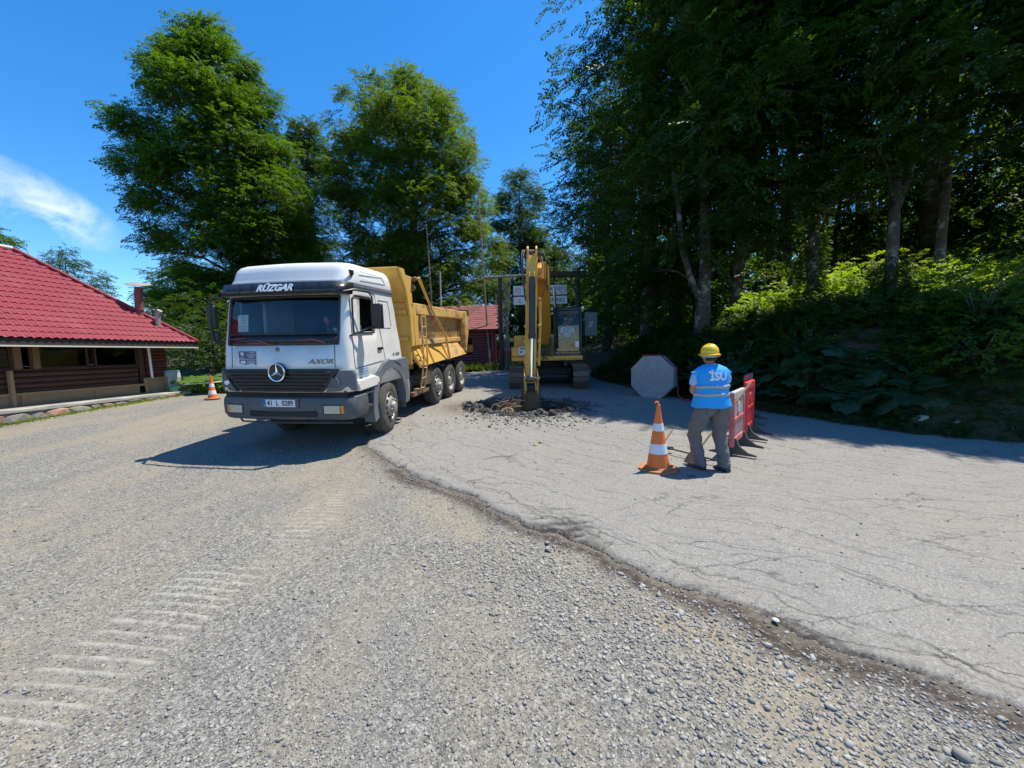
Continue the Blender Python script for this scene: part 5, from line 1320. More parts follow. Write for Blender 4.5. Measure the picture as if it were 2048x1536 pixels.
# bulkhead with canopy
MB().b2(-1.16, 1.16, 2.60, 2.66, 1.22, 2.60).build('bulkhead', M_yel, truck, bevel=.01)
for z in (1.75, 2.34): MB().b2(-1.14, 1.14, 2.54, 2.598, z, z + .09).build('bulkhead_rib', M_yel, truck, bevel=.01)
hb = MB(); hb.add([(-1.155, 2.56, 2.60), (1.155, 2.56, 2.60), (1.155, 2.10, 3.24), (-1.155, 2.10, 3.24), (-1.155, 2.62, 2.60), (1.155, 2.62, 2.60), (1.155, 2.15, 3.28), (-1.155, 2.15, 3.28)], [(0, 1, 2, 3), (4, 7, 6, 5), (0, 4, 5, 1), (1, 5, 6, 2), (2, 6, 7, 3), (3, 7, 4, 0)])
hb.build('headboard', M_yel, truck, bevel=.01)
MB().b2(-1.17, 1.17, 2.06, 2.34, 3.22, 3.27).build('canopy', M_yel, truck, bevel=.012)
MB().b2(-1.05, 1.05, 2.66, 7.2, 1.22, 1.26).build('body_floor', M_yrust, truck)
MB().prism([(7.22, 1.26), (7.10, 2.45), (7.18, 2.45), (7.30, 1.26)], 2.2, YZ(-1.1)).build('tailgate', M_yrust, truck, bevel=.01)
MB().b2(-1.26, 1.26, 7.20, 7.46, 2.46, 2.66).build('tailgate_beam', M_blkm, truck, bevel=.02)
for y in (3.2, 4.6, 6.0): MB().b2(-.9, .9, y, y + .12, 1.06, 1.2).build('cross_bearer', M_yel, truck)
# ================================================================ EXCAVATOR
M_cat = pmat('excavator yellow', (.64, .30, .028), .38, var=.06, nscale=2, dirt=(.28, .18, .07), dirt_amt=.14, coat=.3, dscale=3)
M_catd = pmat('worn excavator yellow brightened as sunlit', (.72, .40, .060), .45, var=.10, nscale=4, dirt=(.22, .13, .06), dirt_amt=.26, dscale=5)  # wear and dirt, plus extra brightness so the stick's unlit front looks sunlit
M_bucket = pmat('earth stained bucket', (.15, .085, .035), .7, var=.5, nscale=5, dirt=(.07, .05, .035), dirt_amt=.75, dscale=4, bump=.4)
M_steel = pmat('track steel', (.16, .13, .11), .55, metal=.5, var=.3, nscale=12, dirt=(.24, .18, .12), dirt_amt=.4)
M_hose = pmat('hydraulic hose', (.05, .048, .045), .6, var=.3, dirt=(.25, .2, .14), dirt_amt=.3)
M_cyl = pmat('cylinder barrel', (.025, .026, .028), .4, dirt=(.2, .15, .09), dirt_amt=.2)
M_darkc = pmat('dark blue grey cab steel', (.02, .026, .035), .4, var=.1)
ex = thing('excavator', 'yellow tracked excavator with raised boom, its bucket down in the pit', 'excavator', (1.24, 12.95, .335), R(-5))
# local: -y forward (towards the camera)
def track(cx):
    mb = MB()
    L0, L1, rr_, w = -.10, 3.6, .38, .52
    pth = []
    for k in range(9): a = R(-90 - 180 * k / 8); pth.append((L0 + .38 + rr_ * math.cos(a), rr_ + .02 + rr_ * math.sin(a)))
    pth = [(L0 + .38 + rr_ * math.cos(R(270 - 22.5 * k)), .40 + rr_ * math.sin(R(270 - 22.5 * k))) for k in range(9)] + [(L1 - .38 + rr_ * math.cos(R(90 - 22.5 * k)), .40 + rr_ * math.sin(R(90 - 22.5 * k))) for k in range(9)]
    # arc-length sampling for the shoes
    P = [Vector((0, y, z)) for y, z in pth] + [Vector((0, pth[0][0], pth[0][1]))]
    seg = [(P[i + 1] - P[i]).length for i in range(len(P) - 1)]; tot = sum(seg); ns = 46
    me = None
    for k in range(ns):
        d = tot * k / ns; i = 0
        while d > seg[i]: d -= seg[i]; i += 1
        p = P[i].lerp(P[i + 1], d / seg[i]); dr = (P[i + 1] - P[i]).normalized(); nr = Vector((0, -dr.z, dr.y)) * -1
        c0 = Vector((0, 1.75, .4)); 
        if nr.dot(p - c0) < 0: nr = -nr
        if me is None:
            b = MB(); b.box((0, 0, 0), (w, tot / ns * .93, .022))
            for q in (-.36, 0, .36): b.box((0, q * tot / ns, .022), (w, .014, .03))
            o = b.build('track_shoe', M_steel, ex); me = o.data
        else: o = bpy.data.objects.new('track_shoe', me); link(o, ex)
        m = Matrix((( 1, 0, 0), (0, dr.y, nr.y), (0, dr.z, nr.z))).to_4x4() if False else Matrix(((1, 0, 0, 0), (0, dr.y, nr.y, 0), (0, dr.z, nr.z, 0), (0, 0, 0, 1)))
        o.matrix_local = Matrix.Translation((cx, p.y, p.z)) @ m
    MB().prism([(L0 + .5, .18), (L1 - .5, .18), (L1 - .35, .62), (L0 + .35, .62)], .30, YZ(cx - .15)).build('track_frame', M_blkm, ex, bevel=.03)
    for yy in (L0 + .38, L1 - .38): MB().lathe([(.30, -.08), (.34, -.06), (.34, .06), (.30, .08)], 20, Matrix.Translation((cx, yy, .40)) @ Matrix.Rotation(R(90), 4, 'Y')).build('idler' if yy < 1 else 'sprocket', M_steel, ex, smooth=40)
    for q in range(6): MB().tube((cx - .17, .65 + .5 * q, .20), (cx + .17, .65 + .5 * q, .20), .11, n=14).build('track_roller', M_steel, ex, smooth=40)
track(-1.08); track(1.08)
MB().b2(-.85, .85, .9, 2.6, .42, .72).build('undercarriage', M_blkm, ex, bevel=.05)
MB().lathe([(.6, .72), (.62, .95)], 28, Matrix.Translation((0, 1.75, 0))).build('swing_ring', M_blkm, ex, smooth=40)
# upper body (fixed slightly swung)
up_ = Matrix.Translation((0, 1.75, 0)) @ Matrix.Rotation(R(-2), 4, 'Z') @ Matrix.Translation((0, -1.75, 0))
def U(mb): mb.M = up_; return mb
U(MB()).b2(-1.22, 1.22, .30, 3.9, .97, 1.12).build('upper_frame', M_cat, ex, bevel=.02)
U(MB()).b2(-1.22, -.62, .28, 1.2, 1.12, 1.46).build('tool_box', M_cat, ex, bevel=.04)
U(MB()).b2(-1.22, -.25, 1.2, 3.3, 1.12, 1.90).build('engine_hood', M_catd, ex, bevel=.05)
U(MB()).b2(-1.22, 1.22, 3.3, 4.0, 1.0, 2.0).build('counterweight', M_cat, ex, bevel=.12, seg=4)
U(MB()).b2(.28, 1.2, 1.9, 3.3, 1.12, 1.9).build('side_hood', M_catd, ex, bevel=.05)
U(MB()).b2(.20, 1.20, .24, .34, 1.02, 1.13).build('cab_sill', M_cat, ex, bevel=.01)
U(MB()).b2(-.95, -.72, .262, .276, 1.20, 1.46).build('warning_plate', M_paper, ex)
mb = U(MB()); mb.b2(-.92, -.75, .255, .262, 1.38, 1.43); mb.b2(-.91, -.83, .255, .262, 1.26, 1.33); mb.build('warning_print', M_blue, ex)
rail = U(MB()); rail.path([(-1.15, .5, 1.46), (-1.15, .5, 2.1), (-1.15, 1.4, 2.3), (-1.15, 1.4, 1.9)], .018, 6); rail.path([(-.7, .5, 1.46), (-.7, .5, 2.1), (-.7, 1.2, 2.2)], .018, 6); rail.build('handrail', M_blk, ex, smooth=60)
# cab
cx0, cx1, cy0, cy1, cz0, cz1 = .26, 1.20, .30, 1.75, 1.13, 2.72
CP = [(.05, 0, 0)]
def cabsec(z):
    lean_ = .10 * max(0, (z - 2.1) / .6); return cx0, cx1, cy0 + lean_, cy1
def post(x, y0, y1, z0=cz0, z1=cz1, w=.075): U_ = U(MB()); U_.beam((x, y0, z0), (x, y1, z1), w, w, up=(0, 1, 0)); return U_
for x, nm in ((cx0 + .035, 'cab_post'), (cx1 - .035, 'cab_post')):
    o = U(MB()); o.path([(x, cy0 + .03, cz0), (x, cy0 + .03, 2.15), (x, cy0 + .13, cz1 - .05)], .042, 8); o.build('cab_post', M_darkc, ex, smooth=60)
    o = U(MB()); o.path([(x, cy1 - .04, cz0), (x, cy1 - .04, cz1 - .04)], .045, 8); o.build('cab_post', M_darkc, ex, smooth=60)
    o = U(MB()); o.path([(x, .95, cz0), (x, .95, cz1 - .04)], .03, 8); o.build('cab_post', M_darkc, ex, smooth=60)
U(MB()).b2(cx0 - .01, cx1 + .01, cy0 + .06, cy1, cz1 - .07, cz1 + .03).build('cab_roof', M_darkc, ex, bevel=.035, seg=3)
U(MB()).b2(cx0, cx1, cy0, cy0 + .07, cz0, cz0 + .08).build('cab_front_sill', M_darkc, ex, bevel=.01)
U(MB()).b2(cx0 + .08, cx1 - .08, cy0 + .09, cy0 + .13, cz1 - .20, cz1 - .06).build('cab_header', M_darkc, ex, bevel=.01)
g_ = U(MB()); a0, a1 = cx0 + .08, cx1 - .08
g_.add([(a0, cy0 + .02, cz0 + .08), (a1, cy0 + .02, cz0 + .08), (a1, cy0 + .02, 2.15), (a0, cy0 + .02, 2.15), (a1, cy0 + .115, cz1 - .19), (a0, cy0 + .115, cz1 - .19)], [(0, 1, 2, 3), (3, 2, 4, 5)]); g_.build('front_glass', M_glass, ex)
fm = U(MB()); fm.path([(a0 + .03, cy0 + .012, cz0 + .13), (a1 - .03, cy0 + .012, cz0 + .13), (a1, cy0 + .012, cz0 + .2), (a1, cy0 + .012, 2.15), (a1 - .01, cy0 + .10, cz1 - .25), (a0 + .01, cy0 + .10, cz1 - .25), (a0, cy0 + .012, 2.15), (a0, cy0 + .012, cz0 + .2), (a0 + .03, cy0 + .012, cz0 + .13)], .016, 6); fm.build('glass_frame', M_blk, ex, smooth=60)
U(MB()).b2(cx0 + .02, cx1 - .02, cy1 - .05, cy1 - .02, cz0, 1.75).build('cab_back_panel', M_darkc, ex)
U(MB()).b2(cx0, cx0 + .03, cy0 + .4, cy1, cz0, 1.75).build('cab_side_panel', M_darkc, ex)
U(MB()).b2(cx1 - .03, cx1, cy0 + .1, cy1, cz0, 1.85).build('cab_door', M_darkc, ex, bevel=.01)
U(MB()).b2(cx0 + .04, cx1 - .04, cy0 + .1, cy1 - .1, cz0, cz0 + .06).build('cab_floor', M_greyp, ex)
U(MB()).b2(.50, .96, .95, 1.40, 1.45, 1.62).build('operator_seat', M_int, ex, bevel=.04)
U(MB()).b2(.50, .96, 1.38, 1.50, 1.55, 2.25).build('seat_back', M_int, ex, bevel=.05)
for x in (.36, 1.08):
    U(MB()).b2(x - .06, x + .06, .78, 1.3, 1.6, 1.72).build('arm_console', M_int, ex, bevel=.02)
    cc = U(MB()); cc.tube((x, .84, 1.72), (x, .80, 1.88), .014); cc.lathe([(.02, 0), (.026, .05), (.02, .08)], 10, Matrix.Translation((x, .80, 1.86))); cc.build('control_lever', M_blk, ex)
U(MB()).b2(.98, 1.09, cy0 - .004, cy0 + .004, 1.42, 1.60).build('cab_notice', M_paper, ex)
for x in (.22, 1.24): U(MB()).lathe([(.04, -.03), (.052, .0), (.052, .03), (.03, .05)], 14, Matrix.Translation((x, cy0 + .1, cz1 + .01)) @ Matrix.Rotation(R(90), 4, 'X')).build('work_light', M_txtw, ex, smooth=40)
mm_ = U(MB()); mm_.path([(1.22, .4, 2.3), (1.36, .34, 2.3)], .014, 6); mm_.box((1.39, .34, 2.26), (.12, .06, .30)); mm_.build('cab_mirror', M_blk, ex)
lt = U(MB()); lt.path([(.12, .35, 1.2), (.12, .35, 2.9), (.14, .33, 3.20)], .016, 6); lt.lathe([(.03, 0), (.045, .02), (.045, .07)], 12, Matrix.Translation((.15, .33, 3.2))); lt.build('beacon_post', M_blk, ex)
wp = U(MB()); wp.path([(.98, cy0 - .01, 1.36), (.86, cy0 - .015, 1.5), (.80, cy0 - .01, 1.40)], .01, 5); wp.build('wiper', M_blk, ex)
# boom, in excavator coordinates via world points
EXM = Matrix.Translation(ex.location) @ Matrix.Rotation(R(-5), 4, 'Z'); EXI = EXM.inverted()
def W(p): return EXI @ Vector(p)
def plateboom(name, pts, hs, w, mat):
    """box-section beam through world points with varying height"""
    mb = MB(); vs = []
    P = [W(p) for p in pts]
    for i, p in enumerate(P):
        d = (P[min(i + 1, len(P) - 1)] - P[max(i - 1, 0)]).normalized(); sx_ = Vector((d.y, -d.x, 0)).normalized() if abs(d.x) + abs(d.y) > 1e-3 else Vector((1, 0, 0)); sz_ = sx_.cross(d).normalized()
        for a, b in ((-1, -1), (1, -1), (1, 1), (-1, 1)): vs.append(p + sx_ * a * w / 2 + sz_ * b * hs[i] / 2)
    fs = [(3, 2, 1, 0), tuple(len(vs) - 4 + k for k in range(4))]
    for i in range(len(P) - 1):
        for k in range(4): fs.append((i * 4 + k, i * 4 + (k + 1) % 4, i * 4 + 4 + (k + 1) % 4, i * 4 + 4 + k))
    mb.add(vs, fs); return mb.build(name, mat, ex, bevel=.012)
plateboom('boom', [(1.17, 13.65, 1.95), (1.15, 13.1, 2.7), (1.08, 12.5, 3.4), (1.0, 11.9, 3.85), (.88, 11.4, 3.92), (.75, 11.0, 3.86), (.67, 10.72, 3.74)], [.30, .55, .66, .70, .56, .44, .30], .42, M_cat)
for dx in (-.30, .30):
    o = MB(); o.tube(W((1.22 + dx, 12.95, 1.75)), W((1.10 + dx, 12.1, 3.0)), .075); o.build('boom_cylinder', M_cyl, ex, smooth=50)
    o = MB(); o.tube(W((1.10 + dx, 12.1, 3.0)), W((1.05 + dx, 11.85, 3.5)), .042); o.build('boom_cylinder_rod', M_chrome, ex, smooth=50)
o = MB(); o.tube(W((1.02, 12.1, 4.30)), W((.80, 11.0, 4.33)), .08); o.build('arm_cylinder', M_cyl, ex, smooth=50)
o = MB(); o.tube(W((.80, 11.0, 4.33)), W((.655, 10.66, 4.30)), .045); o.build('arm_cylinder_rod', M_chrome, ex, smooth=50)
# stick: side plates, tapered, nearly vertical, seen from its front
def stick():
    T, B_ = Vector((.625, 10.58, 4.18)), Vector((.485, 10.17, .80))
    prof = [(0.0, -.10, .16), (.05, -.14, .28), (.16, -.17, .42), (.26, -.15, .36), (.6, -.12, .24), (.92, -.10, .18), (1.0, -.07, .12)]
    mb = MB(); vs = []
    for s, f, b in prof:
        p = T.lerp(B_, s)
        for a, q in ((-1, f), (1, f), (1, b), (-1, b)): vs.append(W((p.x + a * .145, p.y + q, p.z)))
    n = len(prof); fs = [(0, 1, 2, 3), tuple(4 * n - 4 + k for k in (3, 2, 1, 0))]
    for i in range(n - 1):
        for k in range(4): fs.append((i * 4 + k, i * 4 + 4 + k, i * 4 + 4 + (k + 1) % 4, i * 4 + (k + 1) % 4))
    mb.add(vs, fs); mb.build('stick', M_catd, ex, bevel=.012)
stick()
for dx in (-.115, .115):
    o = MB(); o.M = Matrix.Translation(W((.63 + dx, 10.56, 4.24))); o.prism([(-.14, -.12), (-.14, .10), (-.05, .19), (.07, .19), (.14, .08), (.16, -.12)], .05, YZ(-.025)); o.build('stick_lug', M_catd, ex, bevel=.01)
    # cylinder bracket plates on the stick face
    o = MB(); o.M = Matrix.Translation(W((.59 + dx * .55, 10.22, 3.35))); o.prism([(-.13, -.30), (-.16, -.02), (-.10, .32), (.06, .36), (.06, -.30)], .03, YZ(-.015)); o.build('cylinder_bracket', M_catd, ex, bevel=.008)
o = MB(); o.tube(W((.63 - .13, 10.56, 4.30)), W((.63 + .13, 10.56, 4.30)), .045); o.build('lug_pin', M_steel, ex, smooth=50)
o = MB(); o.tube(W((.585, 9.98, 3.52)), W((.545, 9.93, 2.02)), .082, n=18); o.build('bucket_cylinder', M_cyl, ex, smooth=50)
o = MB(); o.tube(W((.545, 9.93, 2.1)), W((.542, 9.93, 1.96)), .10, n=18); o.build('cylinder_gland', M_cyl, ex, smooth=50)
o = MB(); o.tube(W((.545, 9.93, 1.98)), W((.505, 9.90, .98)), .048, n=14); o.build('bucket_cylinder_rod', M_chrome, ex, smooth=50)
o = MB(); o.tube(W((.505 - .20, 9.92, .93)), W((.505 + .22, 9.92, .93)), .05); o.tube(W((.40, 9.92, .93)), W((.56, 9.92, .93)), .085); o.build('link_pin', M_steel, ex, smooth=50)
for dx in (-.17, .17):
    o = MB(); o.beam(W((.50 + dx, 9.92, .95)), W((.50 + dx, 10.20, 1.15)), .03, .12); o.beam(W((.50 + dx, 9.92, .95)), W((.50 + dx, 9.95, .55)), .03, .12); o.build('bucket_link', M_catd, ex, bevel=.01)
# bucket: side plates + curved back, half sunk in the pit
bk = MB()
bm_ = Matrix.Translation(W((.49, 10.12, .0))) @ Matrix.Rotation(R(5), 4, 'Z')
bp = [(-.02, .66), (-.14, .52), (-.20, .30), (-.17, .02), (-.06, -.22), (.12, -.34), (.42, -.34)]
for (y0, z0), (y1, z1) in zip(bp[:-1], bp[1:]): bk.add([bm_ @ Vector(q) for q in ((-.24, y0, z0), (.24, y0, z0), (.24, y1, z1), (-.24, y1, z1))], [(0, 1, 2, 3)])
o = bk.build('bucket_shell', M_bucket, ex, smooth=60, weld=True); md = o.modifiers.new('thick', 'SOLIDIFY'); md.thickness = .03
for sx in (-.245, .215):
    o = MB(); o.M = bm_; o.prism(bp + [(.30, .05), (.16, .45), (.10, .80)], .03, YZ(sx)); o.build('bucket_side', M_bucket, ex, bevel=.006)
for k in range(4):
    o = MB(); o.M = bm_; o.beam((-.20 + .133 * k, .38, -.22), (-.20 + .133 * k, .58, -.25), .06, .05, w2=.03, h2=.015); o.build('bucket_tooth', M_steel, ex, bevel=.005)
o = MB(); o.M = bm_; o.prism([(-.22, .62), (-.16, .86), (.04, .88), (.06, .72)], .04, YZ(-.15)); o.prism([(-.22, .62), (-.16, .86), (.04, .88), (.06, .72)], .04, YZ(.11)); 
o.build('bucket_ear', M_catd, ex, bevel=.008)
# pipes and hoses on the stick
for dx, q in ((-.17, 1), (.18, 1), (.205, 0)):
    o = MB(); o.path([W((.615 + dx, 10.30, 3.0)), W((.60 + dx, 10.28, 2.4)), W((.565 + dx, 10.2, 1.8)), W((.535 + dx, 10.15, 1.25))], .016 + .008 * q, 8); o.build('hydraulic_pipe', M_catd, ex, smooth=60)
for z in (3.0, 2.3, 1.9, 1.35):
    for dx in (-.17, .19):
        o = MB(); o.box(W((.60 + dx - (3 - z) * .04, 10.22, z)), (.09, .07, .07)); o.build('pipe_clamp', M_catd, ex, bevel=.012)
hoses = [[(.50, 10.62, 4.22), (.42, 10.35, 4.28), (.37, 10.15, 4.0), (.36, 10.1, 3.5), (.42, 10.2, 2.95)], [(.46, 10.62, 4.30), (.36, 10.3, 4.25), (.33, 10.1, 3.8), (.40, 10.2, 3.0)],
         [(.74, 10.62, 4.20), (.92, 10.4, 4.22), (.98, 10.3, 3.8), (.93, 10.25, 3.3), (.80, 10.25, 2.95)], [(.74, 10.62, 4.12), (.86, 10.35, 4.10), (.84, 10.1, 3.6), (.72, 9.98, 3.50)], [(.72, 10.6, 4.16), (.84, 10.4, 4.24), (1.0, 10.5, 4.0), (1.05, 10.9, 3.7), (1.1, 11.4, 3.4)]]
for hp in hoses:
    P = [Vector(p) for p in hp]; Q_ = []
    for i in range(len(P) - 1):
        p0, p1, p2, p3 = P[max(i - 1, 0)], P[i], P[i + 1], P[min(i + 2, len(P) - 1)]
        for k in range(5):
            t = k / 5; Q_.append(.5 * ((2 * p1) + (p2 - p0) * t + (2 * p0 - 5 * p1 + 4 * p2 - p3) * t * t + (3 * p1 - p0 - 3 * p2 + p3) * t ** 3))
    Q_.append(P[-1]); MB().path([W(q) for q in Q_], .017, 7).build('hydraulic_hose', M_hose, ex, smooth=60)
o = MB(); o.box(W((.52, 10.05, 3.3)), (.05, .05, .06)); o.path([W((.44, 10.0, 3.42)), W((.38, 9.98, 3.3)), W((.42, 10.0, 3.16))], .014, 6); o.build('hose_fitting', M_steel, ex)
# mess of valves at the boom foot
vv = MB(); g = random.Random(2)
for k in range(14): 
    p = W((.95 + g.uniform(-.25, .3), 12.75 + g.uniform(-.1, .2), 1.45 + g.uniform(-.12, .35))); vv.tube(p, p + Vector((g.uniform(-.2, .2), g.uniform(-.1, .1), g.uniform(-.2, .2))), .022)
vv.build('valve_hoses', M_hose, ex)['kind'] = 'stuff'

# ================================================================ PEOPLE
M_skin = pmat('sunburnt skin', (.42, .20, .12), .55, var=.08, nscale=9)
M_vest = pmat('bright blue vest', (.015, .34, .80), .75, var=.06, nscale=4, bump=.35, bscale=9)
M_refl = pmat('silver reflective tape', (.38, .40, .42), .35, metal=.2, var=.08)
M_shirt = pmat('light blue shirt', (.30, .48, .78), .8, var=.05, bump=.3, bscale=14)
M_trous = pmat('grey trousers', (.135, .13, .125), .9, var=.22, nscale=7, bump=.6, bscale=11)
M_shoe = pmat('black shoes', (.02, .02, .022), .5, dirt=(.2, .18, .15), dirt_amt=.25)
M_helm = pmat('yellow hard hat', (.85, .55, .01), .28, var=.03, coat=.4)
M_hair = pmat('dark hair', (.03, .022, .018), .8)
M_orange_s = pmat('orange knob', (.8, .2, .02), .5)
M_dnavy = pmat('navy trousers', (.012, .018, .05), .85)
M_tee = pmat('white t-shirt', (.70, .71, .73), .85, bump=.3, bscale=12)

def skinned(name, joints, edges, mat, parent, sub=2, root=0, label=None):
    """joints: {k: ((x,y,z), r or (rx,ry))}; edges between them -> one continuous surface"""
    ks = list(joints); ix = {k: i for i, k in enumerate(ks)}
    me = bpy.data.meshes.new(name); me.from_pydata([joints[k][0] for k in ks], [(ix[a], ix[b]) for a, b in edges], [])
    me.skin_vertices.new() if hasattr(me.skin_vertices, 'new') else None
    o = bpy.data.objects.new(name, me); link(o, parent)
    m = o.modifiers.new('skin', 'SKIN'); m.use_smooth_shade = True; m.branch_smoothing = .3
    if not me.skin_vertices:
        import bmesh
        bm = bmesh.new(); bm.from_mesh(me); bm.verts.layers.skin.verify(); bm.to_mesh(me); bm.free()
    sv = me.skin_vertices[0].data
    for k in ks:
        r_ = joints[k][1]; sv[ix[k]].radius = (r_, r_) if isinstance(r_, (int, float)) else r_
        sv[ix[k]].use_root = ix[k] == root
    s_ = o.modifiers.new('sub', 'SUBSURF'); s_.levels = sub; s_.render_levels = sub
    dg = bpy.context.evaluated_depsgraph_get(); me2 = bpy.data.meshes.new_from_object(o.evaluated_get(dg))
    o.modifiers.clear(); o.data = me2; me2.name = name; me2.materials.clear(); me2.materials.append(mat); me2.shade_smooth()
    if label: o['label'] = label
    return o
def ringloft(name, secs, mat, parent, n=28, closed=(True, True), smooth=60, warp=None, thick=0, label=None):
    """secs: (cx,cy,cz,rx,ry[,tilt]) stacked superellipse rings"""
    mb = MB(); V = []
    for s in secs:
        cx, cy, cz, rx, ry = s[:5]; tl = s[5] if len(s) > 5 else 0
        for k in range(n):
            a = 2 * PI * k / n; c_, s__ = math.cos(a), math.sin(a); e = .8
            x = rx * math.copysign(abs(c_) ** e, c_); y = ry * math.copysign(abs(s__) ** e, s__)
            V.append((cx + x, cy + y, cz + x * tl + (warp(a, cz) if warp else 0)))
    F_ = []
    for i in range(len(secs) - 1):
        for k in range(n): F_.append((i * n + k, i * n + (k + 1) % n, (i + 1) * n + (k + 1) % n, (i + 1) * n + k))
    if closed[0]: F_.append(tuple(range(n))[::-1])
    if closed[1]: F_.append(tuple((len(secs) - 1) * n + k for k in range(n)))
    mb.add(V, F_); o = mb.build(name, mat, parent, smooth=smooth, label=label)
    if thick: md = o.modifiers.new('thick', 'SOLIDIFY'); md.thickness = thick; md.offset = 1
    return o
def hand(palm, d, side, parent_edges=None):
    """joints/edges of a five fingered hand; palm base point, d = pointing direction, side = thumb direction"""
    p = Vector(palm); d = Vector(d).normalized(); s = Vector(side); s = (s - d * s.dot(d)).normalized(); dn = d.cross(s).normalized()
    J = {'pm': (tuple(p + d * .045), (.034, .016))}; E = []
    for k, (off, L_, c_) in enumerate(((.030, .070, .3), (.010, .078, .4), (-.010, .073, .5), (-.029, .058, .6))):
        b = p + d * .085 + s * off; m_ = b + d * L_ * .5 * math.cos(c_) + dn * L_ * .5 * math.sin(c_); t_ = m_ + d * L_ * .5 * math.cos(c_ * 2.3) + dn * L_ * .5 * math.sin(c_ * 2.3)
        J[f'f{k}a'] = (tuple(b), .0100); J[f'f{k}b'] = (tuple(m_), .0088); J[f'f{k}c'] = (tuple(t_), .0072); E += [('pm', f'f{k}a'), (f'f{k}a', f'f{k}b'), (f'f{k}b', f'f{k}c')]
    b = p + d * .025 + s * .030; J['ta'] = (tuple(b), .013); J['tb'] = (tuple(b + d * .035 + s * .022 + dn * .01), .011); J['tc'] = (tuple(b + d * .062 + s * .022 + dn * .03), .009)
    E += [('pm', 'ta'), ('ta', 'tb'), ('tb', 'tc')]
    return J, E
def head(parent, c, rz=0, tilt=0, hair=True, name='head', skin=None, beard=False):
    """returns nothing; face looks to local -y, turned by rz"""
    m = Matrix.Translation(c) @ Matrix.Rotation(rz, 4, 'Z') @ Matrix.Rotation(tilt, 4, 'X')
    import bmesh
    def ball(name, mat, f, sc, seg=28):
        bm = bmesh.new(); bmesh.ops.create_uvsphere(bm, u_segments=seg, v_segments=seg * 2 // 3, radius=1)
        for v in bm.verts: v.co = m @ Vector(f(v.co, sc))
        me = bpy.data.meshes.new(name); bm.to_mesh(me); bm.free(); me.materials.append(mat); me.shade_smooth(); o = bpy.data.objects.new(name, me); link(o, parent); return o
    def face(v, sc):
        x, y, z = v; X_, Y_, Z_ = x * .076, y * .097, z * .118
        if z < -.2: X_ *= 1 + (z + .2) * .38; Y_ *= 1 + (z + .2) * .2 if y > 0 else 1
        if y < 0:
            Y_ -= .022 * math.exp(-((x / .16) ** 2) - ((z + .12) / .20) ** 2)      # nose
            Y_ += .012 * (math.exp(-((abs(x) - .38) / .16) ** 2 - ((z - .05) / .10) ** 2))   # eye sockets
            Y_ -= .006 * math.exp(-((x / .3) ** 2) - ((z + .48) / .07) ** 2)      # lips
            Y_ -= .008 * math.exp(-((x / .3) ** 2) - ((z + .85) / .15) ** 2)      # chin
        return X_, Y_, Z_
    h = ball(name, skin or M_skin, face, 1, 36)
    for sx in (-1, 1):
        e = MB(); e.lathe([(.001, -.004), (.012, -.003), (.012, .003), (.001, .004)], 12, m @ Matrix.Translation((sx * .030, -.083, .008)) @ Matrix.Rotation(R(90), 4, 'X'), caps=False); e.build('eye', M_blk, h, smooth=60)
        a = MB(); a.path([m @ Vector((sx * .076, .0, .030)), m @ Vector((sx * .088, .015, .025)), m @ Vector((sx * .088, .016, -.01)), m @ Vector((sx * .078, .0, -.032))], [.008, .011, .010, .006], 8); a.build('ear', skin or M_skin, h, smooth=60)
    mo = MB(); mo.path([m @ Vector((-.022, -.093, -.058)), m @ Vector((0, -.101, -.056)), m @ Vector((.022, -.093, -.058))], .004, 6); mo.build('mouth', pmat('lips', (.32, .11, .09), .6), h)
    if hair:
        def hf(v, sc):
            x, y, z = v; k = 1.06
            cut = (y < -.1 and z < .45) or z < -.35
            k = .9 if cut else 1.07
            return x * .076 * k, y * .097 * k, z * .118 * k
        ball('hair', M_hair, hf, 1)
    return m
# ---- the worker with the hard hat, seen from behind
wk = thing('person', 'worker in yellow hard hat, blue lettered vest and grey trousers, back to the camera', 'person', (2.80, 5.36, -.13))
# local: x right, y away from the camera, facing mostly +y turned left
BJ = {'pel': ((.0, .0, .95), (.13, .09)), 'wst': ((.0, .02, 1.08), (.145, .105)), 'chs': ((.01, .04, 1.30), (.165, .11)), 'nk0': ((.01, .05, 1.46), .065), 'nk1': ((.0, .06, 1.56), .055),
      'shl': ((-.19, .04, 1.41), .062), 'ell': ((-.245, .06, 1.14), .045), 'wrl': ((-.13, .27, 1.10), .030),
      'shr': ((.20, .05, 1.41), .062), 'elr': ((.26, .14, 1.16), .045), 'wrr': ((.20, .38, 1.12), .030),
      'hpl': ((-.10, .02, .88), .085), 'knl': ((-.17, .15, .50), .055), 'anl': ((-.115, .085, .10), .040), 'tol': ((-.16, .20, .03), .028),
      'hpr': ((.10, .02, .88), .085), 'knr': ((.15, .07, .49), .055), 'anr': ((.165, -.03, .10), .040), 'tor': ((.14, .10, .03), .028)}
BE = [('pel', 'wst'), ('wst', 'chs'), ('chs', 'nk0'), ('nk0', 'nk1'), ('chs', 'shl'), ('shl', 'ell'), ('ell', 'wrl'), ('chs', 'shr'), ('shr', 'elr'), ('elr', 'wrr'), ('pel', 'hpl'), ('hpl', 'knl'), ('knl', 'anl'), ('anl', 'tol'), ('pel', 'hpr'), ('hpr', 'knr'), ('knr', 'anr'), ('anr', 'tor')]
def addhand(J, E, wr, d, side, tagk):
    hj, he = hand(J[wr][0], d, side)
    for k, v in hj.items(): J[tagk + k] = v
    E.append((wr, tagk + 'pm')); E.extend([(tagk + a, tagk + b) for a, b in he])
addhand(BJ, BE, 'wrl', (.45, .85, -.1), (.7, -.3, .6), 'L'); addhand(BJ, BE, 'wrr', (-.1, .95, -.15), (-.8, .0, .5), 'R')
skinned('body', BJ, BE, M_skin, wk)
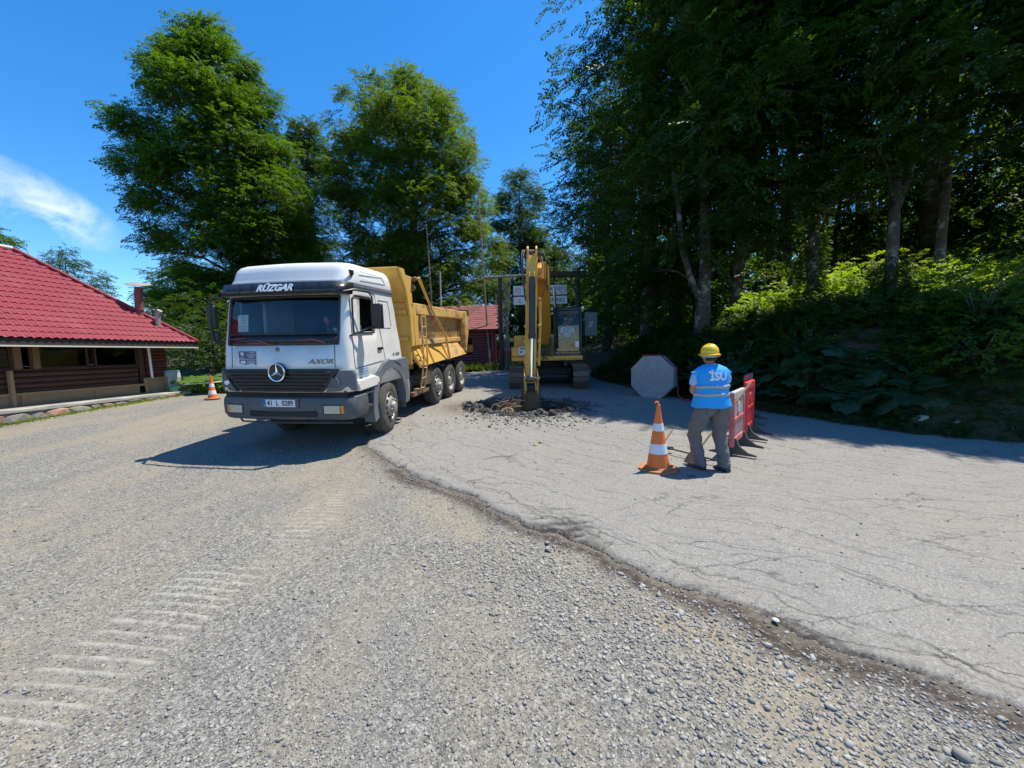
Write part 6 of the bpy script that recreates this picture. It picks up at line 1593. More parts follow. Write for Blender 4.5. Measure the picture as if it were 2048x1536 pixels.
# trousers: seat and two legs with folds
def leg(pts, name):
    mb = MB(); n = 22; V = []; g = random.Random(name)
    P = []
    for i in range(len(pts) - 1):
        for k in range(5):
            t = k / 5; a, b = pts[i], pts[i + 1]; P.append([a[j] * (1 - t) + b[j] * t for j in range(5)])
    P.append(list(pts[-1]))
    for i, (x, y, z, rx, ry) in enumerate(P):
        for k in range(n):
            a = 2 * PI * k / n; w_ = 1 + .07 * math.sin(a * 2 + i * 1.3) * (1 if z < .6 else .6) + .04 * math.sin(3 * a - i * 2.1)
            q_ = .93 if z > .84 else 1.0; V.append((x + rx * w_ * q_ * math.cos(a), y + ry * w_ * q_ * math.sin(a), z + .012 * math.sin(a + i)))
    F_ = [(i * n + k, i * n + (k + 1) % n, (i + 1) * n + (k + 1) % n, (i + 1) * n + k) for i in range(len(P) - 1) for k in range(n)]
    F_ += [tuple(range(n)), tuple((len(P) - 1) * n + k for k in range(n))[::-1]]
    mb.add(V, F_); return mb
lg = MB()
for pts in ([(-.05, .0, .99, .14, .14), (-.10, .01, .88, .135, .15), (-.145, .07, .70, .115, .125), (-.175, .15, .50, .094, .098), (-.155, .12, .32, .084, .090), (-.12, .09, .16, .080, .088), (-.115, .08, .065, .085, .10)],
            [(.05, .0, .99, .14, .14), (.10, .0, .88, .135, .15), (.135, .04, .70, .115, .125), (.15, .07, .50, .094, .098), (.155, .01, .32, .084, .090), (.165, -.03, .16, .080, .088), (.165, -.035, .065, .085, .10)]):
    b = leg(pts, 'l' + str(pts[1][0])); lg.add(b.v, b.f)
lg.lathe([(.165, .86), (.172, .94), (.168, 1.02), (.15, 1.06)], 26, Matrix.Diagonal((1.05, .80, 1, 1)))
tr_ = lg.build('trousers', M_trous, wk, smooth=70)
for sx in (-1, 1): MB().box((sx * .085, -.142, .885), (.105, .008, .12), (R(6), 0, R(sx * 10))).build('back_pocket', M_trous, tr_, bevel=.004)
for (x, y, rz) in ((-.125, .06, .55), (.165, -.06, .2)):
    sh_ = MB(); m = Matrix.Translation((x, y, 0)) @ Matrix.Rotation(rz, 4, 'Z'); sh_.M = m
    V = []; n = 16
    for (yy, w_, h_) in ((-.075, .034, .07), (-.05, .042, .085), (.02, .043, .08), (.10, .05, .058), (.17, .045, .045), (.205, .025, .03)):
        for k in range(n):
            a = 2 * PI * k / n; V.append((w_ * math.cos(a), yy, max(.004, h_ * .5 + h_ * .55 * math.sin(a))))
    sh_.add(V, [(i * n + k, i * n + (k + 1) % n, (i + 1) * n + (k + 1) % n, (i + 1) * n + k) for i in range(5) for k in range(n)] + [tuple(range(n)), tuple(5 * n + k for k in range(n))[::-1]])
    sh_.build('shoe', M_shoe, wk, smooth=60)
# shirt: sleeves and collar
skinned('shirt', {'c': ((.005, .045, 1.30), (.175, .118)), 'w': ((0, .03, 1.12), (.165, .12)), 'n': ((.005, .05, 1.455), (.10, .085)), 'sl': ((-.205, .04, 1.40), .076), 'el': ((-.243, .052, 1.20), .070), 'sr': ((.215, .05, 1.40), .076), 'er': ((.258, .11, 1.22), .070)},
        [('w', 'c'), ('c', 'n'), ('c', 'sl'), ('sl', 'el'), ('c', 'sr'), ('sr', 'er')], M_shirt, wk)
ringloft('collar', [(.004, .055, 1.475, .082, .076), (.003, .058, 1.515, .070, .068)], M_shirt, wk, closed=(False, False), thick=.012)
# vest: flared shell with shoulder wings
wrp = lambda a, z: .006 * math.sin(a * 5 + z * 20)
vest = ringloft('safety_vest', [(.0, .02, .915, .256, .188), (.0, .02, .945, .250, .182), (.0, .022, 1.06, .222, .158), (.0, .025, 1.16, .217, .152), (.0, .03, 1.26, .217, .150), (.005, .038, 1.35, .228, .150), (.005, .045, 1.41, .235, .142), (.005, .05, 1.455, .19, .120), (.004, .055, 1.49, .115, .092), (.003, .058, 1.505, .082, .078)], M_vest, wk, n=44, warp=wrp, closed=(False, False), thick=.008)
for sx in (-1, 1):
    w_ = MB(); w_.add([(sx * .19, -.04, 1.445), (sx * .272, .0, 1.405), (sx * .262, .08, 1.40), (sx * .19, .12, 1.435), (sx * .228, -.05, 1.30), (sx * .255, .0, 1.345)], [(0, 1, 2, 3), (0, 4, 5, 1)]); o = w_.build('vest_shoulder', M_vest, vest); md = o.modifiers.new('t', 'SOLIDIFY'); md.thickness = .008
for z0 in (1.075, 1.185):
    ringloft('reflective_band', [(.0, .023, z0, .2345, .1700), (.0, .026, z0 + .045, .2325, .1680)], M_refl, vest, n=44, warp=wrp, closed=(False, False), thick=.003)
# lettering follows the curve of the back
tm_ = text(vest, 'İSU', .150, Matrix.Identity(4), M_txtw, 'vest_lettering', .003, bold=.004)
for v in tm_.data.vertices:
    x, y, z = v.co; X_ = x + .020; a = X_ / .22
    yy = .038 - .156 * (1 - abs(math.sin(a)) ** 2.4) ** (1 / 2.4) if abs(a) < 1.4 else .03
    v.co = (X_, yy - .013 - z + .0 * y, 1.345 + y - .0)
dv = MB()  # a small drop emblem struck through the first letter
dv.b2(-.115, -.088, -.130, -.122, 1.40, 1.425); dv.build('vest_emblem', M_txtw, vest)
m = head(wk, (-.005, .075, 1.615), rz=PI + .25, tilt=R(-4), hair=True)
hm = Matrix.Translation((-.005, .075, 1.655)) @ Matrix.Rotation(.25, 4, 'Z') @ Matrix.Diagonal((1, 1.14, 1, 1))
h = MB(); h.lathe([(.112, .0), (.114, .022), (.110, .055), (.098, .090), (.075, .118), (.042, .134), (.001, .138)], 36, hm, caps=False); 
hat = h.build('hard_hat', M_helm, wk, smooth=60); md = hat.modifiers.new('t', 'SOLIDIFY'); md.thickness = .004
b = MB(); b.lathe([(.112, .004), (.138, -.008), (.136, -.014), (.110, -.002)], 36, hm, caps=False); b.build('brim', M_helm, hat, smooth=60)
rg = MB()
for x in (-.03, 0, .03): rg.path([hm @ Vector((x, .112 * math.sin(t_) * .97, .002 + .142 * math.cos(t_) * (1 - abs(x) * 1.0))) for t_ in np.linspace(-1.3, 1.3, 13)], .0075, 6)
rg.build('hat_ridge', M_helm, hat, smooth=60)
b = MB(); b.lathe([(.106, -.045), (.107, -.01)], 30, hm, caps=False); o = b.build('headband', M_refl, hat, smooth=60)
b = MB(); b.lathe([(.013, 0), (.013, .02)], 12, hm @ Matrix.Translation((.045, -.098, -.025)) @ Matrix.Rotation(R(90), 4, 'X')); b.build('ratchet_knob', M_orange_s, hat)
# ---- truck driver and excavator operator
def sitter(name, label, M, shirt, trs, headrz, vest_=None, arm_up=False, cap=False):
    t = thing(name, label, 'person'); t.matrix_world = M
    J = {'pel': ((0, 0, .10), (.15, .12)), 'wst': ((0, .03, .26), (.13, .10)), 'chs': ((0, .03, .46), (.16, .11)), 'nk0': ((0, .02, .60), .06), 'nk1': ((0, .0, .68), .052),
         'shl': ((-.19, .02, .55), .06), 'ell': ((-.25, -.08, .30), .045), 'wrl': ((-.22, -.32, .34), .030), 'shr': ((.19, .02, .55), .06), 'elr': ((.25, -.08, .30), .045), 'wrr': ((.22, -.32, .34), .030),
         'hpl': ((-.10, -.02, .09), .09), 'knl': ((-.15, -.42, .12), .062), 'anl': ((-.15, -.48, -.28), .042), 'tol': ((-.15, -.64, -.34), .035), 'hpr': ((.10, -.02, .09), .09), 'knr': ((.15, -.42, .12), .062), 'anr': ((.15, -.48, -.28), .042), 'tor': ((.15, -.64, -.34), .035)}
    if arm_up: J['ell'] = ((-.24, -.22, .42), .045); J['wrl'] = ((-.16, -.38, .60), .030); J['elr'] = ((.22, -.14, .34), .045); J['wrr'] = ((.10, -.38, .42), .03)
    E = [e for e in BE if e[0][0] not in 'LR' and e[1][0] not in 'LR']
    addhand(J, E, 'wrl', (.1, -.6, .7) if arm_up else (0, -1, -.1), (.9, 0, .2), 'L'); addhand(J, E, 'wrr', (0, -1, .1), (-.9, 0, .2), 'R')
    skinned('body', J, E, M_skin, t)
    skinned('shirt', {'w': ((0, .02, .14), (.165, .13)), 'm': ((0, .03, .30), (.15, .12)), 'c': ((0, .03, .46), (.175, .122)), 'n': ((0, .02, .59), (.09, .08)), 'sl': (J['shl'][0], .073), 'el': (tuple(Vector(J['shl'][0]).lerp(Vector(J['ell'][0]), .75)), .062), 'sr': (J['shr'][0], .073), 'er': (tuple(Vector(J['shr'][0]).lerp(Vector(J['elr'][0]), .75)), .062)},
            [('w', 'm'), ('m', 'c'), ('c', 'n'), ('c', 'sl'), ('sl', 'el'), ('c', 'sr'), ('sr', 'er')], shirt, t)
    skinned('trousers', {'p': ((0, 0, .09), (.165, .13)), 'hl': ((-.10, -.03, .09), .10), 'kl': ((-.15, -.43, .12), .078), 'al': ((-.15, -.48, -.24), .062), 'hr': ((.10, -.03, .09), .10), 'kr': ((.15, -.43, .12), .078), 'ar': ((.15, -.48, -.24), .062)}, [('p', 'hl'), ('hl', 'kl'), ('kl', 'al'), ('p', 'hr'), ('hr', 'kr'), ('kr', 'ar')], trs, t)
    for sx in (-.15, .15): MB().box((sx, -.55, -.335), (.09, .26, .08)).build('shoe', M_shoe, t, bevel=.03, seg=3)
    if vest_:
        for sx in (-1, 1):
            v = MB(); v.add([(sx * .055, -.112, .20), (sx * .165, -.095, .20), (sx * .175, -.10, .45), (sx * .15, -.045, .60), (sx * .085, -.075, .615), (sx * .075, -.118, .45)], [(0, 1, 2, 3, 4, 5)]); v.add([(sx * .165, -.095, .20), (sx * .18, .03, .20), (sx * .19, .03, .45), (sx * .175, -.10, .45)], [(0, 1, 2, 3)])
            o = v.build('vest_panel', vest_, t); md = o.modifiers.new('t', 'SOLIDIFY'); md.thickness = .012; md.offset = 0
        MB().b2(-.04, .04, -.126, -.112, .38, .48).build('shirt_print', M_ink, t); MB().b2(-.05, .05, -.124, -.110, .27, .285).build('shirt_stripe', M_ink, t)
    head(t, (0, -.015, .775), rz=headrz, tilt=R(6))
    return t
sitter('person', 'truck driver sitting at the wheel behind the windscreen, one hand raised', TM @ Matrix.Translation((.62, 1.08, 1.50)), M_tee, M_dnavy, R(12), arm_up=True)
sitter('person', 'excavator operator in blue vest and white t-shirt sitting in the dark cab', EXM @ up_ @ Matrix.Translation((.73, 1.12, 1.60)) @ Matrix.Scale(.92, 4), M_tee, M_dnavy, R(-4), vest_=M_vest)
# ================================================================ LEFT BUILDING
def redroof():
    t = NT('red coated roof sheet'); c = t.mix(t.noise(2.5, 5, .6), (.20, .020, .034), (.275, .036, .052))
    c = t.mix(t.math('MULTIPLY', t.ramp(t.noise(1.2, 6, .7), [(.52, 0.0), (.7, 1.0)]), .3), c, (.34, .10, .11))
    t.col(c); t.rough(.6); t.b.inputs['Specular IOR Level'].default_value = .25; return t.m
M_roof = redroof()
M_log = pmat('dark stained log', (.075, .036, .026), .7, var=.45, nscale=5, bump=.6, bscale=16)
M_logr = pmat('red stained log', (.17, .032, .030), .6, var=.35, nscale=5, bump=.5, bscale=16)
def plankmat():
    t = NT('weathered plank'); n = t.noise(2.2, 8, .75, vec=t.map((1, 6, 6)))
    c = t.mix(n, (.20, .125, .065), (.50, .33, .18)); t.col(c); t.rough(.8); t.bump(n, .4, .01); return t.m
M_plank = plankmat()
M_conc = pmat('old concrete', (.36, .345, .31), .92, var=.28, nscale=5, bump=.7, bscale=16, dirt=(.14, .13, .10), dirt_amt=.35)
M_stonew = pmat('field stone', (.22, .205, .18), .9, var=.5, nscale=4, bump=.8, bscale=12)
M_stoner = pmat('reddish field stone', (.34, .20, .15), .9, var=.4, nscale=4, bump=.8, bscale=12)
M_fasc = pmat('dark fascia', (.03, .024, .022), .7)
M_cream = pmat('cream trim', (.55, .52, .44), .6)
M_rustp = pmat('rusted red flue', (.23, .075, .055), .75, var=.35, nscale=9, dirt=(.10, .06, .05), dirt_amt=.3)
M_galv = pmat('dusty galvanised sheet', (.40, .36, .31), .5, metal=.4, dirt=(.28, .17, .11), dirt_amt=.4)
M_logp = pmat('brown window post', (.20, .12, .065), .75, var=.3, nscale=5, bump=.4)
bd = thing('log_building', 'long low log building with red metal roof and dark windows at the left edge', 'building', (-10.4, 12.9, .5), math.atan2(.994, .112))
BDM = Matrix.Translation(bd.location) @ Matrix.Rotation(math.atan2(.994, .112), 4, 'Z')
XL = -10.5   # near end, outside the frame
EZ, RZ, RY, HX = 1.74, 4.13, 2.26, -2.83
def slope_sheet(x0, x1, name='roof_sheet'):
    """pressed metal tile sheet on the front slope between x0 and x1, cut along the hip"""
    nx = max(3, int((x1 - x0) / .020)); L_ = math.hypot(RY, RZ - EZ); steps = 17; ny = steps * 4
    cs, sn = RY / L_, (RZ - EZ) / L_
    V = []; F_ = []; ok = {}
    ss = []
    for k in range(steps):
        for q in (0, .33, .66, .985): ss.append((k + q) * L_ / steps)
    ss.append(L_)
    for j, s in enumerate(ss):
        ph = (s / (L_ / steps)) % 1.0
        for i in range(nx + 1):
            x = x0 + (x1 - x0) * i / nx; wv = .011 * math.sin(2 * PI * x / .155) ; st = .016 * (1 - ph) if j < len(ss) - 1 else 0
            st += .008 * math.sin(2 * PI * x / .155) * (1 - ph)
            y = s * cs - (wv + st) * sn; z = EZ + s * sn + (wv + st) * cs
            hipx = HX * (s * cs / RY); xx = min(x, hipx)
            V.append((xx, y, z))
    for j in range(len(ss) - 1):
        for i in range(nx):
            a = j * (nx + 1) + i; q = (a, a + 1, a + nx + 2, a + nx + 1)
            if V[q[0]][0] >= V[q[1]][0] - 1e-5 and V[q[3]][0] >= V[q[2]][0] - 1e-5: continue
            F_.append(q)
    mb = MB(); mb.add(V, F_); o = mb.build(name, M_roof, bd); o.data.shade_smooth(); o.data.set_sharp_from_angle(angle=R(38)); return o
x = XL
while x < -.02: slope_sheet(x, min(0, x + 1.025)); x += 1.025
# hip end and rear slope, ridge and hip caps
mb = MB(); mb.add([(0, 0, EZ - .01), (0, 2 * RY, EZ - .01), (HX, RY, RZ - .01)], [(0, 1, 2)]); mb.build('hip_slope', M_roof, bd)
mb = MB(); mb.add([(0, 2 * RY, EZ), (XL, 2 * RY, EZ), (XL, RY, RZ), (HX, RY, RZ)], [(0, 1, 2, 3)]); mb.build('rear_slope', M_roof, bd)
o = MB(); o.path([(-.02, 0, EZ + .03), (HX, RY, RZ + .04)], .055, 8); o.build('hip_cap', M_roof, bd, smooth=60)
o = MB(); o.path([(HX, RY, RZ + .04), (XL, RY, RZ + .04)], .055, 8); o.build('ridge_cap', M_cream, bd, smooth=60)
o = MB(); o.path([(0, 2 * RY, EZ + .03), (HX, RY, RZ + .04)], .05, 8); o.build('hip_cap', M_roof, bd, smooth=60)
MB().b2(XL, -.02, .03, .06, EZ - .17, EZ - .01).build('fascia', M_fasc, bd)
MB().b2(XL, .0, -.005, .028, EZ - .205, EZ - .17).build('eave_trim', M_cream, bd)
MB().b2(-.05, -.02, .06, 2 * RY, EZ - .17, EZ - .01).build('fascia', M_fasc, bd)
MB().b2(XL, -.05, .06, 2 * RY - .02, EZ - .14, EZ - .10).build('soffit', M_fasc, bd)
WY, WX = .86, -.40
# log wall below the windows, one object per log
for k in range(4):
    z = .50 + .135 * k; MB().tube((XL, WY + .02, z), (-1.28, WY + .02, z), .072, n=12).build('log', M_log, bd, smooth=60)
for k in range(13):
    z = .50 + .1 * k
    if z < 1.62: MB().tube((-1.0, WY + .0, z), (WX, WY + .0, z), .055, n=10).build('log', M_logr if k % 2 else M_log, bd, smooth=60)
for k in range(14):
    z = .16 + .12 * k; MB().tube((WX, WY, z), (WX, 3.6, z), .062, n=10).build('log', M_log, bd, smooth=60)
MB().b2(XL, -1.05, WY, WY + .12, .98, 1.03).build('window_sill', M_log, bd)
for (a, b) in ((-2.30, -1.20), (-3.55, -2.45), (-5.3, -3.95), (-6.9, -5.4), (-8.6, -7.0), (-10.4, -8.7)):
    w = MB(); w.b2(a, b, WY + .045, WY + .06, 1.03, 1.60); wo = w.build('window', M_glassd, bd)
    f = MB(); f.b2(a, b, WY + .02, WY + .07, 1.03, 1.06); f.b2(a, b, WY + .02, WY + .07, 1.57, 1.60); f.b2(a, a + .04, WY + .02, WY + .07, 1.06, 1.57); f.b2(b - .04, b, WY + .02, WY + .07, 1.06, 1.57); f.build('frame', M_log, wo)
for xx in (-3.95, -3.62, -5.42, -8.75): MB().b2(xx + .01, xx + .14, WY - .04, WY + .10, 1.03, 1.60).build('post', M_logp, bd, bevel=.01)
MB().b2(-1.20, -1.06, WY - .03, WY + .10, .5, 1.60).build('post', M_log, bd, bevel=.01)
o = MB(); o.path([(-.98, WY - .12, 1.56), (-.97, WY - .12, 1.50), (-.93, WY - .10, .62)], .035, 8); o.build('downpipe', M_txtw, bd, smooth=60)
# timber cladding at the foot
for k, (z0, z1) in enumerate(((.40, .47), (.13, .19))): MB().b2(XL, -1.16, WY - .10, WY - .03, z0, z1).build('batten', M_plank, bd, bevel=.006)
xx = -1.3; g = random.Random(8)
while xx > XL: 
    L_ = g.uniform(1.0, 1.5); MB().b2(xx - L_ + .008, xx, WY - .07, WY - .04, .19, .40).build('plank', M_plank, bd, bevel=.004)
    MB().b2(xx - L_ - .045, xx - L_ + .05, WY - .095, WY - .07, .17, .42).build('plank', M_plank, bd, bevel=.004); xx -= L_
MB().beam((-4.1, WY - .12, .13), (-4.1, WY - .12, 1.0), .07, .10).build('post', M_plank, bd, bevel=.01)
for (a, b) in ((-1.16, -1.04), (-.52, -.42)): MB().beam(((a + b) / 2, WY - .10, .12), ((a + b) / 2 - .04, WY - .10, .62), .10, .04).build('plank', M_plank, bd, bevel=.005)
MB().b2(-1.04, -.52, WY - .07, WY - .04, .12, .60).build('plank', M_plank, bd, bevel=.005)
MB().b2(-1.16, -.42, WY - .12, WY - .06, .59, .64).build('plank', M_plank, bd, bevel=.005)
# dark room behind the windows
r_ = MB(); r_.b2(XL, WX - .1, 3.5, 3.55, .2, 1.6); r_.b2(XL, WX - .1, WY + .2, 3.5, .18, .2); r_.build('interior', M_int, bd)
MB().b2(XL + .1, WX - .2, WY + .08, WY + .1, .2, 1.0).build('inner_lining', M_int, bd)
# things kept behind the glass
def inb(x, y, z): return BDM @ Vector((x, y, z))
t = thing('leaning_board', 'pale square board leaning behind the window glass of the log building', 'board'); t.matrix_world = BDM @ Matrix.Translation((-2.9, 1.35, 1.05)) @ Matrix.Rotation(R(10), 4, 'X')
MB().b2(-.34, .34, -.015, .015, 0, .48).build('panel', pmat('pale board', (.42, .38, .30), .7), t); o = MB(); o.b2(-.36, .36, -.025, -.016, 0, .03); o.b2(-.36, .36, -.025, -.016, .45, .48); o.build('border', M_plank, t)
t = thing('window_seen_inside', 'small bright four pane window in the far wall seen through the glass', 'window'); t.name = 'inner_window'; t.matrix_world = BDM @ Matrix.Translation((-1.9, 1.9, 1.1))
for a in (0, 1):
    for b in (0, 1): MB().b2(-.25 + .26 * a, -.02 + .26 * a, 0, .01, .05 + .22 * b, .25 + .22 * b).build('pane', M_lens, t)
o = MB(); o.b2(-.28, .27, .012, .03, .02, .05); o.b2(-.28, .27, .012, .03, .48, .51); o.b2(-.28, -.25, .012, .03, .05, .48); o.b2(.24, .27, .012, .03, .05, .48); o.b2(-.02, .01, .012, .03, .05, .48); o.build('frame', M_plank, t)
for i, (xx, a) in enumerate(((-2.35, .5), (-3.4, -.35), (-4.9, .4), (-5.9, .5), (-6.6, -.3))):
    t = thing('plastic_sheet', ['crumpled clear plastic hanging in the last window by the downpipe', 'crumpled plastic at the foot of the leaning board', 'fold of plastic left of the double post', 'plastic bag folds in the window near the left edge', 'plastic roll in the window at the left edge'][i], 'plastic'); t.matrix_world = BDM
    o = MB(); o.path([(xx - .3, WY + .14, 1.10 + .12 * (a > 0)), (xx - .1, WY + .16, 1.07), (xx + .1, WY + .14, 1.10), (xx + .32, WY + .13, 1.28 if a > 0 else 1.12)], [.006, .018, .014, .004], 6); o.build('fold', M_txtw, t, smooth=60)
# concrete plinth with stones set in its face
pth = MB(); nx = 60
px_ = np.linspace(XL, -.35, nx); V = []
for i, xx in enumerate(px_):
    w_ = .05 * fbm(np.array(xx * 1.7), np.array(3.3), 3); y0 = .20 + float(w_); gl = float(gz(*(BDM @ Vector((xx, .2, 0))).xy)) - .5
    for (yy, zz) in ((y0 + .03, gl - .1), (y0 + .02, .06), (y0 - .045, .075), (y0 - .045, .135 + .012 * math.sin(i)), (y0 + .1, .15), (WY + .05, .155)): V.append((xx, yy, zz))
F_ = [(i * 6 + k, i * 6 + k + 1, (i + 1) * 6 + k + 1, (i + 1) * 6 + k) for i in range(nx - 1) for k in range(5)]
F_.append(tuple((nx - 1) * 6 + k for k in range(6)))
pth.add(V, F_); plinth = pth.build('plinth', M_conc, bd)
g = random.Random(4); xx = -.5; k = 0
while xx > -8.2:
    w_ = g.uniform(.2, .5); cx_ = xx - w_ / 2; gl = float(gz(*(BDM @ Vector((cx_, .2, 0))).xy)) - .5; top = .05; hh = max(.06, (top - gl)) 
    v = iv * (1 + np.random.default_rng(k + 60).uniform(-.3, .3, (len(iv), 1))) * np.array([w_ * .66, .075, hh * .78])
    me = bpy.data.meshes.new('stone'); me.from_pydata((v + np.array([cx_, .20, gl + hh * .5])).tolist(), [], if_); me.materials.append(M_stoner if g.random() < .2 else M_stonew); o = bpy.data.objects.new('stone', me); link(o, plinth)
    xx -= w_ * .98; k += 1
# chimney flue on the hip
ch = thing('chimney_flue', 'rusty red flue with wide round metal rain cap beside the red roof hip', 'chimney', (-11.35, 11.95, 2.95))
MB().path([(0, 0, 0), (.02, 0, .5), (.06, 0, .95)], .10, 16).build('pipe', M_rustp, ch, smooth=60)
for z in (.25, .55, .82): MB().lathe([(.104, 0), (.104, .02)], 16, Matrix.Translation((.02 + .02 * z, 0, z))).build('pipe_collar', M_rustp, ch)
o = MB(); o.lathe([(.30, 0), (.295, .012), (.15, .04), (.001, .06)], 30, Matrix.Translation((.05, 0, 1.03)) @ Matrix.Rotation(R(9), 4, 'Y') @ Matrix.Rotation(R(14), 4, 'X'), caps=True); o.build('rain_cap', M_galv, ch, smooth=50)
for a in range(3): MB().tube((.05 + .09 * math.cos(a * 2.1), .09 * math.sin(a * 2.1), .93), (.05 + .11 * math.cos(a * 2.1), .11 * math.sin(a * 2.1), 1.05), .008, n=5).build('cap_stay', M_rustp, ch)
c2 = thing('vent_pipe', 'short tilted metal vent pipe just right of the rusty flue', 'chimney', (-10.95, 12.1, 2.7)); MB().path([(0, 0, 0), (.02, 0, .42)], .065, 14).build('pipe', M_galv, c2, smooth=60); MB().path([(.02, 0, .40), (.10, 0, .50)], .07, 12).build('hood', M_galv, c2, smooth=60)

# barrel, bucket, low table by the building
M_barrel = pmat('faded plastic barrel', (.42, .46, .44), .55, var=.2, nscale=3, dirt=(.35, .29, .17), dirt_amt=.5, dscale=2)
M_bluel = pmat('faded blue lid', (.16, .36, .52), .5)
br = thing('barrel', 'faded blue and white plastic barrel at the corner of the log building', 'barrel', (-11.30, 12.75, .56))
MB().lathe([(.22, 0), (.25, .03), (.26, .22), (.268, .24), (.26, .27), (.262, .50), (.27, .52), (.262, .55), (.25, .68), (.235, .72)], 28).build('drum', M_barrel, br, smooth=50)
MB().lathe([(.245, .70), (.25, .72), (.245, .755), (.20, .76)], 28).build('lid', M_bluel, br, smooth=40)
bu = thing('bucket', 'small green plastic bucket in front of the barrel', 'bucket', (-10.85, 12.35, .56))
M_gb = pmat('green bucket plastic', (.05, .24, .17), .45, dirt=(.4, .38, .3), dirt_amt=.2)
o = MB().lathe([(.115, 0), (.15, .22), (.158, .225), (.158, .25), (.145, .25), (.14, .22), (.10, .02)], 24, caps=False).build('pail', M_gb, bu, smooth=50)
MB().path([(.155 * math.cos(a), .03, .23 - .10 * math.sin(a)) for a in np.linspace(0, PI, 12)], .005, 5).build('handle', M_txtw, bu)
tb_ = thing('low_table', 'low table of pale board on dark metal legs beside the burdock', 'table', (-10.05, 12.5, .53))
MB().box((0, 0, .36), (1.0, .35, .035), (0, R(-3), 0)).build('tabletop', M_cream, tb_, bevel=.006)
for sx in (-.25, .2):
    for yy in (-.13, .13): MB().tube((sx, yy, .34), (sx + (.07 if sx > 0 else -.07), yy, 0), .012).build('leg', M_blk, tb_)
st_ = thing('stone_block', 'broken grey stone block lying at the end of the plinth', 'stone', (-10.5, 12.35, .55)); st_.name = 'stone_block'
o = bpy.data.objects.new('block', bpy.data.meshes.new('block')); o.data.from_pydata((stone_mesh(5) * np.array([.2, .15, .16]) + np.array([0, 0, .05])).tolist(), [], if_); o.data.materials.append(M_stonew); link(o, st_)

# ================================================================ LOG CABIN BY THE GATE
M_shg = pmat('red brown shingle', (.24, .065, .055), .8, var=.35, nscale=1.3, bump=.3)
M_shg2 = pmat('darker shingle', (.17, .05, .048), .85, var=.3, nscale=1.3, bump=.3)
cb = thing('log_cabin', 'small red log cabin with shingle roof behind the tipper truck, by the gate', 'cabin', (-1.0, 21.2, .78))
# local: front wall y=0, right wall x=0, extends to x=-4.6
zE, zR = 2.12, 3.68
L_ = math.hypot(2.5, zR - zE); sl_ = math.atan2(zR - zE, 2.5)
sme = []
for mt in (M_shg, M_shg2):
    o_ = MB(); o_.box((0, .12, 0), (.245, .27, .022)); me = bpy.data.meshes.new('shingle'); me.from_pydata(o_.v, [], o_.f); me.materials.append(mt); sme.append(me)
g = random.Random(9)
for r_i in range(13):
    s = r_i * .222
    for c_i in range(-1, 19):
        xx = .22 - c_i * .25 - (.125 if r_i % 2 else 0)
        if xx > .34 or xx < -4.9: continue
        o = bpy.data.objects.new('shingle', sme[int(g.random() < .35)]); link(o, cb)
        o.location = (xx, -.62 + s * math.cos(sl_), zE - .02 + s * math.sin(sl_) + .02); o.rotation_euler = (sl_ - .06 + g.uniform(-.01, .01), g.uniform(-.01, .01), 0)
dk = MB(); dk.add([(.33, -.6, zE - .03), (-4.9, -.6, zE - .03), (-4.9, 1.9, zR - .03), (.33, 1.9, zR - .03), (.33, 4.4, zE), (-4.9, 4.4, zE)], [(0, 1, 2, 3), (3, 2, 5, 4)]); o = dk.build('roof_deck', M_logr, cb); md = o.modifiers.new('t', 'SOLIDIFY'); md.thickness = .06
MB().beam((.36, -.64, zE - .02), (.36, 1.92, zR + .02), .05, .14).build('barge_board', M_logr, cb); MB().beam((.36, 4.4, zE - .02), (.36, 1.92, zR + .02), .05, .14).build('barge_board', M_logr, cb)
for k in range(15):
    z = .08 + .15 * k
    if z > 2.05: break
    for (a, b) in (((.18, 0, z), (-1.05, 0, z)), ((-1.65, 0, z), (-4.6, 0, z))) if .75 < z < 1.75 else (((.18, 0, z), (-4.6, 0, z)),): MB().tube(a, b, .085, n=12).build('log', M_logr, cb, smooth=60)
    MB().tube((0, -.18, z + .07), (0, 4.0, z + .07), .085, n=12).build('log', M_logr, cb, smooth=60)
gb = MB(); gb.add([(0, -.05, zE - .05), (0, 3.9, zE - .05), (0, 1.92, zR - .05)], [(0, 1, 2)]); o = gb.build('gable_board', M_logr, cb); md = o.modifiers.new('t', 'SOLIDIFY'); md.thickness = .05
wn_ = MB().b2(-1.62, -1.08, -.03, -.02, .75, 1.72).build('window', M_glassd, cb); f = MB(); f.b2(-1.66, -1.04, -.07, -.03, .70, .76); f.b2(-1.66, -1.04, -.07, -.03, 1.70, 1.77); f.b2(-1.67, -1.61, -.07, -.03, .76, 1.70); f.b2(-1.09, -1.03, -.07, -.03, .76, 1.70); f.build('frame', M_logr, wn_)
MB().b2(-4.4, -.2, 1.2, 1.25, .1, 2.0).build('inner_wall', M_int, cb)
